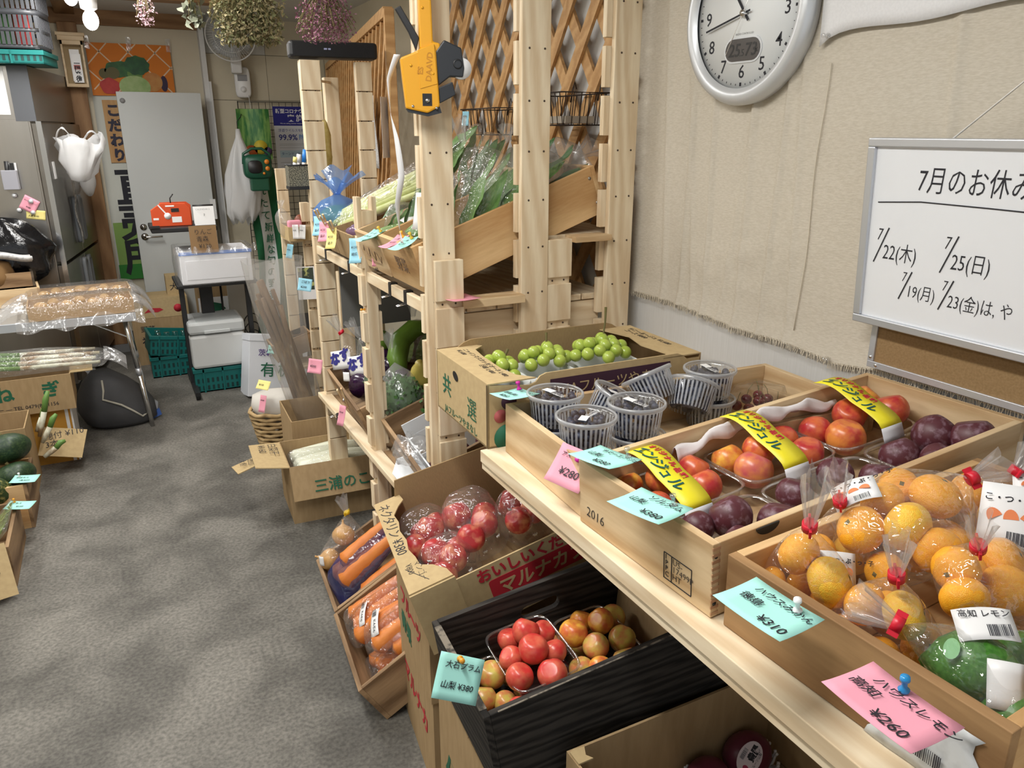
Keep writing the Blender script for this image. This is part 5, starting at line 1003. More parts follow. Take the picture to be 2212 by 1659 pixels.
# parsley / herb bags
herb = mat('herb', (.03, .10, .015), .6, c2=(.06, .16, .03), sc=60, rand=1)
def herbbag(label, c, r, neck, tuft, m=fhaze):
    t = T('herb_bag', label, 'bag', c); b = B(); rs = random.Random(label)
    for i in range(420):
        a, z = rs.uniform(0, 6.28), rs.uniform(-1, 1); k = math.sqrt(1-z*z); R = rs.uniform(.72, 1)
        p = V((k*cos(a)*r[0], k*sin(a)*r[1], z*r[2]))*R; d = V((rs.gauss(0, 1), rs.gauss(0, 1), rs.gauss(0, 1))).normalized()*.018; e = d.orthogonal().normalized()*.008
        b.add([p, p+d*.5+e, p+d, p+d*.5-e], [(0, 1, 2, 3)])
    P(t, 'herb_leaves', b, herb, kind='stuff'); P(t, 'herb_core', B().ball((0, 0, 0), (r[0]*.8, r[1]*.8, r[2]*.8), 16, 10), leafd)
    q = V(c); bagfilm(t, [((0, 0, 0), max(r)*1.02), ((0, 0, -r[2]*.5), max(r)*.8)], neck=tuple(V(neck)-q), tuft=tuple(V(tuft)-q), m=m); return t
herbbag('clear bag of feathery herbs hanging over the crate of dark plums', (.865, 2.585, .705), (.085, .10, .095), (.835, 2.61, .905), (.825, 2.62, .96))
herbbag('clear bag of feathery herbs behind the white plum box', (.98, 2.42, .70), (.10, .10, .085), (1.02, 2.45, .86), (1.04, 2.45, .92))
herbbag('small clear bag of dark herbs deeper on the lower shelf', (1.08, 2.62, .68), (.10, .10, .09), (1.08, 2.62, .83), (1.09, 2.62, .88))
O('green_squash', 'curved glossy green squash behind the herb bags', 'squash', B().tube([(0, 0, 0), (.01, .05, .06), (.04, .09, .12), (.10, .10, .16), (.16, .08, .17)], [.03, .042, .044, .04, .025], 16), mat('squash_green', (.10, .20, .022), .3, c2=(.14, .25, .035), sc=8), (.93, 2.80, .72))
O('yellow_squash', 'pale yellow squash peeking out between the herb bags', 'squash', B().lathe([(.01, -.06), (.04, -.05), (.055, 0), (.045, .05), (.02, .085), (.016, .11)], 18), mat('squash_yellow', (.55, .44, .10), .4), EU((.97, 2.62, .76), (.6, -.5, 0)))
O('yellow_squash', 'large pale yellow melon deeper on the shelf', 'squash', B().ball((0, 0, 0), (.09, .08, .08), 22, 14), mat('melon', (.40, .36, .13), .5), (1.10, 2.45, .85))
t, bl = greens('clear bag of bright green peppers deep under the upper shelf', [((1.0+.03*i, 3.0-.03*i, .72), (1.02+.04*i, 3.0-.03*i, .85), .6*i, i % 3) for i in range(6)], [], m=leafp); bagfilm(t, bl, neck=(1.05, 2.95, .93), tuft=(1.05, 2.95, 1.0))
for k, (p_, r) in enumerate((((.93, 3.05, .80), .06), ((1.03, 3.08, .76), .06), ((.95, 3.05, .69), .06))): O('green_vegetable', 'round light green vegetable deep under the upper shelf', 'vegetable', B().ball((0, 0, 0), (r, r, r*.9), 20, 12), MT['squash_green'], p_, 'round green vegetables on the lower shelf')
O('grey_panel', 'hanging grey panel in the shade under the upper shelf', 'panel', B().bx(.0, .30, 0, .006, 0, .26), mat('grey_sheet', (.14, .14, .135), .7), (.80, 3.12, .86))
# white box of dark plums
wbx = cbox('white cardboard box of dark plums in the old crate', CPb @ M.Translation((.04, .02, .02)), .40, .30, .075, mat('white_card', (.66, .69, .72), .6), name='plum_box')
P(wbx, 'divider', B().bx(.005, .395, .148, .152, .004, .07), MT['white_card'])
P(wbx, 'far_flap', B().bx(0, .40, .296, .30, .075, .125), MT['white_card']); P(wbx, 'vent_hole', B().slab([(.012*cos(a), .012*sin(a)) for a in [2*pi*i/14 for i in range(14)]], 0, .001, onface(.10, .2945, .10, '-y')), ink)
wl = P(wbx, 'tongue', B().slab([(-.09, .05), (0, .02), (0, .28), (-.06, .30), (-.10, .22)], .02, .023), MT['white_card'])
for i in range(9): plum('dark blue plum with bloom in the white box', (.075+.082*(i % 4)+.03*(i//4), .085+.135*(i//4 % 2)+.01*(i % 2), .075), .031, 's', 'dark plums in the white box', F=CPb)
O('crumpled_film', 'crumpled clear film spilling over the white plum box', 'film', B().ball((0, 0, 0), (.06, .10, .035), 20, 12, fn=lambda p, a, r, z: p*(1+.16*sin(6*a+3*z)+.1*sin(11*a))), fhaze, CPb @ M.Translation((.03, .22, .10)))
# --- objects on the posts and the lattice
sb = T('sound_bar', 'black sound bar speaker lying across the post tops', 'speaker', EU((.70, 3.30, 1.915), (0, 0, -.10)))
P(sb, 'body', B().bx(0, .34, -.09, 0, 0, .062), black, bev=.012); P(sb, 'grille', B().bx(.015, .325, -.0935, -.089, .006, .056), mat('grille', (.008, .008, .009), .9, bump=.5, sc=400)); P(sb, 'logo', B().bx(.13, .142, -.0945, -.0935, .03, .036).bx(.146, .156, -.0945, -.0935, .03, .036), mat('dim_logo', (.3, .32, .5), .5), kind='stuff')
# label gun
LG = M.Translation((.728, 1.850, 1.80)) @ M.Rotation(rad(-16), 4, 'Z') @ M(((1, 0, 0, 0), (0, 0, -1, 0), (0, 1, 0, 0), (0, 0, 0, 1)))
gun = T('label_gun', 'yellow and black hand price labeller hanging on the tall post', 'label gun', LG)
ks = .000282; gp = lambda pts: [((x-460)*ks, -(y-500)*ks) for x, y in pts]
gy = mat('gun_yellow', (.72, .34, .012), .4); gd = mat('gun_dark', (.02, .023, .028), .45)
P(gun, 'body', B().slab(gp([(205, 460), (340, 408), (375, 385), (492, 345), (505, 400), (525, 840), (420, 893), (240, 858)]), -.02, .02), gy, bev=.004)
P(gun, 'handle', B().slab(gp([(372, 385), (368, -260), (474, -260), (484, 330), (540, 340), (560, 420), (500, 440)]), -.014, .014), gy, bev=.004)
P(gun, 'raised_panel', B().slab(gp([(350, 400), (488, 350), (508, 660), (362, 700)]), .02, .0215), gy, bev=.0006)
text(gun, 'ES', .018, M.Translation(((385-460)*ks, (-590+500)*ks, .0218)) @ M.Rotation(rad(82), 4, 'Z'), mat('gun_emboss', (.50, .21, .006), .5), 'embossed_lettering', off=.0004)
text(gun, 'DAAVD', .019, M.Translation(((455-460)*ks, (-645+500)*ks, .0218)) @ M.Rotation(rad(85), 4, 'Z'), MT['gun_emboss'], 'embossed_lettering', off=.0004)
P(gun, 'dark_housing', B().slab(gp([(575, 315), (720, 375), (742, 530), (730, 605), (620, 600), (520, 672), (500, 410)]), -.016, .016), gd, bev=.003)
P(gun, 'printer_head', B().slab(gp([(515, 690), (640, 640), (665, 745), (525, 815)]), -.015, .014), gd, bev=.002)
P(gun, 'trigger', B().slab(gp([(180, 85), (228, 60), (300, 180), (372, 300), (345, 402), (285, 260)]), -.007, .007), black, bev=.002)
P(gun, 'paper_roll', B().cyl(((720-460)*ks, (500-535)*ks, -.012), ((720-460)*ks, (500-535)*ks, .012), .024, n=32), white)
P(gun, 'square_window', B().bx((378-460)*ks, (458-460)*ks, -(835-500)*ks, -(737-500)*ks, .0195, .0208), black); P(gun, 'window_knob', B().cyl(((420-460)*ks, -(792-500)*ks, .02), ((420-460)*ks, -(792-500)*ks, .024), .005), chrome)
for x, y in ((295, 838), (495, 852), (403, 75), (290, 518), (475, 580)): P(gun, 'screw', B().cyl(((x-460)*ks, -(y-500)*ks, .014 if y < 100 else .02), ((x-460)*ks, -(y-500)*ks, .0155 if y < 100 else .0216), .0032, n=10), chrome if y > 800 else gy)
P(gun, 'roll_hub', B().lathe([(.0085, .0165), (.011, .0165), (.011, .018), (.0085, .018)], 20, M.Translation(((685-460)*ks, (500-500)*ks, 0)), caps=False), black)
P(gun, 'base_roller', B().slab(gp([(240, 858), (420, 893), (525, 840), (540, 890), (430, 918), (260, 885)]), -.014, .014), gd)
rp = [(.646, 1.818), (.629, 1.765), (.631, 1.683), (.640, 1.630), (.650, 1.544), (.643, 1.477), (.651, 1.420), (.657, 1.374)]
def rib_(u, v):
    s = v*7; i = min(6, int(s)); f = s-i; x = rp[i][0]*(1-f)+rp[i+1][0]*f; z = rp[i][1]*(1-f)+rp[i+1][1]*f
    return (x+(u-.5)*.016*cos(v*5), 1.85+(u-.5)*.010*sin(v*5)+.012*sin(v*9)+.05*v, z)
P(gun, 'label_strip', B().sheet(rib_, 2, 60), white, T0=LG.inverted(), thick=.0003)
# wire baskets
def basket(label, x0, x1, y0, y1, z0, z1, tag_=None):
    t = T('wire_basket', label, 'basket', (0, 0, 0)); r = .0016
    P(t, 'rim', B().tube([(x0, y0, z1), (x1, y0, z1), (x1, y1, z1), (x0, y1, z1)], r*1.5, 6, closed=True), darkm); i_ = .012
    P(t, 'bottom_ring', B().tube([(x0+i_, y0+i_, z0), (x1-i_, y0+i_, z0), (x1-i_, y1-i_, z0), (x0+i_, y1-i_, z0)], r*1.3, 6, closed=True), darkm)
    me = None
    def wires(n, f):
        for k in range(n): P(t, 'wire', B().tube(f((k+.5)/n), r, 5), darkm)
    wires(6, lambda s: [(x0+(x1-x0)*s, y0, z1), (x0+(x1-x0)*s, y0+i_, z0), (x0+(x1-x0)*s, y1-i_, z0), (x0+(x1-x0)*s, y1, z1)])
    wires(10, lambda s: [(x0, y0+(y1-y0)*s, z1), (x0+i_, y0+(y1-y0)*s, z0), (x1-i_, y0+(y1-y0)*s, z0), (x1, y0+(y1-y0)*s, z1)])
    for y in (y0+.06, y1-.06): P(t, 'hook', B().tube([(x1, y, z1-.02), (x1+.008, y, z1+.02), (x1+.015, y, z1+.04), (x1+.022, y, z1+.02)], .002, 6), darkm)
    return t
basket('brown wire basket with a pale blue tag hung on the lattice', 1.20, 1.362, 2.46, 2.76, 1.635, 1.722)
basket('brown wire basket without a tag hung on the lattice', 1.20, 1.362, 2.03, 2.31, 1.665, 1.755)
note('pale blue tag clipped on the wire basket', .03, .05, EU((1.192, 2.72, 1.715), (1.45, 0, -1.1)), lblue, [('¥100', .003, -.02, .5)], curl=.003)
O('wooden_block', 'grey wooden slab lying in the wire basket', 'block', B().bx(0, .10, 0, .2, 0, .02), mat('grey_wood', (.35, .30, .24), .8), (1.225, 2.05, 1.67))
# mesh pen holder, loofah and papers
ph = T('pen_holder', 'dark mesh pen holder hung on the notched post', 'holder', M.Translation((.648, 3.205, 1.425)) @ M.Scale(.88, 4))
meshm = mat('mesh_metal', (.05, .05, .045), .5, .5, c2=(.32, .30, .22), sc=260, lo=.48, hi=.52)
for b in (B().bx(0, .09, 0, .003, .012, .105), B().bx(0, .003, .003, .07, .012, .105), B().bx(.087, .09, .003, .07, .012, .105), B().bx(0, .09, .067, .07, .012, .105)): P(ph, 'mesh_wall', b, meshm)
P(ph, 'base', B().bx(-.002, .092, -.002, .072, 0, .014), black); P(ph, 'rim', B().tube([(0, 0, .106), (.09, 0, .106), (.09, .07, .106), (0, .07, .106)], .004, 6, closed=True), black)
for (x, h, m, lb) in ((.06, .07, mat('pen_blue', (.02, .20, .65), .4), 'blue marker pen standing in the mesh holder'), (.035, .045, white, 'white pen standing in the mesh holder'), (.02, .03, yel, 'yellow pen standing in the mesh holder')):
    q = T('marker_pen', lb, 'pen', EU((.648+x*.88, 3.235, 1.44), (0, .18, 0))); P(q, 'barrel', B().cyl((0, 0, 0), (0, 0, .09), .007), white); P(q, 'cap', B().cyl((0, 0, .09), (0, 0, .09+h*.7), .0085), m)
O('loofah', 'dried yellow loofah hanging from the lattice', 'loofah', B().lathe([(.004, .16), (.004, .02), (.018, .0), (.03, -.06), (.028, -.12), (.034, -.17), (.02, -.24), (.01, -.27)], 16, fn=lambda p, a, r, z: V((p.x*(1+.12*sin(5*a+z*40)), p.y*(1+.12*sin(5*a)), z))), mat('loofah', (.42, .32, .09), .9, c2=(.55, .45, .17), sc=40, bump=.5), M.Translation((.835, 3.34, 1.68)) @ M.Scale(.8, 4))
for k, (y, z, w, h, lb) in enumerate(((3.62, 1.80, .10, .32, 'newspaper clipping pinned on the framed lattice'), (3.76, 1.80, .09, .30, 'second paper sheet hung beside the clipping on the lattice'), (3.90, 1.78, .08, .24, 'narrow paper hung beyond the other sheets on the lattice'))):
    pp = T('hanging_paper', lb, 'paper', M.Translation((1.075+.17*(y-3.24), y, z)) @ M.Rotation(rad(-10), 4, 'Z') @ onface(0, 0, 0, '-x'))
    P(pp, 'sheet', B().sheet(lambda u, v: (w*(u-.5), -h*v, .006*sin(v*4+u)), 4, 8), mat('newsprint', (.58, .58, .58), .8, c2=(.30, .30, .32), sc=60, st=(1, 3, 1), lo=.5, hi=.7), thick=.0004)
pp = T('price_poster', 'narrow poster with a red panel hung at the lattice end stile', 'poster', M.Translation((1.065, 3.235, 1.78)) @ onface(0, 0, 0, '-x', 0) @ M.Rotation(rad(-40), 4, 'Y'))
P(pp, 'sheet', B().bx(-.04, .04, -.24, 0, 0, .0008), white); P(pp, 'photo', B().bx(-.034, .034, -.10, -.02, .0008, .0012), mat('photo_grey', (.25, .27, .26), .5, c2=(.10, .16, .10), sc=30)); P(pp, 'red_panel', B().bx(-.034, .034, -.20, -.12, .0008, .0012), inkr)
# ================================================================ BACK OF THE SHOP
random.seed(77)
# wall fan
fan = T('wall_fan', 'white wall fan with a wire cage above the notice board', 'fan', M.Translation((.965, 6.42, 2.31)) @ onface(0, 0, 0, '-y') @ M.Rotation(rad(-8), 4, 'Y'))
fw_ = B()
for k in range(56):
    a = 2*pi*k/56; fw_.tube([(r*cos(a+.12*r/.17), r*sin(a+.12*r/.17), z) for r, z in ((.045, .055), (.09, .052), (.14, .035), (.172, .0), (.15, -.04), (.08, -.06))], .0012, 4)
P(fan, 'cage_wires', fw_, offw, kind='stuff')
P(fan, 'cage_rim', B().tube([(.174*cos(a), .174*sin(a), 0) for a in [2*pi*i/48 for i in range(48)]], .005, 8, closed=True), offw)
P(fan, 'inner_ring', B().tube([(.12*cos(a), .12*sin(a), .044) for a in [2*pi*i/40 for i in range(40)]], .0018, 6, closed=True), offw)
P(fan, 'hub_cap', B().lathe([(.046, .05), (.044, .058), (.02, .062), (.002, .063)], 28), white)
for k in range(3): P(fan, 'blade', B().sheet(lambda u, v, k=k: ((.03+.12*u)*cos(2.09*k+1.5*(v-.5)), (.03+.12*u)*sin(2.09*k+1.5*(v-.5)), .02*(v-.5)-.01), 6, 6), film('fan_blade', tint=(.8, .85, .9), haze=.35, bump=0), thick=.002)
P(fan, 'motor', B().cyl((0, 0, -.12), (0, 0, -.03), .05, .055, 20), offw)
P(fan, 'neck', B().bx(-.02, .06, -.25, -.02, -.20, -.10), offw, bev=.01)
P(fan, 'control_box', B().se([(.058, .11, -.26), (.058, .11, -.19), (.050, .10, -.18)], 28, 5, M.Translation((.055, -.31, 0)), caps=(1, 1)), white)
P(fan, 'button_panel', B().bx(.02, .09, -.30, -.255, -.181, -.178), mat('panel_grey', (.25, .25, .26), .5)); P(fan, 'dial', B().cyl((.055, -.36, -.182), (.055, -.36, -.172), .022), white)
P(fan, 'pull_cord', B().tube([(.09, -.40, -.18), (.095, -.6, -.17), (.10, -.80, -.16)], .0025, 5), offw)
# dried flowers hanging from the ceiling
def bunch(label, c, R, n, cols, seed, zt, name='dried_flower_bunch', sz=.010, stems=60):
    rs = random.Random(seed); t = T(name, label, 'dried flowers', c)
    b = B()
    for i in range(stems):
        a = rs.uniform(0, 6.28); r = math.sqrt(rs.random()); p = V((R[0]*r*cos(a), R[1]*r*sin(a), -R[2]*.6*rs.random())); b.tube([(0, 0, zt-c[2]), V((p.x*.25, p.y*.25, .55*(zt-c[2])*.6)), p*.7+V((0, 0, .04)), p], .0011, 4)
    P(t, 'stems', b, mat('dry_stem', (.20, .17, .07), .9), kind='stuff')
    for nm_, m, fr_ in cols:
        b = B()
        for i in range(int(n*fr_)):
            a = rs.uniform(0, 6.28); z = rs.uniform(-1, 1.6); k = math.sqrt(max(.05, 1-(z*.62)**2))*rs.uniform(.25, 1)
            p = V((R[0]*k*cos(a), R[1]*k*sin(a), R[2]*z)); d = V((rs.gauss(0, 1), rs.gauss(0, 1), rs.gauss(-.6, 1))).normalized()*sz*rs.uniform(.7, 1.6); e = d.orthogonal().normalized()*sz*.45; g = d.cross(e).normalized()*sz*.25
            b.add([p, p+d*.5+e+g, p+d, p+d*.5-e+g], [(0, 1, 2), (0, 2, 3)])
        P(t, nm_, b, m, kind='stuff')
    P(t, 'string', B().cyl((0, 0, zt-c[2]-.01), (0, 0, 2.46-c[2]), .002, n=6), MT['white_string'])
    return t
dl1 = mat('dry_leaf_tan', (.30, .25, .13), .9); dl2 = mat('dry_leaf_green', (.17, .17, .075), .9); dp1 = mat('dry_purple', (.26, .10, .16), .9); dp2 = mat('dry_rose', (.38, .20, .24), .9)
bunch('large bunch of tan dried leaves hanging in front of the fan', (.43, 2.5, 1.975), (.105, .10, .085), 3200, [('dry_leaves', dl1, .6), ('green_leaves', dl2, .4)], 1, 2.25, sz=.012)
bunch('bunch of dried purple statice hanging near the sound bar', (.705, 2.7, 1.985), (.10, .09, .06), 1500, [('purple_florets', dp1, .6), ('rose_florets', dp2, .3), ('green_bits', dl2, .12)], 2, 2.25, sz=.008)
bunch('small sprig of pale pink dried flowers hanging by the bulb', (.205, 3.2, 2.04), (.035, .03, .04), 220, [('pink_florets', mat('dry_pink', (.50, .33, .36), .9), 1)], 3, 2.3, sz=.008, stems=14)
bunch('sprig of dried grey green leaves hanging beside the large bunch', (.335, 2.95, 2.02), (.03, .03, .04), 40, [('broad_leaves', mat('dry_grey_green', (.20, .21, .15), .8), 1)], 4, 2.3, sz=.03, stems=10)
# wire grid, poster
gr = T('wire_grid', 'black wire grid panel on the back wall behind the poster', 'grid', (0, 0, 0)); gb_ = B()
for k in range(12): gb_.cyl((1.0+.052*k, 6.64, .55), (1.0+.052*k, 6.64, 1.86), .0022, n=5)
for k in range(26): gb_.cyl((1.0, 6.638, .56+.052*k), (1.572, 6.638, .56+.052*k), .0022, n=5)
P(gr, 'grid_wires', gb_, black, kind='stuff'); P(gr, 'grid_frame', B().tube([(.998, 6.639, .55), (1.575, 6.639, .55), (1.575, 6.639, 1.865), (.998, 6.639, 1.865)], .004, 6, closed=True), black)
ps = T('notice_poster', 'white notice poster with a dark blue header on the wire grid', 'poster', (1.255, 6.62, 1.31))
P(ps, 'sheet', B().bx(0, .36, 0, .002, 0, .52), mat('poster_white', (.66, .68, .72), .5)); P(ps, 'header', B().bx(0, .36, -.001, .0, .375, .52), mat('navy', (.01, .012, .20), .5))
wh = mat('poster_letter', (.75, .75, .78), .5); nv = mat('navy_letter', (.02, .03, .25), .6); sk = mat('sky_letter', (.12, .28, .60), .6)
text(ps, '新型コロナウイルス対策', .036, onface(.02, -.0016, .472, '-y'), wh, off=.001); text(ps, '実施中', .058, onface(.11, -.0016, .412, '-y'), wh, off=.001, sp=1.3); text(ps, 'We are taking counter measures', .014, onface(.05, -.0016, .388, '-y'), wh)
text(ps, '浮遊ウイルスを約20分で', .026, onface(.03, -.0006, .33, '-y'), nv); text(ps, '99.9%', .062, onface(.03, -.0006, .265, '-y'), nv, off=.001); text(ps, '除菌!', .045, onface(.19, -.0006, .27, '-y'), sk, off=.001)
P(ps, 'panel', B().bx(.03, .34, -.001, 0, .13, .185), mat('pale_blue', (.45, .60, .68), .6)); text(ps, 'ターンド・ケイを設置', .026, onface(.04, -.0016, .15, '-y'), nv)
P(ps, 'fine_print', B().bx(.03, .30, -.0008, 0, .235, .237).bx(.03, .26, -.0008, 0, .225, .227).bx(.03, .28, -.0008, 0, .205, .207).bx(.03, .3, -.0008, 0, .09, .093).bx(.03, .25, -.0008, 0, .06, .063), MT['grey_ink'], kind='stuff')
# green banner
bn_ = T('green_banner', 'green cloth banner with a white lettered strip hanging on the grid', 'banner', (0, 0, 0))
grn = mat('banner_green', (.006, .10, .035), .8, c2=(.009, .13, .045), sc=8); wst = mat('banner_white', (.66, .69, .68), .8)
def bpos(u, v):   # u across, v down
    z = 1.38-1.33*v; cx = .935+.055*sin(pi*v); return (cx-.02+.24*u, 6.26+.03*sin(u*7+v*9), z)
P(bn_, 'cloth', B().sheet(bpos, 16, 40), grn, thick=.001)
P(bn_, 'white_strip', B().sheet(lambda u, v: tuple(V(bpos(.22+.42*u, v))+V((0, -.006, 0))), 8, 40), wst)
for i, ch in enumerate('採れたて新鮮な旬の野菜が大集'):
    p_ = V(bpos(.43, .045+.067*i)); text(bn_, ch, .075, M.Translation((p_.x-.036, p_.y-.016, p_.z-.05)) @ onface(0, 0, 0, '-y') @ M.Rotation(.06*sin(i), 4, 'Z'), inkg, off=.0006)
vp = mat('veg_photo', (.02, .14, .03), .5, c2=(.16, .32, .08), sc=14, st=(3, 1, .6), lo=.4, hi=.6)
P(bn_, 'vegetable_print', B().sheet(lambda u, v: (.92+.235*u, 6.25+.015*sin(u*6), 1.80-.36*v), 8, 6), vp)
for x, z, r, c, nm_ in ((1.07, 1.53, .05, (.50, .40, .03), 'a'), (1.00, 1.50, .045, (.45, .10, .02), 'b'), (1.12, 1.50, .03, (.06, .03, .10), 'c')): P(bn_, 'printed_vegetable', B().cyl((x, 6.232, z), (x, 6.229, z), r, n=20), mat('veg_print_'+nm_, c, .6))
# hanging clear bag
hb = T('hanging_bag', 'bundle of white plastic bags hanging in front of the green banner', 'bag', (.90, 6.12, 1.66))
P(hb, 'film', B().lathe([(.012, 0), (.02, -.06), (.055, -.16), (.10, -.32), (.115, -.45), (.10, -.58), (.075, -.66)], 40, fn=lambda p, a, r, z: V((p.x*(1+.14*sin(5*a+.5)+.5*NZ.noise((p.x*14, p.y*14, z*7)))-.03*(z < -.5), p.y*.6*(1+.6*NZ.noise((p.x*18+5, p.y*18, z*9))), z+.10*NZ.noise((cos(a)*2, sin(a)*2, 3))*(z < -.4))), caps=False), fwhite, thick=.001)
P(hb, 'hook', B().tube([(0, 0, -.01), (0, -.01, .05), (.03, .0, .08), (.08, .25, .12), (.12, .515, .14), (.125, .525, .11)], .003, 6), black)
# radio
rd = T('radio', 'dark green radio with orange knobs hanging by its handle', 'radio', M.Translation((.99, 5.98, 1.40)) @ onface(0, 0, 0, '-y'))
gp_ = mat('radio_green', (.008, .075, .04), .4); og = mat('knob_orange', (.70, .22, .02), .4)
P(rd, 'body', B().se([(.085, .075, -.05), (.098, .085, -.03), (.098, .085, .03), (.085, .072, .045)], 36, 4, caps=(1, 1)), gp_)
P(rd, 'screen', B().se([(.05, .046, .045), (.048, .044, .049)], 28, 3, M.Translation((-.022, .0, 0)), caps=(0, 1)), black)
for x, y, r in ((.06, .035, .017), (.062, -.012, .016), (.035, -.045, .009)): P(rd, 'knob', B().cyl((x, y, .044), (x, y, .056), r), og)
P(rd, 'handle', B().tube([(-.095, .02, 0), (-.09, .09, 0), (-.03, .125, 0), (.04, .125, 0), (.09, .09, 0), (.097, .02, 0)], .010, 8), gp_)
P(rd, 'lower_body', B().bx(-.06, .07, -.17, -.07, -.04, .03), gp_, bev=.01)
# --- wheeled cart
ctt = T('utility_cart', 'black metal utility cart with a tray top and castors', 'cart', (0, 0, 0)); blk = mat('black_metal', (.014, .014, .015), .45)
for x in (.315, .72): P(ctt, 'upright', B().bx(x, x+.03, 5.29, 5.33, .04, .72), blk, bev=.003)
for x in (.315, .72): P(ctt, 'foot_bar', B().bx(x, x+.03, 5.05, 5.6, .03, .055), blk)
P(ctt, 'column', B().bx(.45, .53, 5.45, 5.50, .05, 1.08), blk, bev=.004); P(ctt, 'shelf', B().bx(.30, .79, 5.2, 5.6, .70, .722), blk, bev=.004)
P(ctt, 'tray_top', B().bx(.20, .58, 5.18, 5.55, 1.055, 1.085), blk, bev=.006); P(ctt, 'tray_stop', B().bx(.19, .25, 5.17, 5.19, 1.085, 1.10), blk)
P(ctt, 'cross_bar', B().bx(.33, .74, 5.30, 5.32, .30, .33), blk)
for x in (.33, .735):
    for y in (5.08, 5.57): P(ctt, 'castor', B().cyl((x-.012, y, .02), (x+.012, y, .02), .02, n=14), black)
P(ctt, 'arch', B().tube([(.60, 5.6, .69), (.60, 5.6, .2), (.62, 5.6, .15), (.74, 5.6, .15)], .008, 6), blk)
t = T('orange_sign', 'orange board with printed spoon and tags standing on the cart tray', 'sign', (.215, 5.25, 1.087)); orr = mat('sign_orange', (.60, .07, .012), .5)
P(t, 'board', B().slab([(0, 0), (.225, 0), (.225, .105), (.20, .135), (.06, .14), (.0, .10)], 0, .02, XZ(.02)), orr, bev=.003)
P(t, 'back_board', B().slab([(.03, 0), (.235, 0), (.235, .12), (.21, .14), (.06, .14)], 0, .012, XZ(.07)), orr)
P(t, 'printed_spoon', B().bar((.045, -.001, .13), (.085, -.001, .075), .008, .001, (0, 1, 0)).cyl((.092, -.0005, .062), (.092, -.002, .062), .020), white)
for x, z, w, h in ((.085, .117, .05, .009), (.115, .085, .045, .022), (.115, .022, .055, .034), (.01, .04, .03, .012)): P(t, 'printed_tag', B().bx(x, x+w, -.0016, 0, z, z+h), white if z != .085 else black)
P(t, 'hook', B().tube([(.12, .04, .13), (.12, .04, .165), (.14, .04, .19)], .004, 6), black)
t = T('desk_calendar', 'small white desk calendar beside the orange board on the cart', 'calendar', (.455, 5.22, 1.087))
P(t, 'page', B().bx(0, .12, 0, .004, 0, .115, M.Rotation(-.15, 4, 'X')), white); P(t, 'back_leg', B().bx(0, .12, .04, .044, 0, .115, M.Rotation(.15, 4, 'X')), white); P(t, 'binding', B().cyl((0, .025, .117), (.12, .025, .117), .007), black)
text(t, 'CALENDAR 2', .014, onface(.012, -.0005, .092, '-y') @ M.Rotation(-.15, 4, 'X'), MT['grey_ink']); text(t, '7', .02, onface(.055, -.0005, .055, '-y') @ M.Rotation(-.15, 4, 'X'), ink)
t = T('cardboard_sign', 'small brown cardboard sign for apples standing on the foam box', 'sign', EU((.41, 5.16, .925), (0, 0, 0)))
P(t, 'card', B().bx(0, .16, 0, .005, 0, .165, M.Rotation(-.08, 4, 'X')), mat('kraft', (.26, .155, .07), .85)); text(t, 'りんご\n 青森\n  ¥130', .036, onface(.025, -.002, .115, '-y') @ M.Rotation(-.08, 4, 'X'), ink, off=-.0002, lsp=1.2)
# foam box
fo = T('foam_box', 'white foam box wrapped in clear plastic on the cart shelf', 'box', (.335, 5.18, .725)); foam = mat('foam_white', (.80, .81, .84), .7)
P(fo, 'box', B().bx(0, .43, 0, .36, 0, .20), foam, bev=.006); P(fo, 'recessed_panel', B().bx(.03, .40, -.003, 0, .03, .15), foam, bev=.002)
P(fo, 'blue_tape', B().bx(-.002, .432, -.004, .0, .185, .205), mat('blue_tape', (.12, .25, .65), .5))
P(fo, 'film', B().se([(.235, .20, -.002), (.24, .205, .12), (.235, .20, .215), (.20, .16, .22)], 48, 8, M.Translation((.215, .18, 0)), caps=(0, 0)), film('soft_wrap', base=.015, rough=.3, haze=.08, sc=30))
P(fo, 'film_ruffle', B().sheet(lambda u, v: (-.03+.49*u, -.03+.012*sin(u*40)+.02*v, .195+.035*v*(1+.4*sin(u*33))), 60, 3), fhaze)
# cooler and teal crates
def stackcrate(label, F, w, d, h, open_=True):
    t = T('stacking_crate', label, 'crate', F)
    for b in (B().bx(0, w, 0, .008, 0, h), B().bx(0, w, d-.008, d, 0, h), B().bx(0, .008, .008, d-.008, 0, h), B().bx(w-.008, w, .008, d-.008, 0, h), B().bx(0, w, 0, d, 0, .008)): P(t, 'wall', b, teal)
    P(t, 'rim', B().bx(-.008, w+.008, -.008, .0, h-.025, h).bx(-.008, 0, 0, d, h-.025, h).bx(w, w+.008, 0, d, h-.025, h).bx(-.008, w+.008, d, d+.008, h-.025, h), teal, bev=.002, kind='stuff')
    n = int(w/.03)
    for k in range(n):
        for r_ in range(max(1, int((h-.04)/.05))): P(t, 'slot', B().bx(.012+k*.03, .026+k*.03, -.0015, 0, .015+.05*r_, .045+.05*r_), mat('slot_dark', (.002, .03, .028), .6))
    for k in range(max(2, int(w/.12))): P(t, 'rib', B().bx(.05+k*.12, .06+k*.12, -.008, 0, 0, h), teal)
    return t
stackcrate('teal plastic crate on the floor under the white cooler', Fr((.335, 5.22, .0)), .33, .30, .16)
co = T('cooler', 'white and grey portable cooler box under the cart', 'cooler', (.335, 5.20, .165))
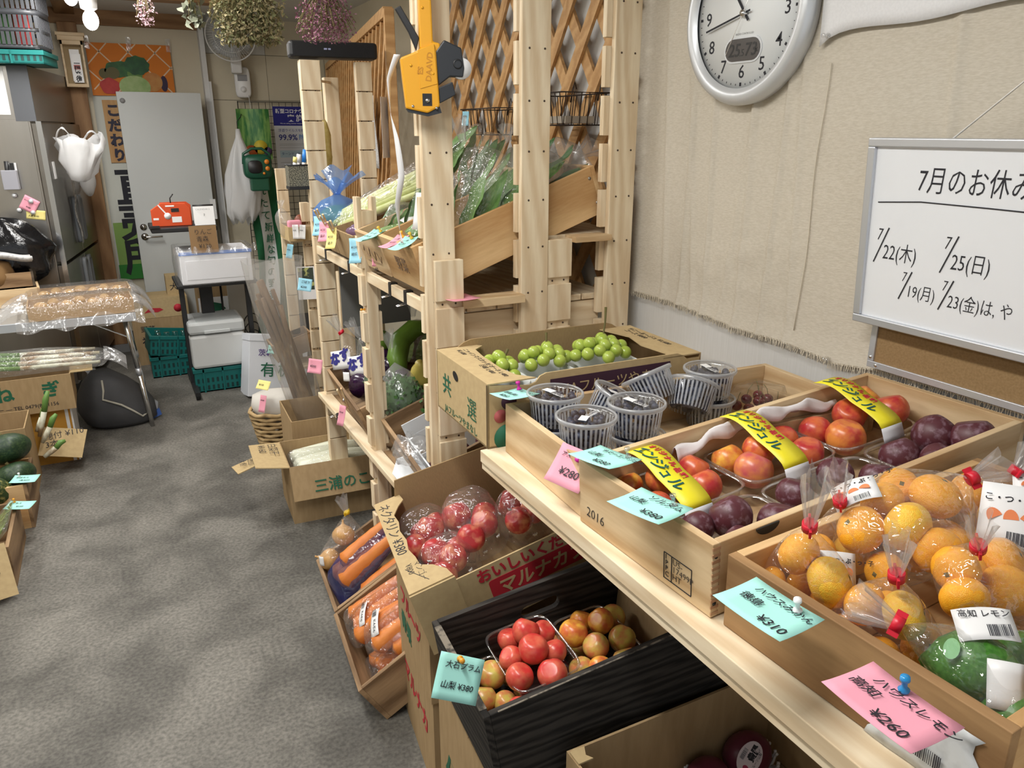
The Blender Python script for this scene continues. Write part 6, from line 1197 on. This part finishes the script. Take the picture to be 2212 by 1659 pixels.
P(co, 'body', B().bx(0, .34, 0, .32, 0, .225), mat('cooler_white', (.60, .61, .60), .5), bev=.02); P(co, 'lid', B().bx(-.004, .344, -.004, .324, .23, .31), mat('cooler_lid', (.52, .54, .54), .45), bev=.018); P(co, 'lid_panel', B().bx(.05, .32, .02, .30, .309, .314), mat('cooler_grey', (.36, .38, .38), .5), bev=.004); P(co, 'latch', B().bx(.09, .25, -.014, -.003, .235, .255), mat('cooler_lid', (.52, .54, .54), .45), bev=.003)
stackcrate('teal plastic crate on the floor under the tilted teal crate', Fr((.10, 5.70, 0)), .42, .30, .15)
stackcrate('tilted teal plastic crate stacked on another, with glass bottles', Fr((.10, 5.68, .17), 4, -8), .40, .28, .14)
for k in range(6): O('glass_jar', 'small clear glass jar in the tilted teal crate', 'jar', B().lathe([(.02, 0), (.024, .01), (.024, .06), (.018, .075), (.018, .09)], 14), fsmooth, (.17+.055*(k % 5), 5.76+.09*(k//5), .215), 'glass jars in the tilted crate')
bxA = cbox('brown cardboard box with black characters behind the teal crates', Fr((.02, 6.08, 0)), .36, .28, .34, card, top=True); text(bxA, '野菜', .05, onface(.05, -.001, .25, '-y'), ink); text(bxA, '福島\n モロ', .07, onface(.05, -.001, .15, '-y'), ink, off=.001)
bxB = cbox('brown cardboard box with a red fish mark stacked on another box', Fr((.05, 6.08, .346)), .36, .27, .14, card2, top=True); P(bxB, 'red_mark', B().slab([(.06, .04), (.10, .075), (.17, .07), (.19, .055), (.15, .04), (.10, .045)], 0, .001, XZ(-.0005)), inkr); P(bxB, 'red_dot', B().cyl((.29, -.0002, .06), (.29, -.001, .06), .03), inkr)
bxC = cbox('small tan cardboard box behind the cart column', Fr((.285, 6.15, .49)), .10, .12, .14, card2, top=True); text(bxC, '大', .06, onface(.02, -.001, .04, '-y'), ink)
bxD = cbox('cardboard box with a leafy print under the foam box', Fr((.46, 5.78, .0)), .20, .20, .60, card, top=True); P(bxD, 'print_panel', B().bx(.0, .2, -.001, 0, .40, .52), white); P(bxD, 'print_leaf', B().slab([(.03, .42), (.08, .49), (.15, .47), (.18, .43), (.1, .41)], 0, .001, XZ(-.0012)), inkg)
bxE = cbox('large pale grey carton standing behind the cooler', Fr((.66, 5.72, .0)), .18, .25, .66, mat('grey_card', (.42, .40, .35), .8), top=True)
O('power_cable', 'black power cable coiled beside the cart', 'cable', B().tube([(.78+.05*cos(a)*(1+.1*sin(3*a)), 5.6, .36+.07*sin(a)-.02*a/6.28*3) for a in [i*.35 for i in range(60)]], .004, 6), black)
# white carton
wcx = T('white_carton', 'white carton with purple and green lettering leaning on the floor', 'box', Fr((.655, 4.95, .0), 4, 0, 0) @ M.Rotation(rad(10), 4, 'Y') @ M.Rotation(rad(-10), 4, 'X') @ M.Translation((-.02, 0, .01)))
wcm = mat('carton_white', (.66, .68, .72), .6)
P(wcx, 'body', B().bx(-.02, .36, 0, .20, 0, .40), wcm, bev=.003); P(wcx, 'lid_edge', B().bx(-.024, .364, -.004, .204, .36, .405), wcm, bev=.003)
text(wcx, '茨城県産', .048, onface(.035, -.005, .27, '-y'), inkp, off=.0006); text(wcx, '有機', .10, onface(.05, -.005, .14, '-y'), inkg, off=.0006, sp=1.3)
# --- second small rack of notched posts beyond the burdock
rk2 = T('display_rack', 'narrow notched-post rack with a small tray beyond the burdock', 'rack', (0, 0, 0))
npost(.795, .847, 4.25, 0, 1.46, per=.112, gap=.004, dep=.02, par=rk2); npost(.865, .905, 4.05, 0, 1.30, per=.112, gap=.016, dep=.02, par=rk2); npost(1.02, 1.07, 4.25, 0, 1.46, per=.112, gap=.004, dep=.02, par=rk2)
P(rk2, 'shelf_board', B().bx(.80, 1.1, 4.06, 4.25, 1.10, 1.115), pine[0]); P(rk2, 'shelf_board', B().bx(.74, 1.1, 4.06, 4.25, .42, .435), pine[0])
st_ = cbox('small cardboard tray on the narrow rack with clipped tags', Fr((.78, 3.99, 1.117)), .26, .22, .07, card2, name='small_tray')
O('packet', 'brown packet standing in the small cardboard tray', 'packet', B().ball((0, 0, 0), (.03, .025, .04), 14, 10), mat('packet_brown', (.20, .06, .03), .5), (.86, 4.08, 1.20)); O('packet', 'pink topped packet beside the brown one in the tray', 'packet', B().bx(-.04, .03, -.02, .02, 0, .09), pink, (.83, 4.05, 1.125), bev=.01)
hullbag('clear bag of dried goods on the narrow rack', Fr((.80, 4.12, 1.17)), [((0, 0, 0), .05), ((-.02, 0, .05), .04)], (-.02, 0, .11), (-.02, 0, .16), m=fhaze, tie=None, tl=.03)
for i, (x, m, lb) in enumerate(((.80, white, 'white tag clipped on the small cardboard tray'), (.835, white, 'second white tag clipped beside the first on the small tray'), (.765, lblue, 'pale blue tag hung below the small tray'))):
    note(lb, .03, .07, EU((x, 3.985-.01*i, 1.20-.09*(i == 2)), (1.5, .1*i, -.3)), m, [('¥100', .002, -.03, .45)], curl=.006)
pc_ = T('photo_card', 'photo card of pale flowers hung under the small tray', 'card', EU((.81, 4.03, .98), (pi/2-.1, 0, -.2)))
P(pc_, 'card', B().bx(0, .09, -.17, 0, -.001, 0), white); P(pc_, 'photo', B().bx(.006, .084, -.12, -.006, 0, .0008), mat('photo_dark', (.03, .045, .03), .5, c2=(.40, .42, .14), sc=28, lo=.55, hi=.62))
crate('wooden_crate', 'small wooden crate of bagged produce beside the tall burdock bag', Fr((.685, 4.10, .46), 0, 15), .22, .16, .10, oldw, .01); note('pale cyan tag on the small crate beside the burdock', .05, .045, EU((.655, 4.16, .55), (1.2, 0, -.8)), cyan, [('¥200', .006, -.028, .6)])
# ================================================================ LEFT SIDE
random.seed(91)
# banner behind the door
bnr = T('shop_banner', 'tall printed banner with vegetables and large black characters behind the door', 'banner', (.0, 6.675, .0))
P(bnr, 'cloth', B().sheet(lambda u, v: (.005-.02*v+.555*u, .006*sin(u*9+v*5), 2.245-1.70*v), 16, 24), mat('banner_cloth', (.60, .61, .55), .8), thick=.001)
P(bnr, 'header', B().bx(.005, .56, -.012, -.008, 1.89, 2.245), mat('header_orange', (.62, .18, .012), .7))
for p0, p1 in (((.005, 2.10), (.14, 2.245)), ((.02, 1.93), (.33, 2.245)), ((.16, 1.90), (.5, 2.235)), ((.36, 1.90), (.56, 2.10)), ((.03, 2.245), (.36, 1.90)), ((.22, 2.245), (.54, 1.92)), ((.40, 2.245), (.56, 2.08)), ((.005, 2.06), (.15, 1.91))): P(bnr, 'header_line', B().bar((p0[0], -.0125, p0[1]), (p1[0], -.0125, p1[1]), .008, .001, (0, 1, 0)), mat('line_cream', (.70, .55, .38), .7))
def pv(nm_, c, c2, x, z, rx, rz, k=0, y=-.014): P(bnr, nm_, B().slab([(x+rx*cos(a)*(1+.06*sin(k*a)), z+rz*sin(a)*(1+.06*sin(k*a))) for a in [2*pi*i/28 for i in range(28)]], 0, .0015, XZ(y)), mat('print_'+nm_, c, .6, c2=c2, sc=18))
pv('printed_pumpkin', (.012, .07, .015), (.03, .13, .03), .20, 2.07, .095, .055, 6); pv('printed_broccoli_stem', (.10, .22, .04), None, .30, 2.04, .05, .06, 0, -.0155); pv('printed_broccoli', (.008, .06, .02), (.02, .11, .03), .32, 2.10, .085, .065, 9, -.017)
pv('printed_kiwi', (.10, .085, .02), None, .10, 2.04, .035, .035); pv('printed_kiwi', (.10, .085, .02), None, .155, 2.045, .045, .04, 0, -.0155); pv('printed_onion', (.45, .17, .035), (.52, .25, .06), .415, 1.99, .065, .065, 0, -.0155); pv('printed_eggplant', (.02, .006, .04), None, .49, 1.98, .025, .055, 0, -.0145)
pv('printed_tomato', (.40, .01, .012), (.48, .03, .02), .125, 1.955, .065, .055, 5, -.017); pv('printed_cabbage', (.24, .38, .12), (.36, .48, .20), .29, 1.955, .105, .075, 0, -.0185)
P(bnr, 'wood_plate', B().bx(.055, .19, -.016, -.010, 1.42, 1.86), mat('plate_print', (.45, .24, .09), .7, c2=(.55, .33, .14), sc=6, st=(6, 1, .5)))
for i, ch in enumerate('こだわり'): text(bnr, ch, .095, onface(.072, -.0175, 1.755-.105*i, '-y'), mat('deep_ink', (.01, .008, .03), .6), off=.005)
for i, ch in enumerate('直売所'): text(bnr, ch, .30, onface(.05-.006*i, -.010, 1.135-.262*i, '-y'), ink, off=.007)
P(bnr, 'green_field', B().bx(.0, .54, -.0085, -.0075, .55, .98), mat('field_green', (.22, .36, .09), .8)); P(bnr, 'green_base', B().bx(-.005, .53, -.0095, -.0085, .545, .66), mat('base_green', (.03, .20, .03), .8))
for x in (.02, .29, .555): P(bnr, 'clear_tape', B().bx(x-.02, x+.012, -.016, -.013, 2.20, 2.29), fhaze)
# shrine box
shr = T('talisman_box', 'small pale wooden shrine box with paper talismans on the post', 'shrine', (-.145, 6.43, 1.935)); sw = cratew
P(shr, 'roof', B().bx(-.02, .155, -.02, .13, .325, .345).bx(-.012, .147, -.012, .12, .295, .325), wood('shrine_wood', (.60, .45, .28), (.70, .56, .38), 0, 12), bev=.002)
P(shr, 'frame', B().bx(0, .012, 0, .11, .02, .295).bx(.123, .135, 0, .11, .02, .295).bx(0, .135, 0, .11, 0, .02).bx(0, .135, 0, .11, .27, .295), MT['shrine_wood'])
P(shr, 'back', B().bx(.012, .123, .09, .10, .02, .27), mat('shrine_back', (.38, .28, .15), .8))
for x, z0, z1, y in ((.045, .04, .245, .07), (.05, .03, .215, .05)): P(shr, 'talisman', B().bx(x, x+.06, y, y+.003, z0, z1), white)
text(shr, '一\n陽\n来\n復', .038, onface(.062, .0485, .14, '-y'), ink, off=.001, lsp=.9); P(shr, 'red_seal', B().bx(.06, .10, .0485, .05, .115, .145), mat('seal_red', (.55, .20, .18), .7))
# fridge
FG = M.Translation((-.312, 5.45, 0)) @ M.Rotation(rad(-9.3), 4, 'Z')     # x: outward from the doors, y: along the doors, -x: depth
fg = T('refrigerator', 'tall stainless steel commercial refrigerator with four handled doors', 'refrigerator', FG); FL = 1.10
P(fg, 'cabinet', B().bx(-.85, -.03, 0, FL, .10, 2.0), steel, bev=.004)
P(fg, 'plinth', B().bx(-.83, -.05, .02, FL-.02, 0, .10), mat('plinth_dark', (.03, .03, .03), .5))
P(fg, 'vent_panel', B().bx(-.03, .0, 0, FL, 1.70, 2.0), mat('vent_steel', (.33, .29, .25), .35, .9), bev=.003); P(fg, 'corner_post', B().bx(-.10, .004, -.006, .004, 1.70, 2.0), mat('slate', (.085, .09, .10), .5))
dsm = mat('door_steel', (.36, .33, .30), .3, 1, c2=(.29, .27, .24), sc=5)
for z0, z1 in ((.12, .86), (.88, 1.69)):
    for y0, y1 in ((.005, FL/2-.004), (FL/2+.004, FL-.005)):
        d = P(fg, 'door', B().bx(-.03, .022, y0, y1, z0, z1), dsm, bev=.004)
        hy = y1-.06 if y0 < .1 else y0+.06; hz = (.60, .84) if z0 < .5 else (.92, 1.26)
        P(d, 'handle', B().se([(.045, .15 if z0 > .5 else .12, 0), (.045, .15 if z0 > .5 else .12, .018), (.030, .13 if z0 > .5 else .10, .024), (.024, .12 if z0 > .5 else .095, .010)], 28, 5, M.Translation((.022, hy, (hz[0]+hz[1])/2)) @ M(((0, 0, 1, 0), (1, 0, 0, 0), (0, 1, 0, 0), (0, 0, 0, 1))), caps=(1, 1)), mat('handle_grey', (.16, .17, .18), .4))
P(fg, 'chrome_edge', B().bx(-.002, .026, -.008, -.001, .12, 1.70), chrome)
P(fg, 'side_paper', B().bx(-.62, -.12, -.004, 0, 1.735, 1.99), white); P(fg, 'side_panel', B().bx(-.80, -.04, -.003, -.0005, .15, 1.71), steel, bev=.002)
hd = T('letter_holder', 'small clear magnetic holder with pens on the refrigerator side', 'holder', FG @ M.Translation((-.18, -.01, 1.32)))
P(hd, 'case', B().bx(-.04, .04, -.035, 0, 0, .11), mat('holder_grey', (.32, .32, .36), .4), bev=.003); P(hd, 'pens', B().cyl((-.01, -.02, .05), (-.005, -.02, .16), .012, n=8).bx(.01, .03, -.025, -.01, .06, .15), black); P(hd, 'card', B().bx(.0, .04, -.008, -.004, .05, .15), white)
note('pink note on the refrigerator side', .085, .085, FG @ M.Translation((-.125, -.012, 1.29)) @ onface(0, 0, 0, '-y', -32), pink, [('サンマルツァーノ', .005, -.03, .55), ('¥180', .03, -.065, .8)], curl=.002); note('yellow note under the pink one on the refrigerator side', .10, .055, FG @ M.Translation((-.135, -.008, 1.205)) @ onface(0, 0, 0, '-y', -8), yel, [('人参 ¥100', .01, -.04, .8)], curl=.002)
for i, (x, z, lb) in enumerate(((-.10, 1.25, 'round magnet over the pink note'), (-.10, 1.185, 'round magnet over the yellow note'), (-.17, 1.20, 'round magnet beside the yellow note, holding nothing'), (-.18, 1.285, 'round magnet under the letter holder'))): O('magnet', lb, 'magnet', B().lathe([(.013, 0), (.014, .004), (.009, .012), (.002, .014)], 14), silver, FG @ M.Translation((x, -.014, z)) @ M.Rotation(pi/2, 4, 'X'))
pb = T('plastic_bag', 'white plastic carrier bag hanging on the refrigerator door', 'bag', M.Translation((-.115, 5.62, 1.50)) @ M.Rotation(rad(25), 4, 'Z')); 
P(pb, 'film', B().lathe([(.02, -.155), (.06, -.14), (.085, -.10), (.12, -.02), (.135, .06), (.128, .11)], 44, fn=lambda p, a, r, z: V((p.x*(1+.45*NZ.noise((p.x*16+3, p.y*16, z*16)))+.02*sin(z*14), p.y*.7*(1+.7*NZ.noise((p.x*20, p.y*20+7, z*20))), z+.05*NZ.noise((cos(a)*1.6, sin(a)*1.6, 9))*(z > .0))), caps=False), fwhite, thick=.001)
for s_ in (-1, 1): P(pb, 'carry_loop', B().sheet(lambda u, v, s_=s_: (s_*(.13-.10*v)+.02*(u-.5), -.015+.03*u, .10+.065*sin(pi*min(1, v*1.1))*(1 if s_ < 0 else .7)+.006*sin(u*6+v*9)), 4, 12), fwhite, thick=.001)
ls = T('label_roll', 'long strip of printed labels hanging on the refrigerator door', 'labels', FG @ M.Translation((.05, .42, 1.36))); P(ls, 'strip', B().sheet(lambda u, v: (.008*sin(v*9), .05*(u-.5), -.42*v), 3, 20), mat('label_paper', (.45, .45, .44), .7, c2=(.22, .22, .22), sc=55, st=(1, .4, 1), lo=.5, hi=.6), thick=.0005)
O('door_label', 'small white label stuck on the refrigerator door', 'label', B().bx(0, .002, -.025, .025, -.05, .05), white, FG @ M.Translation((.0235, .12, 1.42)))
O('white_sack', 'pale bag hanging behind the label strip', 'bag', B().ball((0, 0, 0), (.05, .05, .10), 18, 12, fn=lambda p, a, r, z: p*(1+.08*sin(4*a+z*3))), fwhite, FG @ M.Translation((.07, .80, 1.32)))
stackcrate('teal plastic crate on top of the refrigerator', Fr((-.66, 5.40, 2.003), -9), .45, .36, .07)
bk = T('laundry_basket', 'grey slotted plastic basket on the teal crate above the refrigerator', 'basket', Fr((-.64, 5.40, 2.08), -9)); gpl = mat('basket_grey', (.035, .037, .042), .45)
for z0, z1 in ((0, .02), (.085, .105), (.17, .20), (.285, .31)): P(bk, 'band', B().se([(.215+.05*z0, .16+.04*z0, z0), (.215+.05*z1, .16+.04*z1, z1)], 40, 6, M.Translation((.215, .16, 0))), gpl, thick=.004)
P(bk, 'rim', B().se([(.232, .175, .305), (.245, .188, .31), (.245, .188, .325), (.232, .175, .33)], 40, 6, M.Translation((.215, .16, 0))), gpl)
P(bk, 'base', B().bx(.01, .42, .01, .31, 0, .006), gpl)
for k in range(18):
    for z0, z1 in ((.02, .085), (.105, .17), (.20, .285)): P(bk, 'slat', B().bx(.002+k*.0245, .018+k*.0245, -.006-.02*z0, -.002-.02*z0, z0, z1), gpl)
for k in range(10):
    for z0, z1 in ((.02, .17), (.20, .285)): P(bk, 'slat', B().bx(.432+.02*z0, .436+.02*z0, .01+k*.03, .02+k*.03, z0, z1), gpl)
P(bk, 'blank_plate', B().bx(.0, .12, -.012, -.006, .18, .30), gpl)
for k, (x, c, lb) in enumerate(((.08, (.70, .70, .70), 'white packet inside the grey basket'), (.17, (.50, .16, .04), 'orange packet inside the grey basket'), (.26, (.06, .20, .05), 'green packet inside the grey basket'), (.34, (.45, .03, .03), 'red packet inside the grey basket'))): O('packet', lb, 'packet', B().bx(-.04, .04, -.02, .04, 0, .20), mat('packet_%d' % k, c, .5), Fr((-.64, 5.40, 2.09), -9) @ M.Translation((x, .05+.02*(k % 2), 0)), bev=.01)
# folding table
ft = T('folding_table', 'aluminium folding table with tube legs holding bagged boxes', 'table', (0, 0, 0))
P(ft, 'top', B().bx(-1.35, .03, 4.62, 5.22, .675, .70), mat('table_top', (.33, .31, .28), .5), bev=.003); P(ft, 'edge_rail', B().bx(-1.35, .03, 4.61, 4.625, .655, .70), alu, bev=.002); P(ft, 'end_rail', B().bx(.028, .04, 4.62, 5.22, .655, .70), alu)
for y, yb_ in ((4.69, 4.71), (5.08, 5.12)):
    P(ft, 'leg', B().cyl((-.02, y, .67), (.012, yb_, .33), .0135).cyl((.012, yb_, .33), (.04, yb_, 0), .0125), chrome); P(ft, 'leg_collar', B().cyl((.010, yb_, .36), (.013, yb_, .32), .016), alu)
P(ft, 'leg_brace', B().bar((-.20, 4.70, .655), (-.0, 4.70, .54), .016, .004), chrome); P(ft, 'leg', B().cyl((-.95, 4.70, .67), (-.98, 4.70, 0), .0135), chrome); P(ft, 'leg', B().cyl((-.95, 5.1, .67), (-.98, 5.1, 0), .0135), chrome)
for k, (x, y, lb) in enumerate(((-.46, 4.60, 'flat tan box of potatoes in clear plastic at the table edge'), (-.46, 4.93, 'flat tan box of potatoes in clear plastic further back on the table'))):
    F = Fr((x, y, .703), 3)
    bxp = cbox(lb, F, .50, .24, .075, mat('tan_card', (.47, .31, .16), .75), name='produce_box')
    P(bxp, 'film', B().se([(.29, .155, .002), (.30, .165, .03), (.275, .145, .085), (.25, .12, .095)], 56, 7, M.Translation((.25, .12, 0)), caps=(0, 1)), fclear)
    P(bxp, 'film_skirt', B().sheet(lambda u, v: (-.06+.60*u, -.03-.04*v+.012*sin(u*30), .012-.05*v+.012*sin(u*21+v*3)), 50, 6), fhaze)
    P(bxp, 'film_end', B().sheet(lambda u, v: (.50+.10*v, -.03+.30*u, .06-.09*v*v+.015*sin(u*17+v*4)), 24, 8), fhaze)
    P(bxp, 'film_end', B().sheet(lambda u, v: (-.02-.13*v, -.02+.28*u, .06-.05*v*v+.02*sin(u*17+v*4)), 24, 8), fhaze)
    for i in range(7): O('potato', 'tan potato in a bagged flat box', 'potato', B().ball((0, 0, 0), (.034, .027, .025), 14, 10, fn=lambda p, a, r, z: p*(1+.06*sin(3*a+z*2))), mat('potato', (.42, .25, .09), .7, c2=(.50, .32, .14), sc=20, rand=1), F @ M.Translation((.06+.062*i, .08+.08*(i % 2), .06)) @ M.Rotation(i, 4, 'Z'), 'potatoes in the bagged boxes')
cw_ = crate('wooden_crate', 'shallow pale wooden crate at the end of the folding table', Fr((-.92, 5.02, .703), 6), .50, .30, .10, cratew, .013)
crate('wooden_crate', 'small dark wooden crate standing in the pale crate', Fr((-.86, 5.06, .806), 8), .42, .24, .08, [oldw[0], wood('dark_wood', (.06, .045, .03), (.13, .10, .07), 1, 8), oldw[2]], .012)
O('paper_bag', 'crumpled brown paper bag in the dark crate', 'bag', B().lathe([(.10, 0), (.12, .05), (.10, .12), (.04, .14)], 20, fn=lambda p, a, r, z: V((p.x*(1+.10*sin(5*a)), p.y*.7*(1+.1*sin(4*a)), z))), mat('brown_paper', (.26, .15, .06), .9), (-.66, 5.16, .82))
O('newspaper', 'folded newspaper stack resting on the paper bag', 'newspaper', B().sheet(lambda u, v: (-.12+.24*u, -.06+.12*v, .015*sin(u*5)+.01*sin(v*6+1)), 10, 8), MT['newsprint'], Fr((-.56, 5.14, .97), 10), thick=.02)
O('black_bag', 'large glossy black plastic bag behind the newspapers', 'bag', B().ball((0, 0, 0), (.26, .12, .20), 36, 20, fn=lambda p, a, r, z: p*(1+.07*sin(6*a+3*z)+.05*sin(9*z+a))), mat('black_film', (.006, .006, .007), .15, bump=.5, sc=20, bdist=.01), (-.60, 5.33, .96))
# --- left floor goods
nbx = cbox('cardboard leek box with green lettering lying on its side', Fr((-.90, 4.30, .30), 1), .60, .32, .185, card, top=False)
text(nbx, 'ね', .085, onface(.26, -.001, .085, '-y'), inkg, off=.003); text(nbx, 'ぎ', .085, onface(.46, -.001, .085, '-y'), inkg, off=.003); text(nbx, 'ター — TEL 0479(84)1156', .026, onface(.24, -.001, .03, '-y'), ink)
P(nbx, 'flap', B().bx(.60, .70, .02, .30, .182, .187), card2)
yb2 = cbox('orange yellow carton with a white stripe under the leek box', Fr((-.86, 4.36, 0)), .53, .30, .295, mat('amber_card', (.52, .25, .03), .7), top=True); P(yb2, 'white_stripe', B().bx(.525, .533, -.001, .30, .0, .29).bx(.50, .515, -.001, .0, .0, .29), white)
leek_w = mat('leek_white', (.58, .58, .45), .5, c2=(.30, .20, .10), sc=14, lo=.45, hi=.6); leek_g = mat('leek_green', (.12, .24, .05), .5)
def leek(label, p0, p1, r, group, rootdark=True):
    o = T('leek', label, 'leek', (0, 0, 0), group); p0, p1 = V(p0), V(p1); mid_ = p0.lerp(p1, .55)
    P(o, 'shaft', B().tube([p0, p0.lerp(mid_, .5), mid_], [r*.7, r, r], 9), leek_w); P(o, 'green_top', B().tube([mid_, mid_.lerp(p1, .5)+V((0, 0, .01)), p1], [r, r*1.1, r*.6], 9), leek_g)
for i in range(6): leek('long leek in a clear bag on the leek box', (-.16-.02*(i % 2), 4.36+.035*i, .515+.015*(i % 3)), (-.80, 4.36+.03*i, .535+.015*(i % 3)), .011, 'leeks in the clear bag')
lb2 = T('leek_bag', 'clear bag of leeks lying across the leek box', 'bag', (0, 0, 0)); bagfilm(lb2, [((-.16, 4.36, .52), .03), ((-.16, 4.54, .52), .03), ((-.8, 4.36, .54), .05), ((-.8, 4.52, .54), .05), ((-.4, 4.45, .57), .03)], neck=(-.10, 4.46, .52))
P(lb2, 'film_end', B().sheet(lambda u, v: (-.14+.10*v, 4.34+.22*u, .53-.05*v*v+.02*sin(u*15+v*4)), 24, 8), fhaze)
cbs = cbox('open tan cardboard box behind the squash crate', Fr((-.92, 3.98, 0), 0), .42, .28, .34, card); 
for i, (p0, p1) in enumerate((((-.47, 4.18, .22), (-.40, 4.20, .44)), ((-.46, 4.14, .20), (-.38, 4.16, .33)), ((-.48, 4.20, .24), (-.42, 4.22, .36)), ((-.46, 4.10, .14), (-.36, 4.12, .20)))): leek('green leek end poking out beside the handwritten card', p0, p1, .013, 'leeks beside the card')
sg = T('cardboard_sign', 'brown cardboard sign with a handwritten leek price on the floor', 'sign', EU((-.50, 4.24, .10), (.9, .15, -.25))); P(sg, 'card', B().bx(0, .20, 0, .15, 0, .004), card2); text(sg, '穂付 ¥110\n3本', .042, M.Translation((.015, .08, .005)) @ M.Rotation(.3, 4, 'Z'), ink, off=-.0002)
gbm = mat('grey_nylon', (.045, .045, .048), .6, c2=(.06, .06, .063), sc=8, bump=.2, bdist=.01)
gbg = T('tote_bag', 'dark grey shopping bag with a pale drawstring slumped by the table leg', 'bag', (-.135, 4.87, 0))
P(gbg, 'cloth', B().se([(.14, .11, 0), (.19, .14, .03), (.205, .14, .11), (.18, .12, .19), (.12, .085, .27), (.05, .05, .33)], 40, 2.6, M(((1, 0, -.25, .03), (0, 1, 0, 0), (0, 0, 1, 0), (0, 0, 0, 1))), caps=(1, 1)), gbm)
P(gbg, 'drawstring', B().tube([(-.05, -.075, .29), (-.05, -.105, .235), (-.06, -.125, .19), (.03, -.142, .15), (.08, -.142, .11), (.13, -.13, .06), (.19, -.07, .08)], .006, 6), mat('pale_cord', (.50, .48, .40), .8))
O('plastic_packet', 'white and blue plastic packet leaning behind the tote bag', 'packet', B().slab([(-.16, .36), (.0, .30), (.22, .08), (.21, .02), (.16, .03), (-.1, .28)], 0, .02, XZ(0)), mat('packet_film', (.40, .41, .43), .3), (-.13, 4.92, 0)); O('plastic_packet', 'blue end of a packet beside the table leg', 'packet', B().slab([(.0, .02), (.06, .06), (.07, .02), (.02, 0)], 0, .02, XZ(0)), mat('packet_blue', (.06, .14, .45), .4), (.03, 4.86, .0))
KC = Fr((-.90, 3.62, .0)); crate('wooden_crate', 'old wooden crate of dark green squash at the aisle', KC, .41, .33, .205, [ply[0], oldw[1], ply[2]], .014)
kb = mat('kabocha', (.012, .035, .014), .45, c2=(.04, .075, .025), sc=12, lo=.45, hi=.65, rand=1); kb2 = mat('kabocha_striped', (.03, .055, .015), .45, c2=(.30, .27, .08), sc=7, lo=.5, hi=.68, rand=1)
KB = B().ball((0, 0, 0), 1, 36, 16, fn=lambda p, a, r, z: V((p.x*(1+.05*abs(sin(5*a))), p.y*(1+.05*abs(sin(5*a))), p.z*.72-.10*math.exp(-((r)/.25)**2)*(1 if z > 0 else -1)))).mesh('squash')
for (x, y, z, r, m, lb) in ((.33, .25, .29, .095, 0, 'dark green squash on top of the heap in the crate'), (.35, .16, .19, .085, 0, 'dark green squash beneath the topmost one'), (.27, .06, .17, .09, 1, 'striped pale green squash showing its stalk scar'), (.12, .22, .16, .09, 0, 'dark green squash deep inside the crate')):
    me = KB.copy(); o = O('winter_squash', lb, 'squash', me, (kb, kb2)[m], KC @ M.Translation((x, y, z)) @ Euler((.9 if m else .4, .3, x*9)).to_matrix().to_4x4() @ M.Scale(r, 4)); P(o, 'stalk', B().tube([(0, 0, .58), (.02, 0, .72), (.06, .02, .82)], [.12, .08, .10], 8), calm)
note('cyan price note pinned on the squash crate', .10, .075, EU((-.535, 3.70, .222), (.05, .05, -.25)), cyan, [('かぼちゃ', .012, -.03, .8), ('1個 ¥250', .03, -.055, .7)], pwhite, (.02, -.012))
LT = Fr((-.95, 3.12, .0)); crate('wooden_crate', 'old wooden crate of bagged lettuce beside the squash crate', LT, .43, .42, .17, oldw, .014)
t, bl = greens('clear bag of pale lettuce leaves in the crate by the aisle', [((-.62+.02*(i % 2), 3.2+.05*i, .12), (-.53, 3.17+.05*i, .22), .8*i, i % 3) for i in range(6)], [], m=leafp); bagfilm(t, bl)
note('cyan price note pinned on the lettuce crate', .10, .07, EU((-.54, 3.50, .19), (.05, .05, -.35)), cyan, [('レタス', .012, -.025, .8), ('¥150', .04, -.05, .8)], porange, (.018, -.01))
cs2 = T('cardboard_sign', 'brown cardboard sign with thick black writing in front of the lettuce', 'sign', EU((-.66, 2.98, .02), (1.0, 0, .25))); P(cs2, 'card', B().bx(0, .16, 0, .20, 0, .004), card2); text(cs2, 'の', .10, M.Translation((.03, .06, .005)), ink, off=.002)
bpy.data.scenes.remove(TS)
